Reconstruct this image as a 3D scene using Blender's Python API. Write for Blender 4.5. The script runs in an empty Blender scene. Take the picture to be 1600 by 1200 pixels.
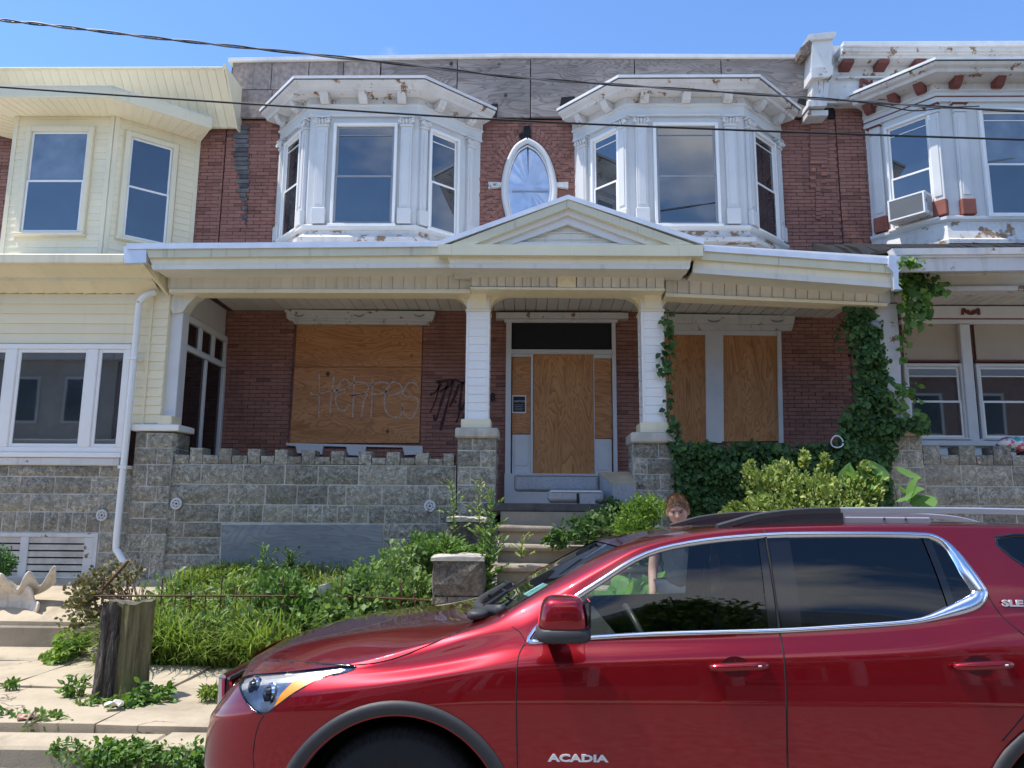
import bpy, math, random
import numpy as np
from mathutils import Vector, Matrix

SC = bpy.context.scene
COL = SC.collection
R = math.radians
rng = random.Random(7)
nrng = np.random.default_rng(7)

# ------------------------------------------------------------------ camera
FOC = 1202.0                      # focal length in photograph pixels (1600 px wide)
CAMZ = 1.68
cam_d = bpy.data.cameras.new('camera')
cam_d.sensor_width = 36.0
cam_d.lens = 36.0 * FOC / 1600.0
cam_d.clip_start = 0.05
cam_d.clip_end = 3000
cam = bpy.data.objects.new('camera', cam_d)
COL.objects.link(cam)
CAMROT = Matrix.Rotation(R(1.0), 3, 'Z') @ Matrix.Rotation(R(99.3), 3, 'X') @ Matrix.Rotation(R(0.4), 3, 'Z')
cam.matrix_world = Matrix.Translation((0, 0, CAMZ)) @ CAMROT.to_4x4()
SC.camera = cam

# ------------------------------------------------------------------ sky and sun
SUN = Vector((-0.43, -0.065, 1.0)).normalized()
world = bpy.data.worlds.new('World')
SC.world = world
world.use_nodes = True
wn = world.node_tree
wn.nodes.clear()
out = wn.nodes.new('ShaderNodeOutputWorld')
bg = wn.nodes.new('ShaderNodeBackground')
sky = wn.nodes.new('ShaderNodeTexSky')
sky.sky_type = 'NISHITA'
sky.sun_disc = False
sky.sun_elevation = math.asin(SUN.z)
sky.sun_rotation = math.atan2(SUN.x, SUN.y)
sky.altitude = 50
sky.air_density = 1.0
sky.dust_density = 0.0
sky.ozone_density = 10.0
bg.inputs['Strength'].default_value = 0.108
CLOUD_X = 10.96
# broken fair-weather cloud drawn over the whole dome, thick enough to be seen only here and there
tc = wn.nodes.new('ShaderNodeTexCoord')
mp = wn.nodes.new('ShaderNodeMapping')
mp.inputs['Scale'].default_value = (1.0, 1.0, 2.2)
mp.inputs['Location'].default_value = (CLOUD_X, 0.4, 0.2)
cn = wn.nodes.new('ShaderNodeTexNoise')
cn.inputs['Scale'].default_value = 1.5
cn.inputs['Detail'].default_value = 7
cn.inputs['Roughness'].default_value = 0.55
cr = wn.nodes.new('ShaderNodeValToRGB')
cr.color_ramp.elements[0].position = 0.545
cr.color_ramp.elements[0].color = (0, 0, 0, 1)
cr.color_ramp.elements[1].position = 0.65
cr.color_ramp.elements[1].color = (0.85, 0.85, 0.85, 1)
mx = wn.nodes.new('ShaderNodeMix')
mx.data_type = 'RGBA'
mx.inputs[7].default_value = (6.5, 6.6, 6.8, 1)
wn.links.new(tc.outputs['Generated'], mp.inputs['Vector'])
wn.links.new(mp.outputs['Vector'], cn.inputs['Vector'])
wn.links.new(cn.outputs['Fac'], cr.inputs['Fac'])
wn.links.new(cr.outputs['Color'], mx.inputs[0])
wn.links.new(sky.outputs['Color'], mx.inputs[6])
wn.links.new(mx.outputs[2], bg.inputs['Color'])
wn.links.new(bg.outputs['Background'], out.inputs['Surface'])

sun_d = bpy.data.lights.new('sun', 'SUN')
sun_d.energy = 2.3
sun_d.angle = R(0.5)
sun_d.color = (1.0, 0.955, 0.88)
sun_o = bpy.data.objects.new('sun', sun_d)
sun_o.rotation_euler = SUN.to_track_quat('Z', 'Y').to_euler()
sun_o.location = (-20, 2, 46)
COL.objects.link(sun_o)

SC.view_settings.view_transform = 'Standard'
SC.view_settings.look = 'None'
SC.view_settings.exposure = 1.38
SC.view_settings.gamma = 1.0
SC.view_settings.use_curve_mapping = False
SC.render.engine = 'CYCLES'
SC.cycles.max_bounces = 8
SC.cycles.transparent_max_bounces = 16


def W(px, py, Y):
    """A point of the place: the sight line through a photograph pixel cut at distance Y."""
    d = CAMROT @ Vector(((px - 800) / FOC, -(py - 600) / FOC, -1))
    t = Y / d.y
    return Vector((d.x * t, Y, CAMZ + d.z * t))


def WZ(px, py, Z):
    d = CAMROT @ Vector(((px - 800) / FOC, -(py - 600) / FOC, -1))
    t = (Z - CAMZ) / d.z
    return Vector((d.x * t, d.y * t, Z))


# ------------------------------------------------------------------ mesh building
class MB:
    def __init__(s, M=None):
        s.v, s.f, s.M = [], [], M

    def add(s, vs, fs):
        o = len(s.v)
        if s.M is not None:
            vs = [tuple(s.M @ Vector(p)) for p in vs]
        s.v.extend(tuple(p) for p in vs)
        s.f.extend(tuple(i + o for i in f) for f in fs)
        return s

    def box(s, x0, x1, y0, y1, z0, z1, c=0.0):
        if x1 < x0: x0, x1 = x1, x0
        if y1 < y0: y0, y1 = y1, y0
        if z1 < z0: z0, z1 = z1, z0
        c = min(c, (x1 - x0) * .45, (y1 - y0) * .45, (z1 - z0) * .45)
        if c <= 0:
            vs = [(x, y, z) for z in (z0, z1) for x, y in ((x0, y0), (x1, y0), (x1, y1), (x0, y1))]
            return s.hexa(vs)
        lo, hi = (x0, y0, z0), (x1, y1, z1)
        vs, ix = [], {}
        sg = (0, 1)
        for a in sg:
            for b in sg:
                for d in sg:
                    k = (a, b, d)
                    for ax in range(3):
                        p = []
                        for q in range(3):
                            base = (lo, hi)[k[q]][q]
                            p.append(base if q == ax else base + (c if k[q] == 0 else -c))
                        ix[k + (ax,)] = len(vs)
                        vs.append(tuple(p))
        fs = []
        for ax in range(3):
            o1, o2 = [q for q in range(3) if q != ax]
            for sgn in sg:
                f = []
                for a, b in ((0, 0), (1, 0), (1, 1), (0, 1)):
                    k = [0, 0, 0]; k[ax] = sgn; k[o1] = a; k[o2] = b
                    f.append(ix[tuple(k) + (ax,)])
                fs.append(f)
            for sa in sg:
                for sb in sg:
                    f = []
                    for cc, face in ((0, o1), (1, o1), (1, o2), (0, o2)):
                        k = [0, 0, 0]; k[ax] = cc; k[o1] = sa; k[o2] = sb
                        f.append(ix[tuple(k) + (face,)])
                    fs.append(f)
        for a in sg:
            for b in sg:
                for d in sg:
                    fs.append([ix[(a, b, d, q)] for q in range(3)])
        return s.add(vs, fs)

    def hexa(s, p):
        return s.add(p, [(0, 3, 2, 1), (4, 5, 6, 7), (0, 1, 5, 4), (1, 2, 6, 5), (2, 3, 7, 6), (3, 0, 4, 7)])

    def slab(s, poly, vec):
        n = len(poly)
        v = Vector(vec)
        ps = [Vector(p) for p in poly]
        vs = ps + [p + v for p in ps]
        fs = [tuple(range(n)), tuple(range(2 * n - 1, n - 1, -1))]
        fs += [(i, (i + 1) % n, (i + 1) % n + n, i + n) for i in range(n)]
        return s.add(vs, fs)

    def pxslab(s, pts, Y, t):
        """polygon measured in the photograph on the plane at distance Y, t thick to the back"""
        return s.slab([W(a, b, Y) for a, b in pts], (0, t, 0))

    def pxbox(s, x0, y0, x1, y1, Y, t, c=0.0):
        a = W(x0, (y0 + y1) / 2, Y); b = W(x1, (y0 + y1) / 2, Y)
        m = (x0 + x1) / 2
        z1 = W(m, y0, Y).z; z0 = W(m, y1, Y).z
        return s.box(a.x, b.x, Y, Y + t, z0, z1, c)

    def tube(s, path, r, n=6, cap=True):
        ps = [Vector(p) for p in path]
        m = len(ps)
        rs = r if isinstance(r, (list, tuple)) else [r] * m
        up = None
        vs, fs = [], []
        for i, p in enumerate(ps):
            t = (ps[min(i + 1, m - 1)] - ps[max(i - 1, 0)])
            if t.length < 1e-9: t = Vector((0, 0, 1))
            t.normalize()
            if up is None:
                up = t.orthogonal().normalized()
            up = (up - t * up.dot(t))
            if up.length < 1e-6: up = t.orthogonal()
            up.normalize()
            sd = t.cross(up)
            for k in range(n):
                a = 2 * math.pi * k / n
                vs.append(p + (up * math.cos(a) + sd * math.sin(a)) * rs[i])
        for i in range(m - 1):
            for k in range(n):
                fs.append((i * n + k, i * n + (k + 1) % n, (i + 1) * n + (k + 1) % n, (i + 1) * n + k))
        if cap:
            fs.append(tuple(range(n - 1, -1, -1)))
            fs.append(tuple((m - 1) * n + k for k in range(n)))
        return s.add(vs, fs)

    def prof(s, path, prof, close_ends=True):
        """sweep a closed profile [(out, z)] along an open plan path [(x, y)], mitred; 'out' is to the right-hand side of travel"""
        n = len(path); m = len(prof)
        P2 = [Vector(p) for p in path]
        dirs = [(P2[i + 1] - P2[i]).normalized() for i in range(n - 1)]
        nor = [Vector((d.y, -d.x)) for d in dirs]
        vs, fs = [], []
        for i in range(n):
            if i == 0: mv = nor[0]
            elif i == n - 1: mv = nor[-1]
            else:
                b = (nor[i - 1] + nor[i]).normalized()
                mv = b / max(b.dot(nor[i]), .2)
            for o, z in prof:
                q = P2[i] + mv * o
                vs.append((q.x, q.y, z))
        for i in range(n - 1):
            for k in range(m):
                k2 = (k + 1) % m
                fs.append((i * m + k, i * m + k2, (i + 1) * m + k2, (i + 1) * m + k))
        if close_ends:
            fs.append(tuple(range(m - 1, -1, -1)))
            fs.append(tuple((n - 1) * m + k for k in range(m)))
        return s.add(vs, fs)

    def mesh(s, name, smooth=False, fix=True):
        me = bpy.data.meshes.new(name)
        me.from_pydata(s.v, [], s.f)
        if fix and len(s.f) < 60000:
            import bmesh
            bm = bmesh.new(); bm.from_mesh(me)
            bmesh.ops.recalc_face_normals(bm, faces=bm.faces)
            bm.to_mesh(me); bm.free()
        if smooth:
            me.polygons.foreach_set('use_smooth', [True] * len(me.polygons))
        me.update()
        return me

    def build(s, name, mat, parent=None, smooth=False, fix=True, auto=None):
        me = s.mesh(name, smooth, fix)
        if auto is not None:
            me.polygons.foreach_set('use_smooth', [True] * len(me.polygons))
            me.set_sharp_from_angle(angle=R(auto))
        return link(name, me, mat, parent)


def link(name, me, mat=None, parent=None, pos=(0, 0, 0)):
    o = bpy.data.objects.new(name, me)
    COL.objects.link(o)
    if mat is not None and me is not None and len(me.materials) == 0:
        me.materials.append(mat)
    o.location = pos
    if parent is not None:
        o.parent = parent
        if parent.type == 'EMPTY' and parent.parent is None:
            o.location = Vector(pos) - parent.location
    return o


def tag(o, label, cat, group=None, kind=None):
    if label: o['label'] = label
    if cat: o['category'] = cat
    if group: o['group'] = group
    if kind: o['kind'] = kind
    return o


def thing(name, label, cat, loc=(0, 0, 0), group=None):
    o = bpy.data.objects.new(name, None)
    o.empty_display_size = 0.2
    COL.objects.link(o)
    o.location = loc
    return tag(o, label, cat, group)


def npmesh(name, verts, faces, mat, parent=None, smooth=False, normals=None):
    """verts (n,3) and faces (m,3 or 4) as numpy arrays"""
    me = bpy.data.meshes.new(name)
    n, m, k = len(verts), len(faces), faces.shape[1]
    me.vertices.add(n); me.loops.add(m * k); me.polygons.add(m)
    me.vertices.foreach_set('co', np.asarray(verts, dtype=np.float32).ravel())
    me.loops.foreach_set('vertex_index', np.asarray(faces, dtype=np.int32).ravel())
    me.polygons.foreach_set('loop_start', np.arange(0, m * k, k, dtype=np.int32))
    if smooth:
        me.polygons.foreach_set('use_smooth', np.ones(m, dtype=bool))
    me.update(calc_edges=True)
    if normals is not None:
        me.normals_split_custom_set_from_vertices([tuple(q) for q in normals])
    return link(name, me, mat, parent)


# ------------------------------------------------------------------ materials
class NT:
    def __init__(s, name):
        s.m = bpy.data.materials.new(name)
        s.m.use_nodes = True
        s.t = s.m.node_tree
        s.t.nodes.clear()
        s.out = s.n('ShaderNodeOutputMaterial')

    def n(s, typ, **kw):
        nd = s.t.nodes.new(typ)
        for k, v in kw.items(): setattr(nd, k, v)
        return nd

    def l(s, a, b): s.t.links.new(a, b)

    def pos(s, scale=(1, 1, 1), rot=(0, 0, 0), obj=False):
        mp_ = s.n('ShaderNodeMapping')
        mp_.inputs['Scale'].default_value = scale
        mp_.inputs['Rotation'].default_value = rot
        if obj:
            g = s.n('ShaderNodeTexCoord'); s.l(g.outputs['Object'], mp_.inputs['Vector'])
        else:
            g = s.n('ShaderNodeNewGeometry'); s.l(g.outputs['Position'], mp_.inputs['Vector'])
        return mp_.outputs['Vector']

    def noise(s, scale=5, detail=4, rough=.55, vec=None, dist=0):
        nd = s.n('ShaderNodeTexNoise')
        nd.inputs['Scale'].default_value = scale
        nd.inputs['Detail'].default_value = detail
        nd.inputs['Roughness'].default_value = rough
        nd.inputs['Distortion'].default_value = dist
        if vec is None: vec = s.pos()
        s.l(vec, nd.inputs['Vector'])
        return nd.outputs['Fac']

    def ramp(s, fac, stops, interp='LINEAR'):
        r = s.n('ShaderNodeValToRGB')
        r.color_ramp.interpolation = interp
        e = r.color_ramp.elements
        while len(e) < len(stops): e.new(0.5)
        for i, (p, c) in enumerate(stops):
            e[i].position = p
            e[i].color = (c, c, c, 1) if not isinstance(c, (tuple, list)) else (*c[:3], 1)
        s.l(fac, r.inputs['Fac'])
        return r.outputs['Color']

    def mix(s, fac, a, b, mode='MIX'):
        m = s.n('ShaderNodeMix', data_type='RGBA', blend_type=mode)
        for i, v in ((0, fac), (6, a), (7, b)):
            if hasattr(v, 'is_output'): s.l(v, m.inputs[i])
            elif i == 0: m.inputs[0].default_value = v
            else: m.inputs[i].default_value = (*v[:3], 1)
        return m.outputs[2]

    def math(s, op, a, b=0.0):
        m = s.n('ShaderNodeMath', operation=op)
        for i, v in enumerate((a, b)):
            if hasattr(v, 'is_output'): s.l(v, m.inputs[i])
            else: m.inputs[i].default_value = v
        return m.outputs[0]

    def bump(s, h, strength=.3, dist=.01, prev=None):
        b = s.n('ShaderNodeBump')
        b.inputs['Strength'].default_value = strength
        b.inputs['Distance'].default_value = dist
        s.l(h, b.inputs['Height'])
        if prev is not None: s.l(prev, b.inputs['Normal'])
        return b.outputs['Normal']

    def bsdf(s, col, rough=.6, nor=None, metal=0, spec=.4, **kw):
        b = s.n('ShaderNodeBsdfPrincipled')
        if hasattr(col, 'is_output'): s.l(col, b.inputs['Base Color'])
        else: b.inputs['Base Color'].default_value = (*col[:3], 1)
        if hasattr(rough, 'is_output'): s.l(rough, b.inputs['Roughness'])
        else: b.inputs['Roughness'].default_value = rough
        b.inputs['Metallic'].default_value = metal
        b.inputs['Specular IOR Level'].default_value = spec
        for k, v in kw.items():
            b.inputs[k.replace('_', ' ')].default_value = v
        if nor is not None: s.l(nor, b.inputs['Normal'])
        s.l(b.outputs['BSDF'], s.out.inputs['Surface'])
        return b


def simple(name, col, rough=.6, var=.12, scale=3.0, bump=0.0, bscale=60, rand=0.0, island=0.0, wear=None, streak=None, metal=0, spec=.4, obj=False, **kw):
    """general weathered surface: noise mottling, optional wear patches, vertical dirt streaks, per object or per island tone"""
    t = NT(name)
    vec = t.pos(obj=obj)
    dark = tuple(c * (1 - var * 1.6) for c in col)
    lite = tuple(min(1, c * (1 + var)) for c in col)
    c = t.ramp(t.noise(scale, 6, .6, vec), [(.25, dark), (.75, lite)])
    if streak:
        sc, amount, thr = streak[1], streak[2], streak[3]
        f = t.ramp(t.noise(1, 5, .6, t.pos((sc, sc, .55))), [(thr, 0.0), (min(1, thr + .22), amount)])
        c = t.mix(f, c, streak[0])
    if wear:
        f = t.ramp(t.noise(wear[2], 8, .68, vec), [(wear[1], 0.0), (wear[1] + .035, 1.0)])
        c = t.mix(f, c, wear[0])
    if rand or island:
        if rand:
            g = t.n('ShaderNodeObjectInfo').outputs['Random']
        else:
            g = t.n('ShaderNodeNewGeometry').outputs['Random Per Island']
        k = rand or island
        c = t.mix(1.0, c, t.ramp(g, [(0, 1 - k), (1, 1.0)]), 'MULTIPLY')
    nor = t.bump(t.noise(bscale, 5, .6, vec), bump, .01) if bump else None
    t.bsdf(c, rough, nor, metal, spec, **kw)
    return t.m


def plywood_mat(name, cols, axis=0, scale=1.0, knots=True, rough=.7):
    """rotary-cut plywood: contour bands of a slow stretched noise, darker knots"""
    t = NT(name)
    inf = t.n('ShaderNodeObjectInfo')
    off = t.n('ShaderNodeVectorMath', operation='SCALE')
    t.l(inf.outputs['Location'], off.inputs[0])
    st = (.75, 1, 3.2) if axis == 0 else (3.2, 1, .75)
    g = t.n('ShaderNodeNewGeometry')
    cm = t.n('ShaderNodeCombineXYZ')
    rr = t.math('MULTIPLY', inf.outputs['Random'], 37.0)
    t.l(rr, cm.inputs[1])
    ad = t.n('ShaderNodeVectorMath', operation='ADD')
    t.l(g.outputs['Position'], ad.inputs[0]); t.l(cm.outputs[0], ad.inputs[1])
    mp_ = t.n('ShaderNodeMapping'); mp_.inputs['Scale'].default_value = tuple(q * scale for q in st)
    t.l(ad.outputs[0], mp_.inputs['Vector'])
    v = mp_.outputs['Vector']
    h = t.noise(1.15, 2.5, .5, v, .6)
    rings = t.math('FRACT', t.math('MULTIPLY', h, 17.0))
    band = t.ramp(rings, [(0, .0), (.55, .35), (.92, 1.0), (1.0, .1)])
    st2 = (.6, 1, 40) if axis == 0 else (40, 1, .6)
    mp2 = t.n('ShaderNodeMapping'); mp2.inputs['Scale'].default_value = st2
    t.l(ad.outputs[0], mp2.inputs['Vector'])
    fine = t.noise(2.0, 4, .6, mp2.outputs['Vector'])
    c = t.ramp(t.noise(1.3, 3, .5, v), [(.3, cols[0]), (.7, cols[1])])
    c = t.mix(t.math('MULTIPLY', band, .68), c, cols[2])
    c = t.mix(t.ramp(t.noise(2.1, 6, .7, v, .5), [(.5, 0.0), (.72, .42)]), c, tuple(q * .55 for q in cols[2]))
    c = t.mix(t.ramp(fine, [(.4, 0.0), (.75, .35)]), c, cols[2])
    if knots:
        vo = t.n('ShaderNodeTexVoronoi'); vo.inputs['Scale'].default_value = 2.4
        mp3 = t.n('ShaderNodeMapping'); mp3.inputs['Scale'].default_value = (1, 1, .8)
        t.l(ad.outputs[0], mp3.inputs['Vector']); t.l(mp3.outputs['Vector'], vo.inputs['Vector'])
        kf = t.ramp(vo.outputs['Distance'], [(.045, 1.0), (.10, 0.0)])
        c = t.mix(kf, c, cols[3])
    nor = t.bump(fine, .2, .004)
    t.bsdf(c, rough, nor, 0, .3)
    return t.m


def pane_mat(name, col=(.02, .026, .032), spec=1.0, wobble=.0, rough=.02, ior=1.75):
    t = NT(name)
    nor = None
    if wobble:
        nor = t.bump(t.noise(1.6, 2, .5), wobble, .02)
    t.bsdf(t.ramp(t.noise(2.2, 3), [(.3, tuple(c * .6 for c in col)), (.7, tuple(c * 1.5 for c in col))]), rough, nor, 0, spec, IOR=ior)
    return t.m


def leaf_mat(name, c1, c2, trans=.35, rough=.5):
    t = NT(name)
    g = t.n('ShaderNodeNewGeometry').outputs['Random Per Island']
    c = t.ramp(g, [(0, c1), (1, c2)])
    b = t.n('ShaderNodeBsdfPrincipled')
    t.l(c, b.inputs['Base Color']); b.inputs['Roughness'].default_value = rough
    b.inputs['Specular IOR Level'].default_value = .35
    tr = t.n('ShaderNodeBsdfTranslucent')
    t.l(t.mix(1.0, c, (1.25, 1.3, .6), 'MULTIPLY'), tr.inputs['Color'])
    ms = t.n('ShaderNodeMixShader'); ms.inputs[0].default_value = trans
    t.l(b.outputs[0], ms.inputs[1]); t.l(tr.outputs[0], ms.inputs[2])
    t.l(ms.outputs[0], t.out.inputs['Surface'])
    return t.m


def brick_mat(name, c0, c1):
    t = NT(name)
    g = t.n('ShaderNodeNewGeometry')
    inf = t.n('ShaderNodeObjectInfo')
    rnd = t.math('FRACT', t.math('ADD', g.outputs['Random Per Island'], inf.outputs['Random']))
    c = t.ramp(rnd, [(0, c0), (.8, c1), (1, tuple(q * .62 for q in c0))])
    big = t.noise(.8, 5, .6)
    c = t.mix(t.ramp(big, [(.35, 0.0), (.75, .55)]), c, tuple(q * .55 for q in c0))
    st = t.ramp(t.noise(1, 5, .65, t.pos((5, 5, .7))), [(.55, 0.0), (.75, .4)])
    c = t.mix(st, c, (.05, .04, .04))
    sp = t.ramp(t.noise(26, 3, .7), [(.735, 0.0), (.75, .65)])
    c = t.mix(sp, c, (.5, .47, .44))
    t.bsdf(c, .75, t.bump(t.noise(90, 4, .7), .35, .006), 0, .3)
    return t.m


def stone_mat(name, lo, hi, warm=(.17, .15, .12)):
    t = NT(name)
    inf = t.n('ShaderNodeObjectInfo').outputs['Random']
    v = t.pos()
    n1 = t.noise(16, 8, .75, v, .6)
    c = t.ramp(n1, [(.34, lo), (.5, tuple((a + b) * .45 for a, b in zip(lo, hi))), (.68, hi)])
    vein = t.ramp(t.noise(9, 7, .7, v, 1.4), [(.46, 0.0), (.5, .8), (.54, 0.0)])
    c = t.mix(vein, c, tuple(q * .45 for q in lo))
    c = t.mix(t.math('MULTIPLY', t.ramp(t.noise(1.7, 4), [(.45, 0.0), (.7, 1.0)]), .5), c, warm)
    c = t.mix(1.0, c, t.ramp(inf, [(0, .68), (1, 1.12)]), 'MULTIPLY')
    b1 = t.bump(t.noise(22, 8, .7, v, .4), .9, .03)
    b2 = t.bump(t.noise(120, 3, .7, v), .4, .006, b1)
    t.bsdf(c, .85, b2, 0, .3)
    return t.m


MAT = {}
MAT['brick'] = brick_mat('brick', (.30, .14, .108), (.38, .182, .138))
MAT['brick_grey'] = simple('grey_brick', (.17, .165, .165), .85, .3, 9, .5, 60, rand=.5)
MAT['mortar_dark'] = simple('dark_mortar', (.235, .112, .09), .9, .3, 6, .4, 80)
MAT['stone'] = stone_mat('granite', (.17, .16, .13), (.70, .64, .51), (.38, .33, .24))
MAT['pointing'] = simple('pale_pointing', (.55, .52, .46), .9, .25, 4, .3, 90)
MAT['white'] = simple('white_paint', (.66, .655, .635), .5, .05, 2.2, .08, 30, wear=((.42, .36, .30), .745, 6))
MAT['white_rot'] = simple('rotting_white_paint', (.62, .60, .57), .6, .12, 3, .3, 40, wear=((.27, .16, .085), .545, 4.2), streak=((.36, .27, .17), 7, .6, .52))
MAT['white_worn'] = simple('worn_white_paint', (.63, .62, .60), .55, .08, 3, .2, 40, wear=((.22, .12, .06), .59, 5), streak=((.33, .27, .2), 9, .5, .56))
MAT['white_vinyl'] = simple('white_vinyl', (.86, .84, .80), .35, .03, 2)
MAT['cream'] = simple('cream_siding', (.88, .78, .54), .45, .035, 1.5, rand=.06, streak=((.42, .38, .28), 6, .28, .58))
MAT['cream_trim'] = simple('cream_trim', (.82, .73, .51), .45, .04, 2, streak=((.40, .36, .27), 8, .3, .55))
MAT['offwhite'] = simple('offwhite_board', (.76, .72, .62), .5, .05, 2, rand=.08, streak=((.33, .31, .26), 10, .4, .55))
MAT['fascia'] = simple('dirty_cream_fascia', (.66, .63, .46), .5, .06, 2.5, streak=((.13, .14, .07), 17, .85, .60))
MAT['drip'] = simple('aluminium_drip_edge', (.70, .72, .76), .35, .08, 5, metal=.3)
MAT['flash'] = simple('roof_flashing', (.72, .72, .72), .45, .1, 4)
MAT['soffit'] = simple('soffit_board', (.72, .70, .64), .55, .05, 2, rand=.08)
MAT['capstone'] = simple('cap_stone', (.52, .48, .40), .8, .18, 5, .4, 50, streak=((.25, .23, .2), 9, .4, .5))
def concrete_mat(name, col, crack=.012):
    t = NT(name)
    v = t.pos()
    c = t.ramp(t.noise(1.6, 7, .65, v), [(.28, tuple(q * .70 for q in col)), (.5, col), (.75, tuple(min(1, q * 1.12) for q in col))])
    g = t.noise(95, 3, .7, v)
    c = t.mix(t.ramp(g, [(.56, 0.0), (.72, .45)]), c, tuple(q * .5 for q in col))
    c = t.mix(t.ramp(t.noise(.9, 6, .7, v, 1.0), [(.56, 0.0), (.7, .45)]), c, (.16, .14, .11))
    vo = t.n('ShaderNodeTexVoronoi', feature='DISTANCE_TO_EDGE'); vo.inputs['Scale'].default_value = .9
    w = t.n('ShaderNodeVectorMath', operation='ADD')
    nz = t.n('ShaderNodeTexNoise'); nz.inputs['Scale'].default_value = 2.4; nz.inputs['Detail'].default_value = 6
    t.l(v, nz.inputs['Vector']); t.l(v, w.inputs[0]); t.l(nz.outputs['Color'], w.inputs[1])
    t.l(w.outputs[0], vo.inputs['Vector'])
    ck = t.ramp(vo.outputs['Distance'], [(.0, 1.0), (crack, 0.0)])
    brk = t.ramp(t.noise(.8, 3, .5, v), [(.48, 0.0), (.56, 1.0)])
    ck = t.math('MULTIPLY', ck, brk)
    c = t.mix(t.math('MULTIPLY', ck, .8), c, (.06, .05, .035))
    n1 = t.bump(t.noise(60, 6, .75, v), .5, .008)
    t.bsdf(c, .92, t.bump(t.math('MULTIPLY', ck, -1.0), .6, .02, n1), 0, .25)
    return t.m
MAT['concrete'] = concrete_mat('concrete', (.47, .39, .28))
MAT['concrete_old'] = concrete_mat('old_concrete', (.32, .275, .21), .02)
MAT['black'] = simple('black_paint', (.012, .012, .014), .5, .2, 4)
MAT['tar'] = simple('roof_tar', (.014, .015, .017), .9, .3, 9, .7, 30)
MAT['rust'] = simple('rusty_iron', (.12, .055, .03), .8, .35, 30, .5, 200)
MAT['ply'] = plywood_mat('orange_plywood', ((.53, .24, .10), (.65, .325, .145), (.30, .115, .04), (.09, .035, .02)), 0)
MAT['ply_v'] = plywood_mat('orange_plywood_upright', ((.52, .245, .10), (.63, .33, .14), (.29, .11, .04), (.08, .03, .02)), 1)
MAT['ply_grey'] = plywood_mat('weathered_plywood', ((.27, .225, .195), (.43, .365, .32), (.11, .088, .08), (.04, .034, .032)), 0, .9)
MAT['ply_pale'] = plywood_mat('silvered_plywood', ((.235, .24, .245), (.31, .315, .315), (.17, .175, .18), (.12, .12, .12)), 0, .8)
MAT['osb'] = simple('weathered_board', (.38, .305, .265), .85, .3, 14, .4, 60, rand=.18, streak=((.12, .1, .1), 5, .55, .5))
MAT['pane'] = pane_mat('window_glass', wobble=.012)
MAT['pane_dark'] = pane_mat('dark_window_glass', (.012, .012, .013), .5, ior=1.5)
MAT['pane_blind'] = pane_mat('glass_over_blind', (.12, .135, .15), .9)
MAT['metal_sheet'] = simple('sheet_metal', (.36, .42, .52), .22, .2, 3, .35, 3, metal=.9)
MAT['sash_grey'] = simple('grey_sash', (.28, .29, .30), .4, .08)
MAT['terracotta'] = simple('terracotta_paint', (.30, .10, .065), .65, .15, 8, wear=((.55, .5, .46), .70, 8))
MAT['oxide'] = simple('oxide_red_paint', (.18, .055, .045), .6, .15, 8)
MAT['beige_panel'] = simple('beige_board', (.44, .37, .29), .6, .06, 2)
MAT['grey_white'] = simple('grey_white_paint', (.66, .66, .66), .5, .06, 3, .1, 40)  # neutral white paint for frames and trim, lightly mottled
# ------------------------------------------------------------------ building helpers
def face_frame(p, q, z=0.0):
    """local axes of an upright face seen from outside: x from p to q, y inward, z up"""
    u = (Vector((q[0], q[1], 0)) - Vector((p[0], p[1], 0)))
    L = u.length
    u.normalize()
    inn = Vector((-u.y, u.x, 0))
    M = Matrix(((u.x, inn.x, 0, p[0]), (u.y, inn.y, 0, p[1]), (0, 0, 1, z), (0, 0, 0, 1)))
    return M, L


def ring(mb, x0, x1, z0, z1, t, y0, y1, c=0.004, tb=None, tt=None):
    tb = t if tb is None else tb
    tt = t if tt is None else tt
    mb.box(x0, x0 + t, y0, y1, z0, z1, c)
    mb.box(x1 - t, x1, y0, y1, z0, z1, c)
    if tb > 0: mb.box(x0 + t, x1 - t, y0 + .001, y1, z0, z0 + tb, c)
    if tt > 0: mb.box(x0 + t, x1 - t, y0 + .001, y1, z1 - tt, z1, c)
    return mb


def double_hung(parent, M, x0, x1, z0, z1, fmat, smat, pmat, rail=.5, casing=.07, low_mat=None, storm=True):
    """casing, two sashes, a pane each; the face's plane is y = 0, outward is negative"""
    m = MB(M); ring(m, x0 - casing, x1 + casing, z0 - casing * .3, z1 + casing, casing, -.065, 0.0, .006, tb=casing * .3)
    m.box(x0 - casing - .02, x1 + casing + .02, -.10, 0, z0 - casing * .3 - .04, z0 - casing * .3, .006)
    m.build('window_frame', fmat, parent)
    zr = z0 + (z1 - z0) * (1 - rail)
    for k, (a, b, yy) in enumerate(((zr - .02, z1, -.022), (z0, zr + .02, -.04))):
        m = MB(M); ring(m, x0 + .002, x1 - .002, a, b, .032, yy, yy + .022, .003)
        if storm and k == 0:
            m.box(x0 + .034, x1 - .034, yy - .004, yy + .006, b - .15, b - .137)
        s_ = m.build('sash', smat, parent)
        m = MB(M); m.box(x0 + .03, x1 - .03, yy + .008, yy + .013, a + .03, b - .03)
        m.build('pane', pmat if (k == 0 or low_mat is None) else low_mat, parent)


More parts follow.
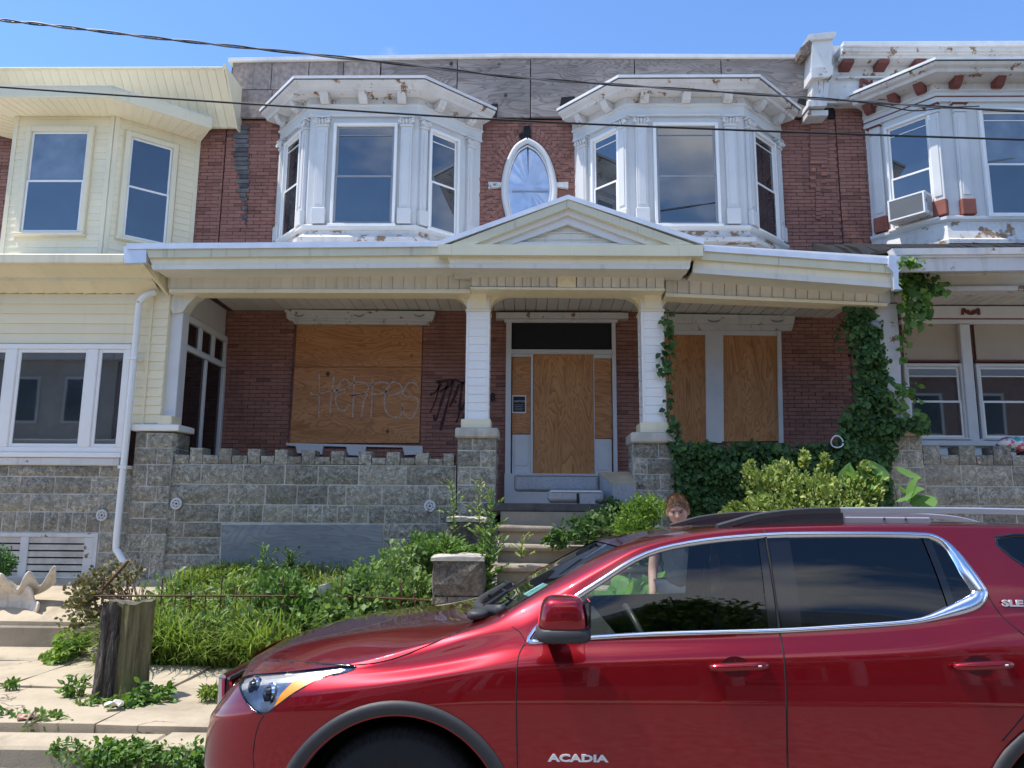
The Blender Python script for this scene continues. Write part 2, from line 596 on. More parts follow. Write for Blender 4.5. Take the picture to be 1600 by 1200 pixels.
def siding(parent, M, x0, x1, z0, z1, h, mat, holes=(), name='siding_board', proud=.014):
    z = z0
    while z < z1 - .01:
        zt = min(z + h, z1)
        iv = [(x0, x1)]
        for (a, b, c, d) in holes:
            if c < zt - .005 and d > z + .005:
                nv = []
                for (p, q) in iv:
                    if b <= p or a >= q: nv.append((p, q)); continue
                    if a > p: nv.append((p, a))
                    if b < q: nv.append((b, q))
                iv = nv
        for p, q in iv:
            if q - p < .02: continue
            m = MB(M)
            j = rng.uniform(-.0015, .0015)
            m.hexa([(p, -proud + j, z), (q, -proud + j, z), (q, 0, z), (p, 0, z), (p, -.003, zt), (q, -.003, zt), (q, 0, zt), (p, 0, zt)])
            m.build(name, mat, parent)
        z += h


STONES = []


def stone(parent, x0, x1, z0, z1, Y, mat=None, bulge=.03, depth=.10, M=None, name='stone', chip=.006):
    """one rock-faced block: a flush margin and an uneven proud face"""
    nx = 4 if (x1 - x0) > .25 else 3
    nz = 3
    vs, fs = [], []
    jx = [rng.uniform(-chip, chip) for _ in range(8)]
    for k in range(nz + 1):
        for i in range(nx + 1):
            edge = i in (0, nx) or k in (0, nz)
            x = x0 + (x1 - x0) * i / nx
            z = z0 + (z1 - z0) * k / nz
            if not edge:
                x += rng.uniform(-.18, .18) * (x1 - x0) / nx
                z += rng.uniform(-.2, .2) * (z1 - z0) / nz
                y = Y - rng.uniform(.25, 1.0) * bulge
            else:
                y = Y + rng.uniform(-.003, .004)
                x += rng.uniform(-chip, chip) * .6
                z += rng.uniform(-chip, chip) * .6
            vs.append((x, y, z))
    n0 = len(vs)
    for k in range(nz):
        for i in range(nx):
            a = k * (nx + 1) + i
            q = (a, a + 1, a + nx + 2, a + nx + 1)
            if rng.random() < .5: fs += [(q[0], q[1], q[2]), (q[0], q[2], q[3])]
            else: fs += [(q[0], q[1], q[3]), (q[1], q[2], q[3])]
    per = [i for i in range(nx + 1)] + [k * (nx + 1) + nx for k in range(1, nz + 1)] + [nz * (nx + 1) + i for i in range(nx - 1, -1, -1)] + [k * (nx + 1) for k in range(nz - 1, 0, -1)]
    for a in per: vs.append((vs[a][0], Y + depth, vs[a][2]))
    for i in range(len(per)):
        j = (i + 1) % len(per)
        fs.append((per[j], per[i], n0 + i, n0 + j))
    m = MB(M); m.add(vs, fs)
    return m.build(name, mat or MAT['stone'], parent)


def course(parent, x0, x1, z0, z1, Y, joints=None, wmin=.38, wmax=.72, gap=.017, mat=None, bulge=.03, M=None, depth=.1):
    """a run of stones; joints: the x of the upright joints, else random"""
    if joints is None:
        joints = []
        x = x0
        while True:
            x += rng.uniform(wmin, wmax)
            if x > x1 - wmin * .7: break
            joints.append(x)
    xs = [x0] + list(joints) + [x1]
    for a, b in zip(xs, xs[1:]):
        stone(parent, a + gap / 2, b - gap / 2, z0 + gap / 2, z1 - gap / 2, Y, mat, bulge, M=M, depth=depth)


def pier(house, xl, xr, zb, zt, Yf, d, zs, name='stone_pier'):
    """square stone pier: mortar core with blocks on the front and on both flanks"""
    core = MB().box(xl + .006, xr - .006, Yf + .006, Yf + d - .006, zb, zt).build(name, MAT['pointing'], house)
    w = xr - xl
    for k, (a, b) in enumerate(zip(zs, zs[1:])):
        f = (.36 if k % 2 else .62) + rng.uniform(-.05, .05)
        course(core, xl, xr, a, b, Yf, [xl + w * f], bulge=.022, depth=.09)
        for side in (0, 1):
            p, q = ((xl, Yf + d), (xl, Yf)) if side == 0 else ((xr, Yf), (xr, Yf + d))
            M, L = face_frame(p, q)
            ff = .4 if k % 2 else .65
            course(core, .10 if side else 0.0, L if side else L - .10, a, b, 0, [L * ff], bulge=.018, M=M, depth=.06)
    return core


def bay(house, plan, zb, zs, zh, zt, kind='white', wins=(.32, .25, .32), overhang=.42, rise=.55, nbr=(2, 3, 2), lows=None):
    """three-sided oriel: plan = back left, front left, front right, back right"""
    cfg = {'white': ('white', 'white', 'white_worn'), 'cream': ('cream', 'cream_trim', 'cream_trim'), 'red': ('white', 'white', 'white_worn')}[kind]
    bmat, tmat, wmat = (MAT[c] for c in cfg)
    yb = max(plan[0][1], plan[3][1]) + .05
    foot = [(plan[0][0], yb), *plan, (plan[3][0], yb)]
    body = MB().slab([(x, y, zb) for x, y in foot], (0, 0, zt - zb)).build('bay_window', bmat, house)
    faces = list(zip(plan, plan[1:]))
    pr = lambda nm, prf, m, path=plan: MB().prof(path, prf).build(nm, m, body)
    for k, (p, q) in enumerate(faces):
        M, L = face_frame(p, q)
        mw = wins[k]
        if mw is None: continue
        x0, x1 = mw if isinstance(mw, tuple) else (mw, L - mw)
        if x1 < 0: x1 = L + x1
        zz0, zz1 = zs + .06, zh
        lm = None
        if kind == 'cream':
            double_hung(body, M, x0, x1, zz0 + .1, zz1, MAT['cream_trim'], MAT['white_vinyl'], MAT['pane_blind'] if k == 1 else MAT['pane'], .5, .075, storm=False, low_mat=MAT['pane'])
            siding(body, M, .07, L - .07, zb + .02, zt - .1, .108, bmat, [(x0 - .1, x1 + .1, zz0 - .02, zz1 + .08)])
            m = MB(M)
            m.box(0.002, .07, -.022, 0, zb + .02, zt - .1, .003); m.build('corner_trim', MAT['cream_trim'], body)
            m = MB(M); m.box(L - .07, L - .002, -.0215, 0, zb + .02, zt - .1, .003); m.build('corner_trim', MAT['cream_trim'], body)
            continue
        double_hung(body, M, x0, x1, zz0, zz1, MAT['white_vinyl'], MAT['sash_grey'] if k == 1 and kind == 'white' else MAT['white_vinyl'], MAT['pane_blind'] if (kind == 'red' and k == 1) else MAT['pane'], .52, .045, low_mat=MAT['pane'])
        # pilasters beside the window with base block and carved capital
        pw = min(.17, (x0 - .06) * .62)
        for xc in ((x0 - .05) / 2 + .012, L - (L - x1 - .05) / 2 - .012):
            m = MB(M)
            m.box(xc - pw / 2, xc + pw / 2, -.06, 0, zs + .30, zh - .02, .006)
            m.box(xc - pw / 2 + .03, xc + pw / 2 - .03, -.072, -.06, zs + .36, zh - .1, .004)
            m.build('pilaster', tmat, body)
            m = MB(M)
            m.box(xc - pw / 2 - .018, xc + pw / 2 + .018, -.088, 0, zs + .055, zs + .298, .01)
            m.build('pilaster_base', MAT['terracotta'] if kind == 'red' else tmat, body)
            m = MB(M)
            m.box(xc - pw / 2 - .012, xc + pw / 2 + .012, -.078, 0, zh - .018, zh + .02, .006)
            if kind == 'white':
                for sx in (-1, 1):
                    m.tube([(xc + sx * pw * .5, -.085, zh + .10), (xc + sx * pw * .62, -.10, zh + .055), (xc + sx * pw * .4, -.1, zh + .03)], [.022, .026, .012], 6)
                for q_ in (-.3, 0, .3):
                    m.tube([(xc + q_ * pw, -.055, zh + .02), (xc + q_ * pw, -.088, zh + .075), (xc + q_ * pw, -.098, zh + .105)], [.018, .02, .006], 5)
            m.box(xc - pw / 2 - .03, xc + pw / 2 + .03, -.10, 0, zh + .12, zh + .15, .006)
            m.box(xc - pw / 2, xc + pw / 2, -.06, 0, zh + .02, zh + .12, .01)
            m.build('capital', tmat, body)
            if kind == 'red':
                m = MB(M); m.box(xc - pw / 2 - .032, xc + pw / 2 + .032, -.104, -.02, zh + .105, zh + .119, .003); m.build('capital_stripe', MAT['oxide'], body)
    # sill moulding and splayed base
    if kind == 'cream':
        pr('sill_trim', [(0, zb - .02), (.02, zb - .02), (.02, zb + .02), (0, zb + .02)], tmat)
    else:
        pr('sill', [(0, zs - .05), (.055, zs - .05), (.085, zs - .02), (.085, zs + .02), (.03, zs + .05), (0, zs + .05)], tmat)
        pr('base_moulding', [(0, zb), (.16, zb), (.16, zb + .06), (.10, zb + .10), (.05, zs - .10), (.05, zs - .051), (0, zs - .051)], MAT['white_rot'])
    # entablature
    z1 = zh + .16
    if kind == 'cream':
        f0 = zt - .10
        pr('soffit_panel', [(0.0, f0 - .0), (overhang, f0 + rise * .6), (overhang, f0 + rise * .6 + .02), (0, f0 + .05)], MAT['cream'])
        for k, (p, q) in enumerate(faces):
            M, L = face_frame(p, q)
            n = int(L / .11)
            for i in range(1, n):
                ex = (i / n - .5) * 2 * overhang * (.42 if k == 1 else .3)
                m = MB(M)
                m.tube([(L * i / n, -.004, f0 - .002), (L * i / n + ex, -overhang + .004, f0 + rise * .6 - .003)], .006, 4)
                m.build('soffit_batten', MAT['cream_trim'], body)
        pr('eave_fascia', [(overhang - .01, f0 + rise * .6 - .015), (overhang + .02, f0 + rise * .6 - .015), (overhang + .02, f0 + rise * .6 + .15), (overhang - .01, f0 + rise * .6 + .15)], MAT['cream_trim'])
        pr('roof', [(-.2, f0 + rise * .6 + .12), (overhang + .03, f0 + rise * .6 + .15), (overhang + .03, f0 + rise * .6 + .165), (-.2, f0 + rise * .6 + .22)], MAT['flash'])
        return body
    pr('frieze', [(0, z1), (.045, z1), (.05, z1 + .03), (.035, z1 + .045), (.035, z1 + .15), (.07, z1 + .165), (.07, z1 + .19), (0, z1 + .19)], tmat)
    if kind == 'red':
        pr('frieze_stripe', [(.03, z1 + .075), (.045, z1 + .075), (.045, z1 + .092), (.03, z1 + .092)], MAT['oxide'])
    zz = z1 + .19
    pr('bed_moulding', [(0, zz), (.05, zz), (.05, zz + .11), (0, zz + .11)], wmat)
    zc = zz + .11
    oh = overhang
    pr('cornice', [(0, zc), (oh - .11, zc + .0), (oh - .09, zc + .04), (oh - .03, zc + .065), (oh, zc + .105), (oh, zc + .13), (-.2, zc + .17), (-.2, zc)], wmat)
    pr('roof_edge', [(-.22, zc + .173), (oh + .025, zc + .115), (oh + .025, zc + .155), (oh - .02, zc + .168), (-.22, zc + .22)], MAT['flash'])
    pr('tar_line', [(oh - .04, zc + .09), (oh + .006, zc + .106), (oh + .006, zc + .113), (oh - .04, zc + .113)], MAT['tar'])
    for k, (p, q) in enumerate(faces):
        M, L = face_frame(p, q)
        n = nbr[k]
        for i in range(n):
            xc = L * (i + .5) / n
            if n == 3: xc = L * (.14, .5, .86)[i]
            m = MB(M)
            a = .062
            prof_ = [(-.05, zc - .10), (-.10, zc - .13), (-.17, zc - .11), (-.22, zc - .05), (-.25, zc - .002), (-.05, zc - .002)]
            m.slab([(xc - a, y, z) for y, z in prof_], (2 * a, 0, 0))
            m.build('bracket', MAT['oxide'] if kind == 'red' else wmat, body)
    return body


def bricks(house, X0, X1, Z0, Z1, Y, holes, budget, name='brick', L=.213, H=.060, gap=.007, mat=None, best=None):
    """running bond; the largest-looking whole bricks are objects, the rest one mesh"""
    rest = MB()
    whole = []
    mat = mat or MAT['brick']
    k = 0
    z = Z0
    while z + H <= Z1 + .001:
        off = (L / 2 if k % 2 else 0) + rng.uniform(-.01, .01)
        x = X0 - off
        while x < X1:
            a, b = max(x, X0), min(x + L - gap, X1)
            iv = [(a, b)]
            for (p, q, r, s_) in holes:
                if r < z + H - gap and s_ > z:
                    nv = []
                    for (u, v) in iv:
                        if q <= u or p >= v: nv.append((u, v)); continue
                        if p > u: nv.append((u, p))
                        if q < v: nv.append((v - (v - q), v))
                    iv = nv
            for (u, v) in iv:
                if v - u < .03: continue
                yy = Y + rng.uniform(-.003, .003)
                if abs(v - u - (L - gap)) < .002 and (best is None or best(u, z)):
                    whole.append((u, yy, z))
                else:
                    rest.box(u, v, yy, Y + .03, z, z + H - gap)
            x += L
        z += H
        k += 1
    whole.sort(key=lambda p: p[0] ** 2 + p[1] ** 2 + (p[2] - CAMZ) ** 2)
    if whole and budget:
        me = MB().box(0, L - gap, 0, .03, 0, H - gap, .004).mesh('brick')
        for p in whole[:budget]:
            link(name, me, mat, house, p)
    for p in whole[budget:]:
        rest.box(p[0], p[0] + L - gap, p[1], Y + .03, p[2], p[2] + H - gap)
    o = rest.build('brickwork', mat, house, fix=False)
    o['kind'] = 'stuff'
    return o


def stroke(mb, pts, w, Y, d=.003):
    """a flat sprayed or painted line on an upright surface"""
    ps = [Vector(p) for p in pts]
    n = len(ps)
    vs = []
    for i, p in enumerate(ps):
        t = (ps[min(i + 1, n - 1)] - ps[max(i - 1, 0)]); t.y = 0
        t.normalize()
        nrm = Vector((-t.z, 0, t.x))
        ww = w * rng.uniform(.55, 1.45) / 2
        vs += [p + nrm * ww, p - nrm * ww]
    vs = [(v.x, Y, v.z) for v in vs]
    b = [(v[0], Y + d, v[2]) for v in vs]
    fs = []
    N = 2 * n
    for i in range(n - 1):
        a = 2 * i
        fs += [(a, a + 1, a + 3, a + 2), (N + a, N + a + 2, N + a + 3, N + a + 1), (a, a + 2, N + a + 2, N + a), (a + 1, N + a + 1, N + a + 3, a + 3)]
    mb.add(vs + b, fs)


def smooth_path(pts, n=5):
    """Catmull-Rom through 2-D or 3-D points"""
    ps = [Vector(p) for p in pts]
    if len(ps) < 3: return ps
    out_ = []
    for i in range(len(ps) - 1):
        p0, p1, p2, p3 = ps[max(i - 1, 0)], ps[i], ps[i + 1], ps[min(i + 2, len(ps) - 1)]
        for k in range(n):
            t = k / n
            out_.append(.5 * ((2 * p1) + (p2 - p0) * t + (2 * p0 - 5 * p1 + 4 * p2 - p3) * t * t + (3 * p1 - p0 - 3 * p2 + p3) * t ** 3))
    out_.append(ps[-1])
    return out_


def text_mesh(name, body, size, mat, parent, loc, rot=(R(90), 0, 0), sx=1.0, extrude=.002, bold=0.0, align='CENTER'):
    cu = bpy.data.curves.new(name, 'FONT')
    cu.body = body; cu.size = size; cu.extrude = extrude; cu.align_x = align; cu.offset = bold
    cu.resolution_u = 3
    tmp = bpy.data.objects.new('lettering_source', cu)
    COL.objects.link(tmp)
    dg = bpy.context.evaluated_depsgraph_get()
    me = bpy.data.meshes.new_from_object(tmp.evaluated_get(dg))
    bpy.data.objects.remove(tmp)
    M = Matrix.Translation(loc) @ Matrix.Rotation(rot[2], 4, 'Z') @ Matrix.Rotation(rot[0], 4, 'X') @ Matrix.Diagonal((sx, 1, 1, 1))
    me.transform(M)
    me.materials.clear()
    return link(name, me, mat, parent)
# ------------------------------------------------------------------ the boarded-up middle house
YW = 11.76          # mortar plane of the brick front
YB = 11.735         # brick faces
YP = 10.0           # face of the porch wall
house = thing('row_house', 'boarded-up red brick row house with two white bay windows and a gabled porch', 'row house', (0, 11.9, .7), 'row houses along the street')

XL, XR = -4.93, 5.02
ZR = W(800, 92, 11.62).z
ZPB = W(850, 184, 11.68).z
wall = MB().box(XL, XR, YW, 12.1, .5, ZPB).build('wall', MAT['mortar_dark'], house)
MB().box(XL, XR, 12.12, 20.0, .4, ZR - .25).build('house_block', MAT['mortar_dark'], house)

# plan of the two bays, from where their corners stand
YF = 10.9
def xof(px, Y, py=280): return W(px, py, Y).x
planL = [(xof(437, YB), YB), (xof(482, YF), YF), (xof(650, YF), YF), (xof(750, YB), YB)]
planR = [(xof(898, YB), YB), (xof(982, YF), YF), (xof(1164, YF), YF), (xof(1220, YB), YB)]
zs_ = W(570, 357, YF).z
zh_ = W(570, 199, YF).z
zb_ = W(570, 382, YF).z
for plan, wins in ((planL, (.28, (xof(524, YF) - planL[1][0], xof(615, YF) - planL[1][0]), (.24, -.50))),
                   (planR, ((.45, -.18), (xof(1026, YF) - planR[1][0], xof(1119, YF) - planR[1][0]), .27))):
    bay(house, plan, zb_, zs_, zh_, zh_ + .6, 'white', wins, overhang=.38)

# rot and bare wood on the bay bases, curling flashing
ZPORCH = W(570, 385, 9.5).z

# pointed oval window
ow = [(824, 221), (842, 232), (856, 253), (864, 280), (866, 305), (860, 335), (853, 352), (828, 362), (800, 352), (793, 332), (788, 305), (789, 280), (795, 255), (807, 232)]
ov = [W(a, b, YB) for a, b in ow]
pth = [v for v in smooth_path(ov + [ov[0]], 4)]
oval = MB().tube([(v.x, YB - .03, v.z) for v in pth], .05, 8, cap=False).build('oval_window', MAT['grey_white'], house, smooth=True)
cx_, cz_ = sum(v.x for v in ov) / len(ov), sum(v.z for v in ov) / len(ov)
m = MB()
nseg = len(pth)
vs = [(cx_, YB - .012, cz_)]
for k, f in enumerate((.5, .98)):
    vs += [(cx_ + (v.x - cx_) * f, YB - .012 + (.004 if k == 0 else 0) + rng.uniform(-.003, .003), cz_ + (v.z - cz_) * f) for v in pth]
fs = [(0, 1 + i, 1 + (i + 1) % nseg) for i in range(nseg)]
fs += [(1 + i, 1 + nseg + i, 1 + nseg + (i + 1) % nseg, 1 + (i + 1) % nseg) for i in range(nseg)]
m.add(vs, fs).build('metal_cover', MAT['metal_sheet'], oval, smooth=True)
MB().pxbox(800, 297.5, 858, 299.5, YB - .022, .01).build('cover_seam', MAT['sash_grey'], oval)
inner = [(cx_ + (v.x - cx_) * .86, YB - .035, cz_ + (v.z - cz_) * .88) for v in pth]
MB().tube(inner, .016, 5, cap=False).build('inner_frame', MAT['grey_white'], oval, smooth=True)
for a, b in ((763, 787), (867, 888)):
    MB().pxslab([(a, 284), (b, 285), (b, 291), (a, 294)] if a < 800 else [(a, 285), (b, 284), (b, 294), (a, 291)], YB - .06, .06).build('keystone', MAT['white_worn'], oval)
MB().pxslab([(818, 197), (829, 196), (830, 214), (824, 219), (814, 217), (811, 210), (818, 207)], YB - .05, .06).build('key_hole', MAT['tar'], oval)

# upper parapet: sheets of weathered board over the old cornice
YQ = 11.66
cuts = [362, 424, 482, 536, 594, 714, 829, 992, 1128, 1268]
rows = [(97, 140), (140, 184)]
for i, (a, b) in enumerate(zip(cuts, cuts[1:])):
    if b <= 600:
        for r0, r1 in rows:
            t0 = 97 - (a - 362) * .012
            MB().pxbox(a + .6, (t0 if r0 == 97 else r0) + .6, b - .6, r1 - .5, YQ + rng.uniform(-.004, .004), .05, .004).build('weathered_panel', MAT['osb'], house)
    else:
        MB().pxbox(a + .7, 92, b - .7, 182.5, YQ + rng.uniform(-.005, .005), .05, .004).build('plywood_panel', MAT['ply_grey'], house)
a = W(358, 97, YQ); b = W(800, 90, YQ); c = W(1270, 92, YQ)
m = MB()
m.slab([(a.x, YQ - .05, a.z - .01), (b.x, YQ - .05, b.z - .01), (c.x, YQ - .05, c.z - .01), (c.x, YQ - .05, c.z + .05), (b.x, YQ - .05, b.z + .05), (a.x, YQ - .05, a.z + .05)], (0, .5, 0))
m.build('coping', MAT['flash'], house)
for poly in ([(877, 152), (898, 150), (899, 160), (884, 178), (873, 178)], [(778, 162), (768, 162), (765, 180), (776, 184)], [(1250, 150), (1262, 152), (1262, 166), (1246, 160)]):
    MB().pxslab(poly, YQ - .016, .015).build('tar_patch', MAT['tar'], house)

MB().box(XL + .02, XR - .02, YQ + .06, 12.1, ZPB + .005, ZR - .08).build('parapet_backing', MAT['tar'], house)
# old toothed brickwork left by the bay and under the party pilaster
for i in range(22):
    y = 196 + i * 7
    x0 = 364 + (i % 2) * 4 + (6 if i > 9 else 0) + (8 if i > 15 else 0)
    x1 = 389 - (i % 2) * 2 - (3 if i > 14 else 0)
    MB().pxbox(x0, y, x1, y + 6, YB - .035 + (i % 3) * .01, .05, .004).build('toothing_brick', MAT['brick_grey'], house)

# ------------------------------------------------------------------ porch roof, gable and frieze
roof = thing
proof = MB().slab([W(228, 386, 9.45), W(690, 382, 9.45), W(1100, 388, 9.45), W(1393, 406, 9.45), Vector((4.95, YB, 5.22)), Vector((-4.9, YB, 5.42))], (0, 0, .05)).build('porch_roof', MAT['flash'], house)

def strip(name, pts_top, pts_bot, Y, t, mat, parent=None):
    """board whose top and bottom edges run through photographed points on the plane at Y"""
    parent = parent or proof
    return MB().pxslab(list(pts_top) + list(reversed(pts_bot)), Y, t).build(name, mat, parent)

# left run
strip('drip_edge', [(198, 380), (686, 377)], [(198, 389), (686, 385)], 9.40, .10, MAT['drip'])
strip('fascia', [(228, 389), (690, 385)], [(232, 402), (697, 398)], 9.43, .05, MAT['fascia'])
strip('crown', [(232, 402), (700, 398)], [(238, 414), (704, 411)], 9.47, .06, MAT['cream_trim'])
strip('crown_bead', [(236, 414), (704, 411)], [(238, 421), (704, 418)], 9.46, .09, MAT['offwhite'])
# right run, sagging towards the party wall
strip('drip_edge', [(1100, 384), (1398, 404)], [(1100, 392), (1396, 413)], 9.40, .10, MAT['drip'])
strip('fascia', [(1092, 392), (1394, 413)], [(1092, 405), (1394, 427)], 9.43, .05, MAT['fascia'])
strip('crown', [(1085, 404), (1398, 427)], [(1083, 418), (1400, 442)], 9.47, .06, MAT['cream_trim'])
strip('crown_bead', [(1083, 418), (1400, 442)], [(1083, 426), (1400, 450)], 9.46, .09, MAT['offwhite'])
# soffit between the crown and the frieze
for (x0, y0, x1, y1) in ((240, 420, 704, 417), (1083, 425, 1398, 448)):
    a, b = W(x0, y0, 9.5), W(x1, y1, 9.5)
    MB().slab([(a.x, 9.53, a.z), (b.x, 9.53, b.z), (b.x, 9.95, b.z), (a.x, 9.95, a.z)], (0, 0, .03)).build('eave_soffit', MAT['soffit'], proof)
# gable
G = 9.32
strip('raking_drip_edge', [(685, 376), (888, 304), (888, 311), (685, 384)], [], G, .14, MAT['drip'])
strip('raking_drip_edge', [(888, 304), (1100, 374), (1100, 382), (888, 311)], [], G, .14, MAT['drip'])
strip('raking_fascia', [(700, 383), (888, 312), (888, 324), (737, 383)], [], G + .02, .06, MAT['fascia'])
strip('raking_fascia', [(888, 312), (1085, 382), (1048, 382), (888, 324)], [], G + .02, .06, MAT['fascia'])
strip('raking_moulding', [(738, 382.5), (887, 324.5), (887, 336), (768, 382)], [], G + .07, .05, MAT['offwhite'])
strip('raking_moulding', [(887, 324.5), (1047, 382), (1010, 382), (887, 336)], [], G + .07, .05, MAT['offwhite'])
strip('raking_moulding', [(769, 382), (887, 336.5), (887, 350), (800, 381.5)], [], G + .11, .05, MAT['white'])
strip('raking_moulding', [(887, 336.5), (1009, 382), (972, 381.5), (887, 350)], [], G + .11, .05, MAT['white'])
strip('tympanum', [(790, 382), (887, 349), (984, 382)], [], G + .18, .05, MAT['offwhite'])
for yy in (362, 372):
    f = (yy - 350) / 32
    strip('tympanum_lap', [(887 - 84 * f, yy), (887 + 84 * f, yy), (887 + 84 * f + 5, yy + 2.4), (887 - 84 * f - 5, yy + 2.4)], [], G + .165, .03, MAT['offwhite'])
gz = W(888, 312, G).z
aL, aR, ap = W(690, 380, G), W(1096, 380, G), W(888, 308, G)
MB().slab([(aL.x, G + .05, aL.z), (ap.x, G + .05, ap.z), (ap.x, YB, ap.z - .02), (aL.x, YB, aL.z)], (0, 0, .025)).build('gable_slope', MAT['flash'], proof)
MB().slab([(ap.x, G + .05, ap.z), (aR.x, G + .05, aR.z), (aR.x, YB, aR.z), (ap.x, YB, ap.z - .02)], (0, 0, .025)).build('gable_slope', MAT['flash'], proof)
strip('gable_fascia', [(684, 381.5), (1099, 382.5)], [(684, 398), (1099, 400)], G - .02, .2, MAT['fascia'])
strip('gable_crown', [(698, 398), (1082, 400)], [(703, 412), (1078, 414)], G + .05, .2, MAT['cream_trim'])
strip('gable_crown_bead', [(701, 412), (1079, 414)], [(703, 418.5), (1077, 420.5)], G + .04, .25, MAT['offwhite'])
a, b = W(705, 418, G), W(1076, 420, G)
MB().slab([(a.x, G + .25, a.z + .01), (b.x, G + .25, b.z + .01), (b.x, 9.85, b.z + .01), (a.x, 9.85, a.z + .01)], (0, 0, .03)).build('eave_soffit', MAT['soffit'], proof)
# frieze boards: upright tongue-and-groove pieces, one by one
def frieze(x0, x1, yt0, yt1, yb0, yb1, Y, n, parent):
    for i in range(n):
        f0, f1 = i / n, (i + 1) / n
        g = .34
        xa, xb = x0 + (x1 - x0) * f0 + g, x0 + (x1 - x0) * f1 - g
        t0, t1 = yt0 + (yt1 - yt0) * f0, yt0 + (yt1 - yt0) * f1
        b0, b1 = yb0 + (yb1 - yb0) * f0, yb0 + (yb1 - yb0) * f1
        pl = [W(xa, t0, Y), W(xb, t1, Y), W(xb, b1, Y), W(xa, b0, Y)]
        m = MB()
        d = .014
        q = [Vector((p.x, Y + (0 if k in (0, 3) else d), p.z)) for k, p in enumerate(pl)]
        m.slab(q, (0, .03, 0))
        m.build('frieze_board', MAT['offwhite'], parent)
beam = MB().pxslab([(262, 424), (735, 422), (735, 448), (262, 450)], 9.93, .2).build('porch_beam', MAT['offwhite'], house)
MB().pxslab([(1038, 428), (1380, 446), (1380, 468), (1038, 456)], 9.93, .2).build('porch_beam', MAT['offwhite'], house)
MB().pxslab([(735, 420), (1038, 424), (1038, 450), (735, 446)], 9.79, .3).build('porch_beam', MAT['offwhite'], house)
frieze(266, 735, 424, 424.5, 451, 452, 9.88, 27, beam)
frieze(1040, 1392, 432, 452, 457, 473, 9.88, 19, beam)
frieze(737, 870, 421, 422, 447, 448, 9.74, 10, beam)
frieze(901, 1038, 423, 424, 448.5, 450, 9.74, 10, beam)
lz = [W(871, 421, 9.73), W(900, 422, 9.73), W(900, 449, 9.73), W(871, 448.5, 9.73)]
ctr = sum(lz, Vector()) / 4
m = MB(); m.add([tuple(p) for p in lz] + [(ctr.x, 9.70, ctr.z)] + [(p.x, 9.77, p.z) for p in lz], [(0, 1, 4), (1, 2, 4), (2, 3, 4), (3, 0, 4), (0, 5, 6, 1), (1, 6, 7, 2), (2, 7, 8, 3), (3, 8, 5, 0)])
m.build('diamond_block', MAT['cream_trim'], beam)
strip('beam_trim', [(264, 451.5), (735, 452)], [(264, 457), (735, 458)], 9.86, .28, MAT['cream_trim'], beam)
strip('beam_trim', [(1040, 457.5), (1388, 473.5)], [(1040, 463), (1386, 478)], 9.86, .28, MAT['cream_trim'], beam)
strip('beam_trim', [(735, 448), (1039, 450.5)], [(735, 452), (1039, 454)], 9.72, .4, MAT['cream_trim'], beam)
# ceiling planks running back to the wall
zc0 = W(500, 486, YW).z
zc1 = W(1250, 495, YW).z
x = -4.62
k = 0
ceil_ = MB().box(-4.75, 4.9, 10.1, YW, max(zc0, zc1) + .10, max(zc0, zc1) + .13).build('porch_ceiling', MAT['soffit'], house)
while x < 4.75:
    w = .165
    za = zc0 + (zc1 - zc0) * max(0, (x - 1.2)) / 2.6
    zf = za + .02
    MB().hexa([(x, 10.12, zf), (x + w - .008, 10.12, zf), (x + w - .008, YB, za), (x, YB, za), (x, 10.12, zf + .03), (x + w - .008, 10.12, zf + .03), (x + w - .008, YB, za + .03), (x, YB, za + .03)]).build('ceiling_plank', MAT['soffit'], ceil_)
    x += w

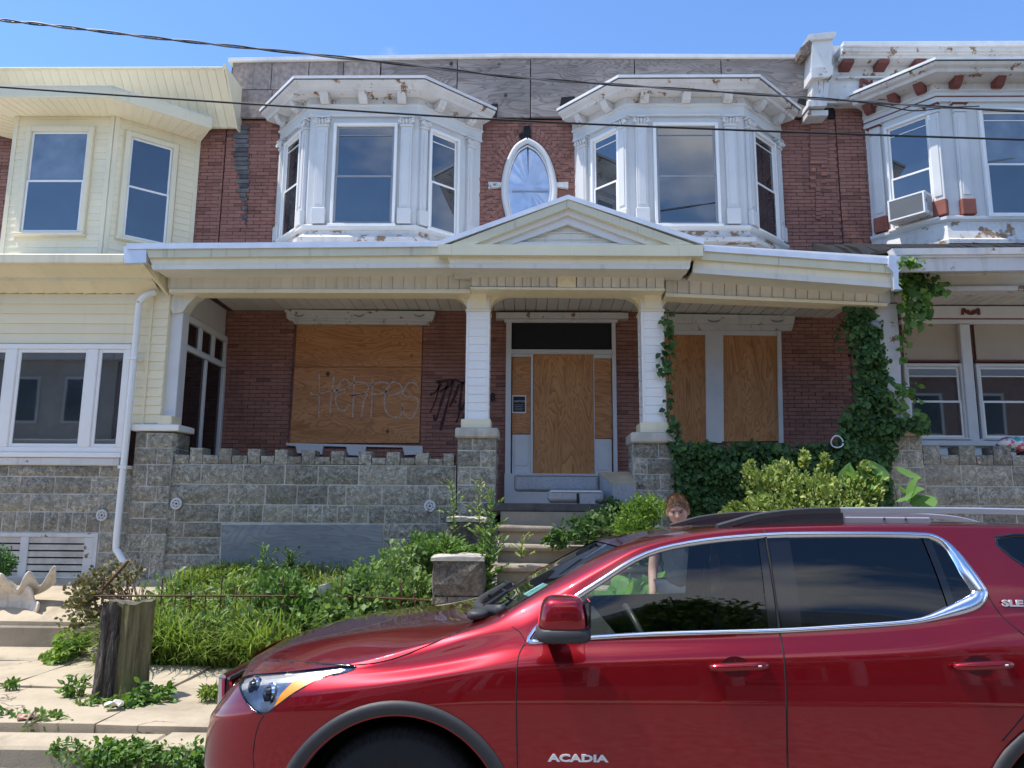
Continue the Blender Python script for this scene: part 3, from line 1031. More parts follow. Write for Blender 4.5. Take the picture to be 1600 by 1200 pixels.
# ------------------------------------------------------------------ columns on stone piers
def column(xl, xr, yt, yb, Yf, capy, basey, sd=.31):
    a, b = W(xl, (yt + yb) / 2, Yf), W(xr, (yt + yb) / 2, Yf)
    zt, zb = W((xl + xr) / 2, yt, Yf).z, W((xl + xr) / 2, yb, Yf).z
    x0, x1 = a.x, b.x
    y1 = Yf + (x1 - x0)
    col = MB().box(x0 + .012, x1 - .012, Yf + .012, y1 - .012, zb, zt + .3).build('porch_column', MAT['white_vinyl'], house)
    for cx2, cy2 in ((x0, Yf), (x1 - .035, Yf), (x0, y1 - .035), (x1 - .035, y1 - .035)):
        MB().box(cx2, cx2 + .035, cy2, cy2 + .035, zb, zt, .004).build('corner_trim', MAT['white_vinyl'], col)
    for p, q in (((x0, Yf), (x1, Yf)), ((x1, Yf), (x1, y1)), ((x0, y1), (x0, Yf))):
        M, L = face_frame(p, q)
        siding(col, M @ Matrix.Translation((0, .012, 0)), .036, L - .036, zb, zt, (zt - zb) / 13, MAT['white_vinyl'], proud=.013)
    MB().box(x0 - .012, x1 + .012, Yf - .012, y1 + .012, zt, zt + .035, .006).build('column_cap', MAT['cream_trim'], col)
    xm = (x0 + x1) / 2
    # scrolled block and side brackets carrying the beam
    zt2 = W((xl + xr) / 2, capy, Yf).z
    m = MB(); m.slab([(xm - .11, Yf + .0, zt + .035), (xm - .11, Yf - .02, zt + .12), (xm - .11, Yf - .10, zt2 - .06), (xm - .11, Yf - .10, zt2), (xm - .11, Yf + .25, zt2), (xm - .11, Yf + .25, zt + .035)], (.22, 0, 0))
    m.build('corbel', MAT['cream_trim'], col)
    for s_ in (-1, 1):
        xa = x0 + .06 if s_ < 0 else x1 - .06
        pts = [(xa, zt + .03), (xa + s_ * .06, zt + .035), (xa + s_ * .07, zt + .10), (xa + s_ * .12, zt + .17), (xa + s_ * .20, zt + .215), (xa + s_ * .34, zt2 - .07), (xa + s_ * .35, zt2 - .005), (xa, zt2 - .005)]
        MB().slab([(p[0], Yf + .06, p[1]) for p in pts], (0, .16, 0)).build('side_bracket', MAT['cream_trim'], col)
    zb2 = W((xl + xr) / 2, basey, Yf).z
    MB().box(x0 - .045, x1 + .03, Yf - .045, y1 + .03, zb2, zb, .012).build('column_base', MAT['cream_trim'], col)
    return x0, x1, zb2

def cap(x0, x1, z0, z1, Yf, d):
    MB().box(x0, x1, Yf, Yf + d, z0, z1, .018).build('pier_cap', MAT['capstone'], house)

c0 = column(727.5, 764.5, 487, 655, 10.02, 450, 670)
c1 = column(1003, 1039.5, 487, 660, 10.02, 452, 677)
def zpx(px, py, Y): return W(px, py, Y).z
pzs = [zpx(742, y, 9.93) for y in (812, 785, 758, 730, 704, 684)]
pzs = [.85, 1.1, 1.34] + [z for z in pzs if z > 1.45]
a, b = W(711, 677, 9.9), W(779, 677, 9.9)
cap(a.x, b.x, zpx(742, 684, 9.9), c0[2], 9.88, .56)
pier(house, W(714, 740, 9.93).x, W(775, 740, 9.93).x, .7, pzs[-1], 9.93, .5, pzs)
pzs2 = [.85, 1.1, 1.34] + [zpx(1022, y, 9.93) for y in (790, 766, 741, 716, 692)]
a, b = W(986, 684, 9.9), W(1057, 684, 9.9)
cap(a.x, b.x, zpx(1022, 692, 9.9), c1[2], 9.88, .56)
pier(house, W(990, 740, 9.93).x, W(1054, 740, 9.93).x, .7, pzs2[-1], 9.93, .5, pzs2)
# left end pier (shared with the neighbour's corner)
pzL = [.72] + [zpx(230, y, 9.95) for y in (862, 835, 810, 785, 760, 726, 700, 676)]
pier(house, W(203, 780, 9.95).x, W(249, 780, 9.95).x + .12, .55, pzL[-1], 9.95, .5, pzL)
# right end pier and plain white post
pzR = [.85, 1.1, 1.36] + [zpx(1420, y, 9.95) for y in (784, 757, 730, 704, 680)]
pier(house, W(1386, 740, 9.95).x, W(1445, 740, 9.95).x, .7, pzR[-1], 9.95, .5, pzR)
a, b = W(1393, 674, 9.9), W(1450, 674, 9.9)
cap(a.x, b.x, zpx(1420, 680, 9.9), zpx(1420, 668, 9.9), 9.88, .56)
p0, p1 = W(1372, 560, 10.0), W(1408, 560, 10.0)
post = MB().box(p0.x, p1.x, 10.0, 10.26, zpx(1400, 668, 10), zpx(1400, 446, 10), .008).build('end_post', MAT['white_worn'], house)
MB().box(p0.x - .02, p1.x + .02, 9.975, 10.285, zpx(1395, 646, 10), zpx(1395, 622, 10), .01).build('post_block', MAT['white_worn'], post)
MB().box(p0.x - .004, p1.x + .004, 9.992, 10.268, zpx(1395, 474.5, 10), zpx(1395, 473, 10)).build('rust_band', MAT['rust'], post)
pts = [(1338, 472), (1372, 470), (1372, 500), (1366, 500), (1362, 490), (1352, 482), (1340, 478)]
MB().pxslab(pts, 10.05, .14).build('side_bracket', MAT['offwhite'], post)
# corner corbel at the left end
pts = [(267, 462), (305, 454), (315, 458), (303, 466), (293, 476), (286, 487), (270, 490), (264, 480)]
MB().pxslab(pts, 10.02, .2).build('side_bracket', MAT['offwhite'], house)
# leader head at the right end of the gutter
MB().pxslab([(1390, 398), (1412, 402), (1412, 418), (1404, 425), (1404, 446), (1410, 452), (1398, 452), (1396, 425), (1388, 416)], 9.38, .1).build('leader_head', MAT['drip'], proof)

# ------------------------------------------------------------------ crenellated stone porch wall
x0w, x1w = W(243, 760, YP).x, W(712, 760, YP).x
def crop(u): return 180 + u * .3625
ztop = zpx(460, 726, YP)
pwall = MB().box(x0w, x1w, YP + .005, YP + .28, .5, ztop).build('porch_wall', MAT['pointing'], house)
rowsz = [zpx(460, y, YP) for y in (726, 757.5, 789, 817, 841, 868, 892)]
rowj = [[365, 548, 728, 872, 1048, 1252], [490, 648, 785, 918, 996, 1150, 1356], [265, 455, 520, 582, 643, 706, 770, 835, 897, 962, 1030, 1095, 1166, 1400], None, None, None]
bxL, bxR = W(345, 850, YP).x, W(597, 850, YP).x
for k in range(6):
    z1_, z0_ = rowsz[k], rowsz[k + 1]
    if rowj[k]:
        course(pwall, x0w, x1w, z0_, z1_, YP, [W(crop(u), 760, YP).x for u in rowj[k]])
    else:
        course(pwall, x0w, bxL - .01, z0_, z1_, YP, [[W(crop(300), 800, YP).x], [W(crop(200), 800, YP).x], [W(crop(318), 800, YP).x]][k - 3])
        course(pwall, bxR + .01, x1w, z0_, z1_, YP, [[W(crop(1280), 800, YP).x], [W(crop(1360), 800, YP).x], None][k - 3])
ms = [190, 252, 320, 378, 446, 503, 570, 627, 686, 744, 803, 862, 928, 987, 1048, 1106, 1168, 1228, 1293, 1352, 1413, 1462]
for i, (u0, u1) in enumerate(zip(ms, ms[1:])):
    hi = i % 2 == 0
    xa, xb = W(crop(u0), 710, YP).x, W(crop(u1), 710, YP).x
    zt = zpx(crop(u0), (698.5 + i * .5) if hi else (710 + i * .35), YP)
    stone(pwall, xa + .006, xb - .006, ztop + .006, zt, YP, depth=.26, bulge=.03)
# sheet of silvered plywood over the basement opening
MB().pxslab([(346, 820), (597, 820), (597, 895), (345, 895)], YP - .012, .03).build('basement_board', MAT['ply_pale'], pwall)
# round iron vents
def rosette(px, py, Y, parent):
    c = W(px, py, Y)
    m = MB()
    rr = .062
    m.tube([(c.x + math.cos(t) * rr, Y - .03, c.z + math.sin(t) * rr) for t in [2 * math.pi * i / 16 for i in range(17)]], .016, 6, cap=False)
    m.tube([(c.x + math.cos(t) * .026, Y - .03, c.z + math.sin(t) * .026) for t in [2 * math.pi * i / 10 for i in range(11)]], .012, 5, cap=False)
    for i in range(6):
        t = 2 * math.pi * i / 6 + .3
        m.tube([(c.x + math.cos(t) * .02, Y - .03, c.z + math.sin(t) * .02), (c.x + math.cos(t) * .065, Y - .03, c.z + math.sin(t) * .065)], .009, 5)
    m.build('vent_rosette', MAT['white_worn'], parent)
rosette(277, 787, YP, pwall); rosette(672, 791, YP, pwall)
# right stretch of porch wall, mostly under ivy
x0r, x1r = W(1054, 760, YP).x, W(1386, 760, YP).x
zt_r = zpx(1200, 712, YP)
rwall = MB().box(x0r, x1r, YP + .005, YP + .28, .5, zt_r).build('porch_wall', MAT['pointing'], house)
zz = zt_r
while zz > .8:
    course(rwall, x0r, x1r, zz - .25, zz, YP)
    zz -= .25
rosette(1086, 800, YP, rwall)
# porch floor
MB().box(-4.75, 4.9, 10.29, YW, 1.62, 1.75).build('porch_floor', MAT['concrete_old'], house)
MB().box(c0[1] - .02, c1[0] + .02, 9.9, 10.288, 1.62, 1.75).build('porch_floor', MAT['concrete_old'], house)
MB().box(c0[1] - .02, c1[0] + .02, 9.72, 9.898, 1.66, 1.765, .012).build('porch_step_edge', simple('dark_board', (.09, .08, .075), .8, .3, 6, .4, 60), house)

# ------------------------------------------------------------------ openings under the porch
wb = MB().pxslab([(447, 692), (660, 697), (660, 710), (632, 711), (629, 699), (572, 698), (570, 712), (543, 711), (541, 698), (505, 697), (503, 710), (464, 708), (462, 697), (447, 696)], YB - .05, .06).build('boarded_window', MAT['grey_white'], house)
MB().pxslab([(464, 507), (660, 510), (658.5, 573), (460.5, 573)], YB - .002, .02).build('plywood_sheet', MAT['ply'], wb)
gb = MB().pxslab([(460.3, 574), (658.4, 574), (655, 692), (453, 692)], YB - .004, .02).build('plywood_sheet', MAT['ply'], wb)
MB().pxslab([(444, 483.5), (680, 486.5), (677, 498), (448, 497)], YB - .12, .13).build('window_head', MAT['white_worn'], wb)
MB().pxslab([(449, 497), (676, 498), (674, 502), (452, 501)], YB - .10, .11).build('window_head', MAT['white_worn'], wb)
MB().pxslab([(457, 501), (672, 502), (670, 507.5), (460, 506)], YB - .07, .08).build('window_head', MAT['white_worn'], wb)
for cxp in (467, 561, 655):
    MB().pxslab([(cxp - 9, 490.5), (cxp, 493), (cxp + 9, 490.5), (cxp + 6, 494), (cxp, 495.5), (cxp - 6, 494)], YB - .128, .012).build('swag', MAT['sash_grey'], wb)
# sprayed letters on the board, read off the photograph (1600 x 1133 enlargement of 240,420 - 720,760)
sc_ = .3
def crp(pts): return [W(240 + a * sc_, 420 + b * sc_, YB - .006) for a, b in pts]
paint = simple('pale_spray_paint', (.52, .40, .33), .7, .3, 30)
strokes = [[(862, 545), (864, 640), (860, 775)], [(815, 648), (850, 655), (920, 637), (1010, 628)], [(940, 560), (928, 650), (918, 752)],
           [(955, 660), (1000, 640), (1018, 595), (992, 575), (962, 610), (948, 680), (962, 730), (995, 738), (1018, 705)],
           [(1045, 560), (1042, 660), (1036, 772)], [(1018, 605), (1060, 590), (1110, 600), (1118, 630), (1080, 655), (1030, 660)], [(1030, 662), (1110, 650), (1095, 690), (1082, 770)],
           [(1142, 575), (1138, 660), (1132, 775)], [(1120, 612), (1180, 590), (1228, 602), (1210, 640), (1140, 655)],
           [(1222, 662), (1290, 640), (1282, 600), (1240, 592), (1210, 640), (1202, 710), (1225, 762), (1280, 770), (1300, 720)],
           [(1378, 632), (1368, 600), (1328, 596), (1300, 640), (1310, 665), (1368, 672), (1375, 720), (1340, 782), (1302, 745), (1296, 700)]]
m = MB()
for s_ in strokes: stroke(m, smooth_path(crp(s_), 4), .022, YB - .0075, .003)
m.build('graffiti_lettering', paint, gb)
dark = simple('dark_spray_paint', (.05, .018, .02), .7, .3, 30)
dst = [[(1440, 655), (1470, 640), (1500, 600)], [(1472, 590), (1560, 578), (1600, 590)], [(1490, 590), (1470, 680), (1440, 750)], [(1535, 590), (1500, 690), (1470, 790), (1460, 760)], [(1490, 640), (1540, 610), (1560, 580), (1545, 650), (1520, 740), (1495, 840)],
       [(1590, 600), (1570, 660), (1540, 720)], [(1610, 590), (1600, 660), (1590, 760), (1575, 800)], [(1600, 600), (1640, 590), (1625, 680), (1600, 740)], [(1660, 600), (1640, 700), (1610, 800)], [(1570, 690), (1576, 694)]]
m = MB()
for s_ in dst: stroke(m, smooth_path(crp(s_), 4), .035, YB - .008, .004)
m.build('graffiti_tag', dark, wall)

rb = MB().pxslab([(1102, 515), (1130, 515), (1131, 692), (1104, 692)], YB - .04, .05).build('boarded_window', MAT['grey_white'], house)
MB().pxslab([(1030, 523), (1104, 522), (1106, 692), (1030, 692)], YB - .004, .02).build('plywood_sheet', MAT['ply_v'], rb)
MB().pxslab([(1128.5, 524), (1214.5, 525), (1217.5, 689), (1131, 690)], YB - .004, .02).build('plywood_sheet', MAT['ply_v'], rb)
MB().pxslab([(1214.5, 516), (1220.5, 516), (1224.5, 692), (1217.5, 692)], YB - .04, .05).build('window_frame', MAT['grey_white'], rb)
MB().pxslab([(1020, 516), (1214, 517), (1214, 524.5), (1020, 522)], YB - .035, .045).build('window_frame', MAT['grey_white'], rb)
MB().pxslab([(1020, 490), (1243, 493), (1240, 507), (1020, 505)], YB - .12, .13).build('window_head', MAT['white_worn'], rb)
MB().pxslab([(1020, 505), (1240, 507), (1237, 516.5), (1020, 515)], YB - .08, .09).build('window_head', MAT['white_worn'], rb)
for cxp in (1116, 1215):
    MB().pxslab([(cxp - 11, 499), (cxp, 501), (cxp + 11, 499), (cxp + 7, 503), (cxp, 504), (cxp - 7, 503)], YB - .128, .012).build('swag', MAT['sash_grey'], rb)

zfl = 1.755
def dbox(name, x0, y0, x1, y1, Y, t, mat, par, c=.004, floor=False):
    a, b = W(x0, (y0 + y1) / 2, Y), W(x1, (y0 + y1) / 2, Y)
    z0 = zfl if floor else W((x0 + x1) / 2, y1, Y).z
    return MB().box(a.x, b.x, Y, Y + t, z0, W((x0 + x1) / 2, y0, Y).z, c).build(name, mat, par)
door = dbox('front_door', 833, 549, 927.5, 740, YB - .03, .03, MAT['ply_v'], house, floor=True)
door['label'] = 'tall plywood sheet nailed over the front door'
dbox('transom', 798, 504, 957, 545, YB - .02, .02, MAT['black'], door)
dbox('transom_bar', 797, 546, 958, 553, YB - .06, .07, MAT['grey_white'], door)
for i in range(32):
    a = 798 + i * 5
    dbox('dentil', a, 548.4, a + 2.6, 552.5, YB - .072, .012, MAT['grey_white'], door, 0)
for a, b in ((790, 798.5), (957.5, 963.5)):
    dbox('door_jamb', a, 497, b, 740, YB - .07, .08, MAT['grey_white'], door, floor=True)
dbox('door_head', 788, 497, 965, 503.5, YB - .071, .08, MAT['grey_white'], door)
dbox('door_cornice', 775, 488, 982, 497.5, YB - .14, .15, MAT['white_worn'], door)
for (a, b, c_, d_) in ((800, 829, 557.5, 678), (929, 956, 560, 685)):
    dbox('sidelight_board', a, c_, b, d_, YB - .012, .015, MAT['ply'], door)
    lo = dbox('sidelight_panel', a, d_ + 1, b, 740, YB - .014, .018, MAT['grey_white'], door, floor=True)
    dbox('panel_moulding', a + 4, d_ + 6, b - 4, d_ + 50, YB - .026, .02, MAT['grey_white'], door, .006)
dbox('door_stile', 829.3, 553.5, 832.7, 740, YB - .045, .05, MAT['grey_white'], door, floor=True)
dbox('door_stile', 927.8, 553.5, 929.4, 740, YB - .02, .03, MAT['grey_white'], door, floor=True)
dbox('door_head', 799, 553.2, 833, 557.3, YB - .03, .035, MAT['grey_white'], door)
dbox('door_head', 928, 553.2, 957, 559.5, YB - .03, .035, MAT['grey_white'], door)
dbox('threshold', 788, 740, 965, 770, YB - .22, .2, MAT['grey_white'], door, floor=True)
c = W(766, 626, YB - .01)
text_mesh('house_number', '28', .17, MAT['black'], house, (c.x, YB - .012, c.z), sx=.9, extrude=.006, bold=.004)
# notice pinned on the side light
nt = MB().pxbox(800.3, 617.5, 822, 645.5, YB - .018, .004).build('paper_notice', simple('notice_paper', (.75, .75, .74), .6, .03), None)
tag(nt, 'black and white paper notice pinned on the plywood left of the door', 'notice')
nb = MB().pxbox(801.8, 619.5, 820.5, 643.5, YB - .0195, .0012).build('printed_block', MAT['black'], nt)
c = W(812, 628.5, YB - .02)
text_mesh('notice_text', 'NOTICE', .045, MAT['white'], nt, (c.x, YB - .0205, c.z), extrude=.0004)
for i in range(4):
    c = W(811, 632.5 + i * 2.6, YB - .02)
    MB().box(c.x - .07, c.x + .07 - .015 * (i % 2), YB - .0203, YB - .0195, c.z - .004, c.z + .003).build('text_line', MAT['sash_grey'], nt)

# left end of the porch: glazed side of the neighbour's closed porch
gx = -4.70
side = MB().box(gx - .10, gx - .02, 10.32, 11.72, W(290, 665, 10.3).z - 1.0, zc0).build('side_glazing', MAT['grey_white'], house)
def sidept(px, py):
    d = CAMROT @ Vector(((px - 800) / FOC, -(py - 600) / FOC, -1)); t = gx / d.x
    return d.y * t, CAMZ + d.z * t
zt0 = 4.28; zm = 3.88
yy = [10.30, 10.76, 11.22, 11.68]
for i in range(3):
    MB().box(gx - .012, gx + .0, yy[i] + .07, yy[i + 1] - .04, zm + .05, zt0 - .06, 0).build('pane', MAT['pane_dark'], side)
    MB().box(gx - .03, gx + .03, yy[i + 1] - .05, yy[i + 1] + .05, zm, zt0, .008).build('mullion', MAT['grey_white'], side)
MB().box(gx - .03, gx + .04, 10.25, 11.72, zm - .06, zm + .02, .01).build('transom_rail', MAT['grey_white'], side)
MB().box(gx - .03, gx + .035, 10.25, 11.72, zt0 - .05, zt0 + .05, .01).build('transom_rail', MAT['grey_white'], side)
for a, b in ((10.32, 10.98), (11.05, 11.62)):
    MB().box(gx - .012, gx + .0, a, b, 2.2, zm - .06, 0).build('pane', MAT['pane_dark'], side)
MB().box(gx - .03, gx + .03, 10.98, 11.05, 2.0, zm - .06, .008).build('mullion', MAT['grey_white'], side)
MB().box(gx - .06, gx + .04, 11.64, 11.73, 1.75, zm - .06, .01).build('mullion', MAT['grey_white'], side)
MB().box(gx - .12, gx + .06, 10.06, 10.27, zpx(265, 668, 10.05), W(265, 452, 10.0).z, .008).build('corner_post', MAT['grey_white'], side)
b0, b1 = W(203, 668, 9.95), W(280, 668, 9.95)

# ------------------------------------------------------------------ bricks
def rect(pts, Y=YB, pad=.0):
    v = [W(a, b, Y) for a, b in pts]
    return (min(p.x for p in v) - pad, max(p.x for p in v) + pad, min(p.z for p in v) - pad, max(p.z for p in v) + pad)
hol = [(planL[0][0] + .03, planL[3][0] - .03, zb_ - .5, 8.2), (planR[0][0] + .03, planR[3][0] - .03, zb_ - .5, 8.2),
       rect([(460, 507), (657, 692)]), rect([(1030, 515), (1220, 692)]), (W(796, 600, YB).x, W(960, 600, YB).x, 1.6, W(870, 497, YB).z)]
for i in range(len(ov)):
    pass
zlo = min(v.z for v in ov); zhi = max(v.z for v in ov)
for k in range(14):
    z0_ = zlo + (zhi - zlo) * k / 14; z1_ = zlo + (zhi - zlo) * (k + 1) / 14
    zm_ = (z0_ + z1_) / 2
    xs = []
    for p, q in zip(pth, pth[1:]):
        if (p.z - zm_) * (q.z - zm_) < 0: xs.append(p.x + (q.x - p.x) * (zm_ - p.z) / (q.z - p.z))
    if len(xs) >= 2: hol.append((min(xs), max(xs), z0_, z1_))
zlowtop = zc0 + .05
bricks(house, XL + .01, XR - .01, 1.76, zlowtop, YB, hol, 0)
def vis(x, z):
    return not (planL[0][0] - .15 < x + .1 < planL[3][0] + .0) and z > 5.45 and x > -4.6
bricks(house, XL + .01, XR - .01, 5.05, ZPB + .02, YB, hol, 300, best=vis)
# fan of header bricks round the pointed window
m_ov = MB()
for k in range(3):
    for i in range(0, 42):
        t = i / 41
        idx = int((.62 + t * .76) * (nseg - 1)) % (nseg - 1)
        v = pth[idx]
        d = Vector((v.x - cx_, 0, (v.z - cz_))).normalized()
        c = Vector((v.x, 0, v.z)) + d * (.13 + k * .115)
        tx = Vector((-d.z, 0, d.x))
        if k == 2 and v.z > zhi - .3: continue
        a, b = .026, .052
        q = [c + tx * a - d * b, c + tx * a + d * b, c - tx * a + d * b, c - tx * a - d * b]
        m_ov.slab([(p.x, YB - .009, p.z) for p in q], (0, .012, 0))
o_ = m_ov.build('arch_brickwork', MAT['brick'], house); o_['kind'] = 'stuff'
# corbelled pilaster of brick below the party-wall block
for i in range(26):
    y = 182 + i * 6.2
    w0, w1 = (1266, 1293) if i < 12 else ((1266, 1275) if i % 2 else (1284, 1293)) if i < 18 else (1275, 1283)
    MB().pxbox(w0, y, w1, y + 5.4, YB - .03, .045, .004).build('pilaster_brick', MAT['brick'], house)
# ------------------------------------------------------------------ cream house on the left
lh = thing('row_house', 'row house clad in cream siding with an enclosed porch and triple window', 'row house', (-7.4, 11.9, .6), 'row houses along the street')
XA, XB = -10.2, XL
MB().box(XA, XB - .01, YW, 12.1, .5, 8.0).build('wall', MAT['mortar_dark'], lh)
MB().box(XA, XB - .01, 12.12, 20.0, .4, 8.6).build('house_block', MAT['mortar_dark'], lh)
lp = [(-8.25, YB), (xof(13, YF), YF), (xof(171, YF), YF), (xof(309, YB), YB)]
lzb = W(100, 400, YF).z
lz0, lz1 = W(90, 364, YF).z - .16, W(90, 207, YF).z
lzt = W(100, 182, YF).z + .10
zso = W(100, 151, YF - .5).z
bay(lh, lp, lzb, lz0, lz1, lzt, 'cream', (None, (xof(44, YF) - lp[1][0], xof(134, YF) - lp[1][0]), (.24, -.42)), overhang=.5, rise=(zso - (lzt - .1)) / .6)
bricks(lh, XA, XB - .012, 5.1, 8.0, YB, [(lp[0][0], lp[3][0] - .03, 5, 8.5)], 60, best=lambda x, z: x > lp[3][0])
# slanted upright boards of the eave
def mans(i, n=34):
    xa = -9.4 + (-4.72 + 9.4) * i / n; return xa
zt_, zb_2 = W(200, 113, 11.0).z, W(355, 199, 11.6).z
eave = MB().box(-9.4, -4.72, 10.93, 11.9, zt_ + .02, W(200, 104, 10.93).z, .01).build('eave_coping', MAT['cream_trim'], lh)
for i in range(34):
    xa, xb = mans(i) + .004, mans(i + 1) - .004
    MB().hexa([(xa, 11.60, zb_2), (xb, 11.612, zb_2), (xb, 11.65, zb_2), (xa, 11.65, zb_2), (xa, 10.96, zt_ + .02), (xb, 10.972, zt_ + .02), (xb, 11.01, zt_ + .02), (xa, 11.01, zt_ + .02)]).build('eave_board', MAT['cream'], eave)
MB().slab([(-4.718, 11.58, zb_2 - .03), (-4.718, YB, zb_2 - .03), (-4.718, YB, zt_ + .1), (-4.718, 10.93, zt_ + .1)], (.03, 0, 0)).build('eave_end', MAT['cream_trim'], eave)
# porch roof edge, two sloped soffits
z_g0, z_g1 = W(100, 412, 9.45).z, W(100, 397, 9.45).z
xe = W(195, 405, 9.45).x
pr_ = MB().box(XA, xe, 9.43, 9.56, z_g0, z_g1, .012).build('porch_gutter', MAT['cream_trim'], lh)
MB().slab([(XA, 9.5, z_g1 - .02), (-4.95, 9.5, z_g1 - .02), (-4.95, YB, 5.62), (XA, YB, 5.62)], (0, 0, .04)).build('porch_roof', MAT['flash'], pr_)
z_s1, z_s2 = W(100, 435, 9.75).z, W(100, 459, 10.0).z
xr1 = W(243, 440, 9.75).x
MB().pxslab([(193, 385), (229, 386), (228, 410), (194, 411)], 9.42, .12).build('gutter_end', MAT['drip'], pr_)
n = 30
for i in range(n):
    xa = XA + (xr1 - .05 - XA) * i / n + .004; xb = XA + (xr1 - .05 - XA) * (i + 1) / n - .004
    MB().hexa([(xa, 9.5, z_g0 + .01), (xb, 9.5, z_g0 + .022), (xb, 9.75, z_s1 + .012), (xa, 9.75, z_s1), (xa, 9.5, z_g0 + .04), (xb, 9.5, z_g0 + .04), (xb, 9.75, z_s1 + .04), (xa, 9.75, z_s1 + .04)]).build('soffit_board', MAT['cream'], pr_)
    MB().hexa([(xa, 9.77, z_s1 - .012), (xb, 9.77, z_s1), (xb, 10.0, z_s2 + .012), (xa, 10.0, z_s2), (xa, 9.77, z_s1 + .03), (xb, 9.77, z_s1 + .03), (xb, 10.0, z_s2 + .04), (xa, 10.0, z_s2 + .04)]).build('soffit_board', MAT['cream'], pr_)
MB().box(XA, xr1 - .05, 9.752, 9.768, z_s1 - .03, z_s1 + .02).build('soffit_trim', MAT['cream_trim'], pr_)
a = W(229, 392, 9.42); b = W(262, 455, 9.9)
MB().slab([(xr1 - .06, 9.45, z_g1 - .05), (xr1 - .06, 9.45, z_g0), (xr1 - .02, 9.76, z_s1 - .03), (xr1 + .04, 10.0, z_s2 - .02), (xr1 + .04, 10.0, z_s2 + .4)], (.03, 0, 0)).build('eave_end', MAT['cream_trim'], pr_)
# front wall of the closed porch
Yp = 10.0
pz = lambda px, py, Y=10.0: W(px, py, Y).z
front = MB().box(XA, W(200, 600, 10.03).x, 10.03, 10.2, pz(100, 727), z_s2 + .1).build('porch_front', MAT['cream_trim'], lh)
Mf, Lf = face_frame((XA, 10.03), (-4.9, 10.03))
siding(front, Mf, 0, W(214, 500, 10.03).x - XA, pz(100, 536), z_s2 + .02, (z_s2 - pz(100, 536)) / 5, MAT['cream'], proud=.02)
xcl = W(216, 560, 10.0).x
siding(front, Mf @ Matrix.Translation((0, -.03, 0)), W(210, 560, 10.0).x - XA, W(258, 560, 10.0).x - XA, pz(235, 661), z_s2 - .02, .118, MAT['cream'], proud=.016)
MB().box(W(204, 560, 10.0).x, W(259, 560, 10.0).x, 10.001, 10.3, pz(235, 665), z_s2 + .1).build('porch_corner', MAT['cream_trim'], front)
MB().pxbox(228, 462, 232, 664, 9.965, .05).build('corner_trim', MAT['cream_trim'], front)
MB().pxbox(204, 663, 279, 673, 9.90, .5, .012).build('corner_sill', MAT['white_vinyl'], front)
MB().pxbox(246, 649, 268, 664, 9.93, .3, .012).build('corner_block', MAT['cream_trim'], front)
# triple window
wz0, wz1 = pz(100, 707), pz(100, 538)
xm = [W(-105, 620, 10).x, W(14, 620, 10).x, W(141, 620, 10).x, W(200, 620, 10).x]
fr = MB()
fr.box(xm[0], xm[3], 9.965, 10.03, wz1 - .07, wz1, .008)
fr.box(xm[0], xm[3], 9.965, 10.03, wz0, wz0 + .07, .008)
fr.box(xm[3] - .06, xm[3], 9.966, 10.03, wz0 + .07, wz1 - .07, .008)
for x_ in xm[1:3]: fr.box(x_ - .07, x_ + .07, 9.962, 10.03, wz0 + .07, wz1 - .07, .01)
win = fr.build('window', MAT['white_vinyl'], lh)
for a, b in zip(xm, xm[1:]):
    m = MB(); ring(m, a + .07, b - .06, wz0 + .07, wz1 - .07, .045, 9.985, 10.02); m.build('sash', MAT['white_vinyl'], win)
    MB().box(a + .11, b - .10, 10.0, 10.006, wz0 + .11, wz1 - .11).build('pane', MAT['pane'], win)
for a in (-8, 15.6):
    pass
MB().box(xm[0], xm[3] + .01, 9.93, 10.03, pz(100, 715), wz0 - .002, .01).build('window_sill', MAT['white_vinyl'], win)
MB().box(XA, W(189, 720, 10).x, 9.95, 10.03, pz(100, 727), pz(100, 715.5), .008).build('sill_board', MAT['white_worn'], win)
# stone base
zr_ = [pz(100, y) for y in (727, 745, 772, 800, 832)]
xs1 = W(203, 780, 9.98).x - .01
base = MB().box(XA, xs1, 10.005, 10.25, .4, zr_[0]).build('stone_base', MAT['pointing'], lh)
for k in range(3): course(base, XA, xs1, zr_[k + 1], zr_[k], YP, wmin=.4, wmax=.62)
bx0, bx1 = W(-90, 860, 10).x, W(152, 860, 10).x
xx = bx0
course(base, XA, bx0 - .01, zr_[4], zr_[3], YP)
js = [bx0 + (bx1 - bx0) * i / 11 for i in range(12)]
course(base, bx0, bx1, zr_[4], zr_[3], YP, js[1:-1])
course(base, bx1, xs1, zr_[4], zr_[3], YP, [])
zz = zr_[4]
while zz > .6:
    course(base, XA, bx0 - .012, zz - .25, zz, YP); course(base, bx1 + .012, xs1, zz - .25, zz, YP, [])
    zz -= .25
rosette(161, 805, YP, base)
bw = MB(); ring(bw, bx0, bx1, pz(100, 908), pz(100, 833), .05, 9.985, 10.05); bw.box(W(131, 860, 10).x, bx1 - .05, 9.99, 10.05, pz(100, 908) + .05, pz(100, 833) - .05, .006)
bw.box(W(30, 870, 10).x, W(43, 870, 10).x, 9.988, 10.05, pz(100, 908) + .05, pz(100, 833) - .05, .006)
bwin = bw.build('basement_window', MAT['white_worn'], lh)
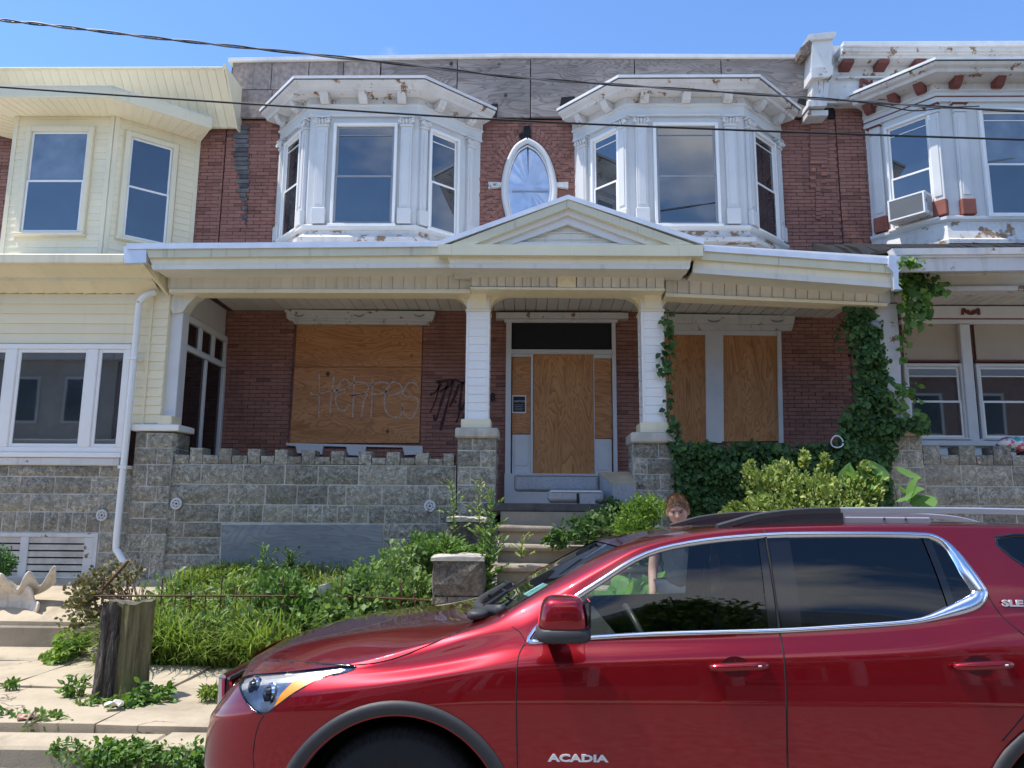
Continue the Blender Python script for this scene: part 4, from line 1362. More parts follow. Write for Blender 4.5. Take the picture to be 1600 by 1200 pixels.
for a, b in ((-70, 30), (43, 131)):
    xa, xb = W(a, 870, 10).x, W(b, 870, 10).x
    z0_, z1_ = pz(80, 905), pz(80, 840)
    for i in range(6):
        q0 = z0_ + (z1_ - z0_) * i / 6; q1 = z0_ + (z1_ - z0_) * (i + 1) / 6
        MB().hexa([(xa, 10.002, q0), (xb, 10.002, q0), (xb, 10.007, q0), (xa, 10.007, q0), (xa, 10.016, q1), (xb, 10.016, q1), (xb, 10.021, q1), (xa, 10.021, q1)]).build('pane', MAT['pane_dark'], bwin)
# downspout
dp = [W(243, 457, 9.93), W(236, 459, 9.9), W(226, 463, 9.85), W(219, 472, 9.85), W(216, 490, 9.86), W(200, 660, 9.86), W(186, 800, 9.86), W(181.5, 852, 9.86), W(184, 862, 9.85), W(196, 882, 9.78)]
ds = MB().tube(smooth_path(dp, 4), .042, 10).build('downspout', MAT['white_vinyl'], lh, smooth=True)
for py, px in ((560, 209.5), (730, 193)):
    c = W(px, py, 9.86); MB().box(c.x - .055, c.x + .055, 9.81, 9.99, c.z - .02, c.z + .02, .005).build('downspout_strap', MAT['white_vinyl'], ds)

# ------------------------------------------------------------------ white-trimmed house on the right
rh = thing('row_house', 'brick row house with white trim, oxide red brackets and an open porch', 'row house', (7.6, 11.9, .7), 'row houses along the street')
XC, XD = XR, 10.4
MB().box(XC + .01, XD, YW, 12.1, .5, 8.3).build('wall', MAT['mortar_dark'], rh)
MB().box(XC + .01, XD, 12.12, 20.0, .4, 8.9).build('house_block', MAT['mortar_dark'], rh)
rp = [(xof(1357, YB), YB), (xof(1473, YF), YF), (xof(1473, YF) + 1.75, YF), (xof(1357, YB) + 3.45, YB)]
rzs = W(1500, 343, YF).z; rzh = W(1530, 176, YF).z
rbay = bay(rh, rp, rzs - .42, rzs, rzh, rzh + .6, 'red', ((.36, -.13), (xof(1541, YF) - rp[1][0], 1.40), .3), overhang=.46, nbr=(3, 3, 3))
bricks(rh, XC + .012, XD, 5.0, 8.3, YB, [(rp[0][0] + .03, rp[3][0], 4, 9)], 80, best=lambda x, z: x < rp[0][0])
# parapet with brackets
YR = 11.55
q = lambda px, py, Y=YR: W(px, py, Y).z
x0 = xof(1306, YR, 90)
par = MB().box(x0 - .2, XD, YR + .02, 12.0, q(1400, 160), q(1400, 70)).build('parapet', MAT['white_worn'], rh)
for nm, a, b, pj, mt in (('coping', 64, 71, .34, 'flash'), ('cornice_fascia', 71, 79, .30, 'white_worn'), ('cornice_moulding', 79, 84, .26, 'white_worn'), ('cornice_moulding', 84, 90, .22, 'white_worn'), ('architrave', 150, 154.5, .06, 'white_worn'), ('architrave', 155, 159.5, .03, 'white_worn'), ('frieze_bead', 118, 121, .05, 'white_worn')):
    MB().box(x0 - .02, XD, YR - pj, YR + .019, W(1450, b, YR - pj).z, W(1450, a, YR - pj).z, .008).build(nm, MAT[mt], par)
for px in (1323, 1378, 1435, 1492, 1550):
    c = W(px, 106, YR - .1)
    zt2 = W(px, 93, YR - .18).z; zb2 = W(px, 112, YR).z
    m = MB(); m.slab([(c.x - .085, YR + .02, zt2), (c.x - .085, YR - .20, zt2), (c.x - .085, YR - .20, zt2 - .06), (c.x - .085, YR - .12, zb2 + .03), (c.x - .085, YR + .02, zb2)], (.17, 0, 0))
    m.build('bracket', MAT['oxide'], par)
def garland(px0, px1, py, Y, parent, h=12):
    m = MB()
    L = px1 - px0
    for s_ in range(3):
        pts = [W(px0 + L * (.06 + .88 * t), py + h * (.15 + .75 * math.sin(math.pi * t)) - s_ * 1.6, Y) for t in [i / 8 for i in range(9)]]
        m.tube([(p.x, Y - .01, p.z) for p in pts], .014, 5)
    for f in (0.03, .97):
        for dx in (-.03, .03):
            a, b = W(px0 + L * f, py - 1, Y), W(px0 + L * (f + dx), py + h, Y)
            m.tube([(a.x, Y - .01, a.z), (b.x, Y - .01, b.z)], .018, 5)
    for f in (.2, .35, .65, .8):
        a, b = W(px0 + L * f, py + 1, Y), W(px0 + L * f, py + 4, Y)
        m.tube([(a.x, Y - .01, a.z), (b.x, Y - .012, b.z)], .022, 5)
    m.build('garland', MAT['oxide'], parent)
garland(1344, 1394, 125, YR - .002, par)
# party-wall block with its scroll
YK = 11.35
blk = MB().pxslab([(1270, 56), (1301, 54), (1299, 112), (1267, 114)], YK, .35).build('party_block', MAT['white'], rh)
for pts, dy in (([(1264, 53), (1307, 49), (1307, 53), (1303, 59), (1270, 62)], -.05), ([(1268, 106), (1302, 102), (1302, 111), (1300, 120), (1268, 121)], -.04)):
    MB().pxslab(pts, YK + dy, .38).build('block_moulding', MAT['white_worn'], blk)
MB().pxslab([(1280, 82), (1287, 76), (1294, 81), (1287, 92)], YK - .012, .02).build('diamond', MAT['white'], blk)
MB().pxslab([(1265, 62), (1250, 75), (1251, 84), (1258, 86), (1268, 80), (1269, 64)], YK + .02, .3).build('rotten_end', simple('rotten_wood', (.22, .17, .14), .9, .5, 14, .8, 40), blk)
for a, b in ((1270, 1277), (1278.5, 1285.5), (1287, 1294)):
    MB().pxslab([(a + 2, 122), (b + 2, 122), (b - 1, 158), (a - 3, 158)], YK + .06, .3).build('scroll_rib', MAT['white_worn'], blk)
MB().pxslab([(1264, 158), (1293, 157), (1292, 165), (1263, 166)], YK + .02, .4).build('block_moulding', MAT['white_worn'], blk)
MB().pxslab([(1262, 172), (1294, 172), (1294, 180), (1262, 181)], YK + .10, .35).build('block_moulding', MAT['white_worn'], blk)
# window air conditioner
M, L = face_frame(rp[0], rp[1])
wx0, wx1 = .45, L - .06
az0 = rzs + .07; az1 = az0 + .36
ac = thing('air_conditioner', 'white window air conditioner hanging out under the raised sash of the right-hand bay', 'air conditioner', tuple(M @ Vector((.6, -.2, az0))))
Ma = M
MB(Ma).box(wx0 - .06, wx1 - .08, -.30, -.075, az0, az1, .015).build('casing', MAT['white_worn'], ac)
m = MB(Ma)
ring(m, wx0 - .045, wx1 - .095, az0 + .012, az1 - .012, .025, -.318, -.301); m.build('front_frame', MAT['white_vinyl'], ac)
for i in range(18):
    z = az0 + .05 + (az1 - az0 - .1) * i / 17
    MB(Ma).box(wx0 - .018, wx1 - .122, -.312, -.302, z - .004, z + .004).build('fin', MAT['sash_grey'], ac)
MB(Ma).box(wx0 - .018, wx1 - .122, -.3025, -.3005, az0 + .04, az1 - .04).build('grille_back', MAT['black'], ac)
for i in range(5):
    MB(Ma).box(wx1 - .082, wx1 - .076, -.27 + i * .04, -.25 + i * .04, az0 + .06, az1 - .06).build('side_vent', MAT['sash_grey'], ac)
# porch roof of the right-hand house
Z = lambda px, py, Y: W(px, py, Y).z
xg = W(1394, 395, 9.5).x
prr = MB().slab([(xg, 9.45, Z(1450, 392, 9.45)), (XD, 9.45, Z(1600, 392, 9.45)), (XD, YB, 5.5), (xg, YB, 5.5)], (0, 0, .04)).build('porch_roof', MAT['tar'], rh)
m = MB()
pts = [(xg - .9, 9.9, 5.02)]
import itertools
for i in range(40):
    x_ = xg - .55 + i * .14
    m.hexa([(x_, 9.9, 5.02), (x_ + .15, 9.9, 5.02), (x_ + .15, 10.6, 5.02), (x_, 10.6, 5.02)] + [(x_, 10.2, 5.22 + rng.uniform(-.03, .06)), (x_ + .15, 10.2, 5.22 + rng.uniform(-.03, .06)), (x_ + .15, 10.7, 5.5), (x_, 10.7, 5.5)])
m.build('torn_roofing', MAT['tar'], prr)
strip('gutter_lip', [(1394, 388), (1640, 386)], [(1400, 398), (1640, 396)], 9.40, .14, MAT['white_worn'], prr)
strip('fascia', [(1402, 402), (1640, 400)], [(1406, 424), (1640, 422)], 9.46, .05, MAT['white_worn'], prr)
strip('fascia_bead', [(1398, 398), (1640, 396)], [(1404, 402), (1640, 400)], 9.43, .08, MAT['flash'], prr)
strip('frieze', [(1412, 424), (1640, 422)], [(1412, 452), (1640, 450)], 9.9, .22, simple('beige_frieze', (.60, .55, .46), .5, .05), prr)
strip('frieze_bead', [(1410, 424), (1640, 422)], [(1410, 429), (1640, 427)], 9.86, .05, MAT['white_worn'], prr)
strip('frieze_bead', [(1412, 448), (1640, 446)], [(1412, 455), (1640, 453)], 9.87, .28, MAT['white_worn'], prr)
zcr = Z(1520, 478, YW)
x_ = 5.15
while x_ < XD - .2:
    MB().box(x_, x_ + .155, 10.15, YB - .02, zcr + .0, zcr + .03).build('ceiling_plank', MAT['soffit'], prr)
    x_ += .165
MB().box(5.05, XD, 10.1, YB, zcr + .05, zcr + .08).build('porch_ceiling', MAT['soffit'], prr)
# windows at the back of that porch
YV = YB - .02
hd = MB().pxbox(1408, 478, 1640, 497, YV - .05, .07, .006).build('window', MAT['grey_white'], rh)
MB().pxbox(1408, 497, 1640, 499, YV - .045, .06).build('red_line', MAT['oxide'], hd)
MB().pxbox(1408, 499, 1640, 506, YV - .06, .08, .006).build('window_head', MAT['grey_white'], hd)
garland(1503, 1530, 484, YV - .052, hd, 8)
for a, b, c_, d_ in ((1411, 506, 1500, 562), (1524, 506, 1640, 562)):
    MB().pxbox(a, b, c_, d_, YV - .01, .02).build('panel', MAT['beige_panel'], hd)
    MB().pxbox(a, d_, c_, d_ + 3, YV - .03, .04).build('panel_rail', MAT['oxide'], hd)
MB().pxbox(1500.3, 506, 1506, 562, YV - .04, .05).build('window_post', simple('brown_post', (.33, .29, .24), .6, .1, 6), hd)
MB().pxbox(1507, 506, 1523.5, 690, YV - .09, .10, .01).build('window_post', MAT['grey_white'], hd)
for a, c_ in ((1411, 1506), (1524, 1640)):
    a_, c2 = W(a + 7, 620, YV).x, W(c_ - 6, 620, YV).x
    z0_, z1_ = Z(1500, 684, YV), Z(1500, 574, YV)
    Mw = Matrix.Translation((0, YV, 0))
    double_hung(hd, Mw, a_, c2, z0_, z1_, MAT['grey_white'], MAT['white_vinyl'], MAT['pane'], .5, .05)
MB().pxbox(1440, 686, 1640, 697, YV - .10, .12, .01).build('window_sill', MAT['grey_white'], hd)
for c in ((1440, 1640),):
    MB().pxbox(1440, 697.5, 1640, 712, YV - .03, .04, .01).build('apron', MAT['grey_white'], hd)
# stone wall in front of that porch
xw0, xw1 = W(1446, 760, YP).x, XD
zt_w = Z(1500, 727, YP)
rw = MB().box(xw0, xw1, YP + .005, YP + .28, .5, zt_w).build('porch_wall', MAT['pointing'], rh)
zrr = [Z(1520, y, YP) for y in (727, 760, 790, 818)] + [.9, .6]
for a, b in zip(zrr, zrr[1:]): course(rw, xw0, xw1, b, a, YP)
x_ = xw0
k = 0
while x_ < xw1 - .3:
    w = .215 + rng.uniform(-.02, .02)
    stone(rw, x_ + .006, x_ + w - .006, zt_w + .006, Z(1500, 697, YP) if k % 2 == 0 else Z(1500, 711, YP), YP, depth=.26)
    x_ += w; k += 1
MB().box(5.1, XD, 10.02, YW, 1.62, 1.75).build('porch_floor', MAT['concrete_old'], rh)
# coloured plastic bag on that wall
bc = W(1588, 694, 10.1)
vs, fs = [], []
nu, nv = 14, 8
for j in range(nv + 1):
    for i in range(nu):
        t, p = 2 * math.pi * i / nu, math.pi * j / nv
        r_ = 1 + .22 * math.sin(3 * t + 2 * p) + rng.uniform(-.12, .12)
        vs.append((bc.x + .26 * r_ * math.sin(p) * math.cos(t), bc.y + .13 * r_ * math.sin(p) * math.sin(t), bc.z + .085 * r_ * math.cos(p)))
for j in range(nv):
    for i in range(nu):
        fs.append((j * nu + i, j * nu + (i + 1) % nu, (j + 1) * nu + (i + 1) % nu, (j + 1) * nu + i))
t = NT('printed_plastic')
t.bsdf(t.ramp(t.noise(7, 2, .5), [(.38, (.05, .3, .32)), (.45, (.6, .6, .6)), (.55, (.5, .12, .2)), (.66, (.12, .08, .06))], 'CONSTANT'), .3)
tag(MB().add(vs, fs).build('plastic_bag', t.m, None, smooth=True), 'crumpled coloured plastic bag lying on the battlements of the right porch wall', 'plastic bag')
# black dome camera below the bracket of the white post
c = W(1365, 508, 9.95)
camb = thing('security_camera', 'small dark security camera fixed to the white post beside the ivy', 'security camera', tuple(c))
MB().tube([c + Vector((0, .08, .06)), c + Vector((0, .02, .05)), c + Vector((0, -.02, .01))], .022, 8).build('bracket', MAT['black'], camb)
MB().tube([c + Vector((-.05, -.02, .03)), c + Vector((-.03, -.05, .01)), c + Vector((.04, -.13, -.04)), c + Vector((.045, -.136, -.043))], [.03, .047, .047, .036], 12).build('body', MAT['sash_grey'], camb, auto=40)
MB().tube([c + Vector((.044, -.134, -.042)), c + Vector((.05, -.142, -.047))], [.03, .02], 12).build('lens', MAT['black'], camb)
# ------------------------------------------------------------------ ground, road, pavement, steps
def yard_z(x, y):
    """height of the ground between pavement and house"""
    t = min(1, max(0, (y - 7.85) / 2.15))
    s = t * t * (3 - 2 * t)
    if x < -4.25: return .17
    if x < 1.9: return .12 + .78 * s
    return .12 + .82 * s

asph = simple('asphalt', (.22, .205, .185), .9, .35, 8, .6, 120)
o = MB().box(-250, 250, -150, 260, -.30, -.06).build('ground', simple('bare_ground', (.11, .09, .065), .95, .3, 1), None); o['kind'] = 'structure'
o = MB().box(-60, 60, -5.2, 5.32, -.2, 0).build('road', asph, None); o['kind'] = 'structure'
paint_old = simple('worn_road_paint', (.5, .5, .48), .8, .2, 9)
# kerb stones
kerb = MB().box(-40, 40, 5.34, 5.66, -.2, .07).build('kerb', MAT['concrete_old'], None); kerb['kind'] = 'structure'
x = -9.0
while x < 9:
    w = 1.6 + rng.uniform(-.15, .25)
    MB().box(x + .008, x + w - .008, 5.30 + rng.uniform(-.012, .012), 5.64, -.1, .14 + rng.uniform(-.012, .012), .02).build('kerb_stone', MAT['concrete'], kerb)
    x += w
pav = MB().box(-40, 40, 5.67, 8.0, -.2, .09).build('pavement', MAT['concrete_old'], None); pav['kind'] = 'structure'
cols = [-9.2, -7.55, -6.0, -4.42, -3.02, -1.7, -.5, .9, 2.3, 3.8, 5.3, 6.9, 8.5]
for a, b in zip(cols, cols[1:]):
    for y0, y1 in ((5.68, 6.82), (6.82, 7.92)):
        h = .165 + rng.uniform(-.008, .008)
        dz = [rng.uniform(-.012, .012) for _ in range(4)]
        gx0, gy0 = .006, .006
        nx, ny = 7, 5
        vs = []
        for j in range(ny + 1):
            for i in range(nx + 1):
                u, v = i / nx, j / ny
                z = h + (dz[0] * (1 - u) + dz[1] * u) * (1 - v) + (dz[2] * (1 - u) + dz[3] * u) * v + rng.uniform(-.004, .004)
                vs.append((a + gx0 + (b - a - 2 * gx0) * u + rng.uniform(-.006, .006), y0 + gy0 + (y1 - y0 - 2 * gy0) * v + rng.uniform(-.006, .006), z))
        fs = [(j * (nx + 1) + i, j * (nx + 1) + i + 1, (j + 1) * (nx + 1) + i + 1, (j + 1) * (nx + 1) + i) for j in range(ny) for i in range(nx)]
        per = [i for i in range(nx + 1)] + [k * (nx + 1) + nx for k in range(1, ny + 1)] + [ny * (nx + 1) + i for i in range(nx - 1, -1, -1)] + [k * (nx + 1) for k in range(ny - 1, 0, -1)]
        n0 = len(vs)
        for p in per: vs.append((vs[p][0], vs[p][1], 0.0))
        fs += [(per[i], per[(i + 1) % len(per)], n0 + (i + 1) % len(per), n0 + i) for i in range(len(per))]
        MB().add(vs, fs).build('paving_slab', MAT['concrete'], pav)
# far side of the street, seen only in reflections
o = MB().box(-40, 40, -7.6, -5.2, -.2, .14).build('far_pavement', MAT['concrete'], None); o['kind'] = 'structure'
# earth of the front yards
soil = simple('dry_soil', (.10, .085, .06), .95, .4, 6, .8, 60)
gx_ = np.linspace(-4.25, 10, 96); gy_ = np.linspace(7.9, 10.05, 24)
V = np.array([(x, y, yard_z(x, y) + .03 * math.sin(5 * x) * math.cos(4 * y) + nrng.uniform(-.015, .015)) for y in gy_ for x in gx_])
n = len(gx_)
Fq = np.array([(j * n + i, j * n + i + 1, (j + 1) * n + i + 1, (j + 1) * n + i) for j in range(len(gy_) - 1) for i in range(n - 1)])
o = npmesh('yard_earth', V, Fq, soil); o['kind'] = 'structure'
# the neighbour's raised concrete pad and its step
pad = MB()
xp = -4.28
pad.hexa([(-10.2, 8.62, .0), (xp, 8.62, .0), (xp, 10.05, .0), (-10.2, 10.05, .0), (-10.2, 8.62, .46), (xp, 8.62, .44), (xp, 10.05, .80), (-10.2, 10.05, .80)])
pad = pad.build('concrete_pad', MAT['concrete'], None); pad['kind'] = 'structure'
o = MB().box(-10.2, xp + .02, 8.56, 8.62, .0, .40, .015).build('pad_edge', MAT['concrete_old'], pad)
o = MB().box(-10.2, -4.3, 7.93, 8.56, -.1, .19, .02).build('path', MAT['concrete'], None); o['kind'] = 'structure'

# ------------------------------------------------------------------ stone steps up to the porch
xs0, xs1 = -.33, 1.62
steps = thing('stone_steps', 'worn brownstone steps climbing from the pavement to the boarded front door', 'steps', (.65, 8.6, .2))
sandstone = simple('worn_brownstone', (.34, .285, .22), .88, .25, 4, .5, 60, streak=((.12, .11, .09), 5, .5, .52))
tops = [(9.60, 1.50), (9.28, 1.28), (8.96, 1.07), (8.64, .86), (8.32, .65), (8.0, .43)]
for k, (yf, zt) in enumerate(tops):
    n = 14
    m = MB()
    yb = yf + .36
    rise = .215
    nose = [(-.035, -.045), (-.045, -.02), (-.035, 0.0)]
    # tread slab with a rounded nosing and a worn dip, standing on its riser
    path = [(xs0 + (xs1 - xs0) * i / n, yf + rng.uniform(-.006, .006)) for i in range(n + 1)]
    vs, fs = [], []
    for i, (x, y) in enumerate(path):
        dip = -.018 * math.exp(-((i / n - .45) / .28) ** 2) + rng.uniform(-.003, .003)
        for oy, oz in ((-.03, -.075), (-.048, -.05), (-.048, -.022), (-.03, 0.0), (.36, .004), (.36, -.075)):
            vs.append((x, y + oy, zt + oz + (dip if oz > -.03 else 0)))
    mm = 6
    for i in range(n):
        for q_ in range(mm):
            fs.append((i * mm + q_, i * mm + (q_ + 1) % mm, (i + 1) * mm + (q_ + 1) % mm, (i + 1) * mm + q_))
    fs += [tuple(range(mm)), tuple(n * mm + i for i in range(mm))]
    m.add(vs, fs)
    tr = m.build('step', sandstone, steps, auto=50)
    MB().box(xs0 + .02, xs1 - .02, yf + .01, yf + .3, zt - rise - .05, zt - .07).build('riser', MAT['concrete_old'], tr)
MB().box(xs0 + .03, xs1 - .03, 9.7, 9.98, .4, 1.66).build('porch_riser', MAT['concrete_old'], steps)
for xx_ in (xs0 - .06, xs1):
    MB().hexa([(xx_, 7.95, .1), (xx_ + .08, 7.95, .1), (xx_ + .08, 9.9, .1), (xx_, 9.9, .1), (xx_, 7.95, .45), (xx_ + .08, 7.95, .45), (xx_ + .08, 9.9, 1.5), (xx_, 9.9, 1.5)]).build('cheek_wall', MAT['concrete_old'], steps)

# two blocks of the old step walls
bst = stone_mat('brown_block', (.10, .085, .07), (.36, .31, .25), (.25, .2, .14))
def rough_block(name, label, px0, px1, pt, pb, Y, d, zbase, courses_):
    a, b = W(px0, (pt + pb) / 2, Y), W(px1, (pt + pb) / 2, Y)
    zt = W((px0 + px1) / 2, pt, Y).z
    t = thing(name, label, 'stone block', ((a.x + b.x) / 2, Y + d / 2, zbase), 'blocks of the old step walls')
    core = MB().box(a.x + .03, b.x - .03, Y + .03, Y + d - .03, zbase, zt - .04).build('core', MAT['concrete_old'], t)
    z = zt - .05
    for h, split in courses_:
        for M, L in (face_frame((a.x, Y), (b.x, Y)), face_frame((b.x, Y), (b.x, Y + d)), face_frame((a.x, Y + d), (a.x, Y))):
            js = [L * split] if split else []
            course(t, 0, L, z - h, z, 0, js, M=M, mat=bst, bulge=.035, gap=.016, depth=.025)
        z -= h
    # uneven top slab
    nx, ny = 5, 4
    vs = []
    for lay in (0, 1):
        for j in range(ny + 1):
            for i in range(nx + 1):
                e = i in (0, nx) or j in (0, ny)
                vs.append((a.x - .015 + (b.x - a.x + .03) * i / nx + rng.uniform(-.012, .012), Y - .02 + (d + .04) * j / ny + rng.uniform(-.012, .012), (zt - .055) if lay == 0 else zt + rng.uniform(-.012, .016) - (.015 if e else 0)))
    N = (nx + 1) * (ny + 1)
    fs = []
    for j in range(ny):
        for i in range(nx):
            p = j * (nx + 1) + i
            fs += [(p, p + nx + 1, p + nx + 2, p + 1), (N + p, N + p + 1, N + p + nx + 2, N + p + nx + 1)]
    per = [i for i in range(nx + 1)] + [k * (nx + 1) + nx for k in range(1, ny + 1)] + [ny * (nx + 1) + i for i in range(nx - 1, -1, -1)] + [k * (nx + 1) for k in range(ny - 1, 0, -1)]
    fs += [(per[i], per[(i + 1) % len(per)], N + per[(i + 1) % len(per)], N + per[i]) for i in range(len(per))]
    MB().add(vs, fs).build('top_slab', MAT['capstone'], t)
    return t
rough_block('step_block', 'rough stone block beside the steps close under the porch pier', 698, 757, 808, 850, 9.25, .5, .8, ((.36, .62),))
rough_block('step_block', 'broken two-course stone pillar at the foot of the steps beside the red car bonnet', 676, 754, 868, 950, 8.15, .5, .3, ((.36, 0), (.33, .3)))

# ------------------------------------------------------------------ tree stump on the pavement
def stump():
    c = WZ(190, 1088, .17)
    t = thing('tree_stump', 'weathered grey tree stump standing in the pavement, half its bark gone', 'tree stump', (c.x, c.y, .15))
    bark = NT('stump_bark')
    v = bark.pos((9, 9, 1.1))
    n1 = bark.noise(4.2, 6, .7, v, .8)
    col = bark.ramp(n1, [(.32, (.025, .02, .016)), (.5, (.12, .10, .085)), (.72, (.27, .245, .215))])
    bark.bsdf(col, .9, bark.bump(n1, 1.0, .05))
    wood = NT('bare_mossy_wood')
    v = wood.pos((16, 16, .8))
    n2 = wood.noise(3, 6, .65, v, .3)
    col = wood.ramp(n2, [(.3, (.07, .055, .03)), (.55, (.17, .15, .075)), (.8, (.26, .22, .13))])
    col = wood.mix(wood.ramp(wood.noise(5, 5), [(.45, 0.0), (.7, .6)]), col, (.12, .14, .03))
    wood.bsdf(col, .9, wood.bump(n2, .8, .02))
    top = simple('stump_top', (.16, .135, .105), .95, .4, 12, .9, 40)
    H = .80
    nu, nv = 56, 22
    def rad(a, h, bare):
        r_ = .160 + .02 * math.cos(2 * a + .5) + .05 * math.exp(-h * 9) + .012 * math.sin(5 * a + 2 * h)
        if not bare:
            r_ += .032 + .018 * math.sin(11 * a + 3 * math.sin(4 * h)) + .012 * math.sin(23 * a + 6 * h)
        else:
            r_ += .006 * math.sin(19 * a) + .004 * math.sin(31 * a + 2 * h)
        return r_
    def shell(name, a0, a1, bare, mt, h0f, h1f):
        vs, fs = [], []
        for j in range(nv + 1):
            for i in range(nu + 1):
                a = a0 + (a1 - a0) * i / nu
                hh0, hh1 = h0f(a), h1f(a)
                h = hh0 + (hh1 - hh0) * j / nv
                r_ = rad(a, h, bare) + rng.uniform(-.004, .004)
                if not bare and i in (0, nu): r_ = rad(a, h, True) - .01
                vs.append((c.x + r_ * math.cos(a) + .03 * h, c.y + r_ * math.sin(a), .12 + h))
        for j in range(nv):
            for i in range(nu):
                fs.append((j * (nu + 1) + i, j * (nu + 1) + i + 1, (j + 1) * (nu + 1) + i + 1, (j + 1) * (nu + 1) + i))
        return MB().add(vs, fs).build(name, mt, t, auto=60)
    topf = lambda a: H + .014 * math.sin(2 * a + 1) + .005 * math.sin(9 * a + 1)
    shell('trunk', 0, 2 * math.pi, True, wood.m, lambda a: 0, topf)
    # bark hangs on from the back round the left to a ragged edge in front
    shell('bark', R(95), R(262), False, bark.m, lambda a: .0 + (.18 if a < R(215) else 0) * (1 + math.sin(9 * a)), lambda a: topf(a) - .02 - .10 * max(0, math.sin(2.4 * (a - R(95)))) * (a < R(200)))
    shell('bark', R(238), R(272), False, bark.m, lambda a: 0, lambda a: .30 + .25 * max(0, math.sin(7 * a)) + .25 * (R(272) - a))
    vs = [(c.x + .03 * H, c.y, .12 + H - .05)]
    for k, f in enumerate((.55, 1.0)):
        for i in range(40):
            a = 2 * math.pi * i / 40
            r_ = rad(a, H, True) * f
            vs.append((c.x + r_ * math.cos(a) + .03 * H, c.y + r_ * math.sin(a), .12 + topf(a) - (.03 * rng.random() if k == 0 else .002)))
    fs = [(0, 1 + i, 1 + (i + 1) % 40) for i in range(40)] + [(1 + i, 41 + i, 41 + (i + 1) % 40, 1 + (i + 1) % 40) for i in range(40)]
    MB().add(vs, fs).build('cut_top', top, t)
stump()

# ------------------------------------------------------------------ low rusty railing lost in the grass
fence = thing('railing', 'low rusty iron railing leaning in the overgrown grass', 'railing', (-2.4, 8.2, .2))
Yf = 8.12
zr1 = W(400, 932, Yf).z
fx0, fx1 = W(150, 930, Yf).x, W(672, 940, Yf).x
MB().tube([(fx0, Yf, zr1 - .01), (fx0 + 1, Yf + .02, zr1), (-1.9, Yf, zr1 + .01), (fx1, Yf, zr1 - .02)], .011, 6).build('rail', MAT['rust'], fence)
MB().tube([(fx0, Yf, .40), (-1.9, Yf, .42), (fx1, Yf, .40)], .014, 6).build('rail', MAT['rust'], fence)
x = fx0 + .05
k = 0
while x < fx1:
    h = zr1 + (.07 if k % 4 else .20) + rng.uniform(-.03, .03)
    ln = rng.uniform(-.02, .02)
    MB().tube([(x, Yf + .02, .22), (x + ln * .5, Yf + .018, zr1), (x + ln, Yf + .02, h - .03), (x + ln, Yf + .02, h)], [.006, .006, .008, .002], 5).build('picket', MAT['rust'], fence)
    x += .155; k += 1
MB().tube([W(133, 945, 8.2), W(165, 915, 8.3), W(201, 876, 8.4)], .016, 6).build('loose_bar', MAT['rust'], fence)
rk = MB()
c = W(497, 925, 8.3)
vs = []
for lay in (0, 1):
    for k in range(9):
        a = 2 * math.pi * k / 9
        r_ = (.15 if lay == 0 else .125) * (1 + rng.uniform(-.15, .15))
        vs.append((c.x + r_ * math.cos(a) * 1.0, c.y + r_ * .7 * math.sin(a), c.z - .06 + lay * .115 + .04 * math.cos(a) * lay + rng.uniform(-.01, .01)))
rk.add(vs, [tuple(range(8, -1, -1)), tuple(range(9, 18))] + [(i, (i + 1) % 9, 9 + (i + 1) % 9, 9 + i) for i in range(9)])
tag(rk.build('concrete_lump', MAT['capstone'], None), 'broken lump of pale concrete lying on the rusty railing in the weeds', 'rubble')
pbx = MB().tube([(c.x, c.y + .02, c.z - .05), (c.x, c.y + .02, .5)], .05, 7).build('post_stub', MAT['concrete_old'], None)
tag(pbx, 'short broken post in the weeds under the concrete lump', 'post')

# ------------------------------------------------------------------ giant clam shell planter
def clam():
    c = W(22, 930, 9.05)
    c.z = .60
    t = thing('clam_shell', 'big fluted white clam shell planter lying on the concrete pad', 'planter', tuple(c))
    mat = simple('weathered_shell', (.66, .60, .52), .7, .15, 9, .3, 40, streak=((.25, .2, .15), 14, .6, .5))
    def valve(tilt, depth, label):
        nu, nv = 80, 14
        vs, fs = [], []
        for lay, off in ((0, 0), (1, .03)):
            for j in range(nv + 1):
                r_ = j / nv
                for i in range(nu + 1):
                    a = math.pi * (i / nu)
                    fl = .5 - .5 * math.cos(a * 10.0)
                    rad_ = .37 * r_ * (1 + .20 * (fl - .5) * r_)
                    x = rad_ * math.cos(a) * 1.15
                    y = -rad_ * math.sin(a) * .95 + .2
                    z = .82 * depth * (r_ ** 2.0) * (.62 + .75 * fl * r_ ** 1.5) - off
                    v = Vector((x, y, z + .02))
                    v = Matrix.Rotation(tilt, 3, 'X') @ v
                    vs.append((c.x + v.x, c.y + v.y, c.z + v.z))
        w = nu + 1
        N = w * (nv + 1)
        for j in range(nv):
            for i in range(nu):
                p = j * w + i
                fs += [(p, p + 1, p + w + 1, p + w), (N + p, N + p + w, N + p + w + 1, N + p + 1)]
        for i in range(nu): fs.append((nv * w + i, nv * w + i + 1, N + nv * w + i + 1, N + nv * w + i))
        for j in range(nv):
            for e in (0, nu): fs.append((j * w + e, (j + 1) * w + e, N + (j + 1) * w + e, N + j * w + e))
        MB().add(vs, fs).build('shell_valve', mat, t, smooth=True)
    valve(R(14), .34, '')
    valve(R(-112), -.20, '')
clam()

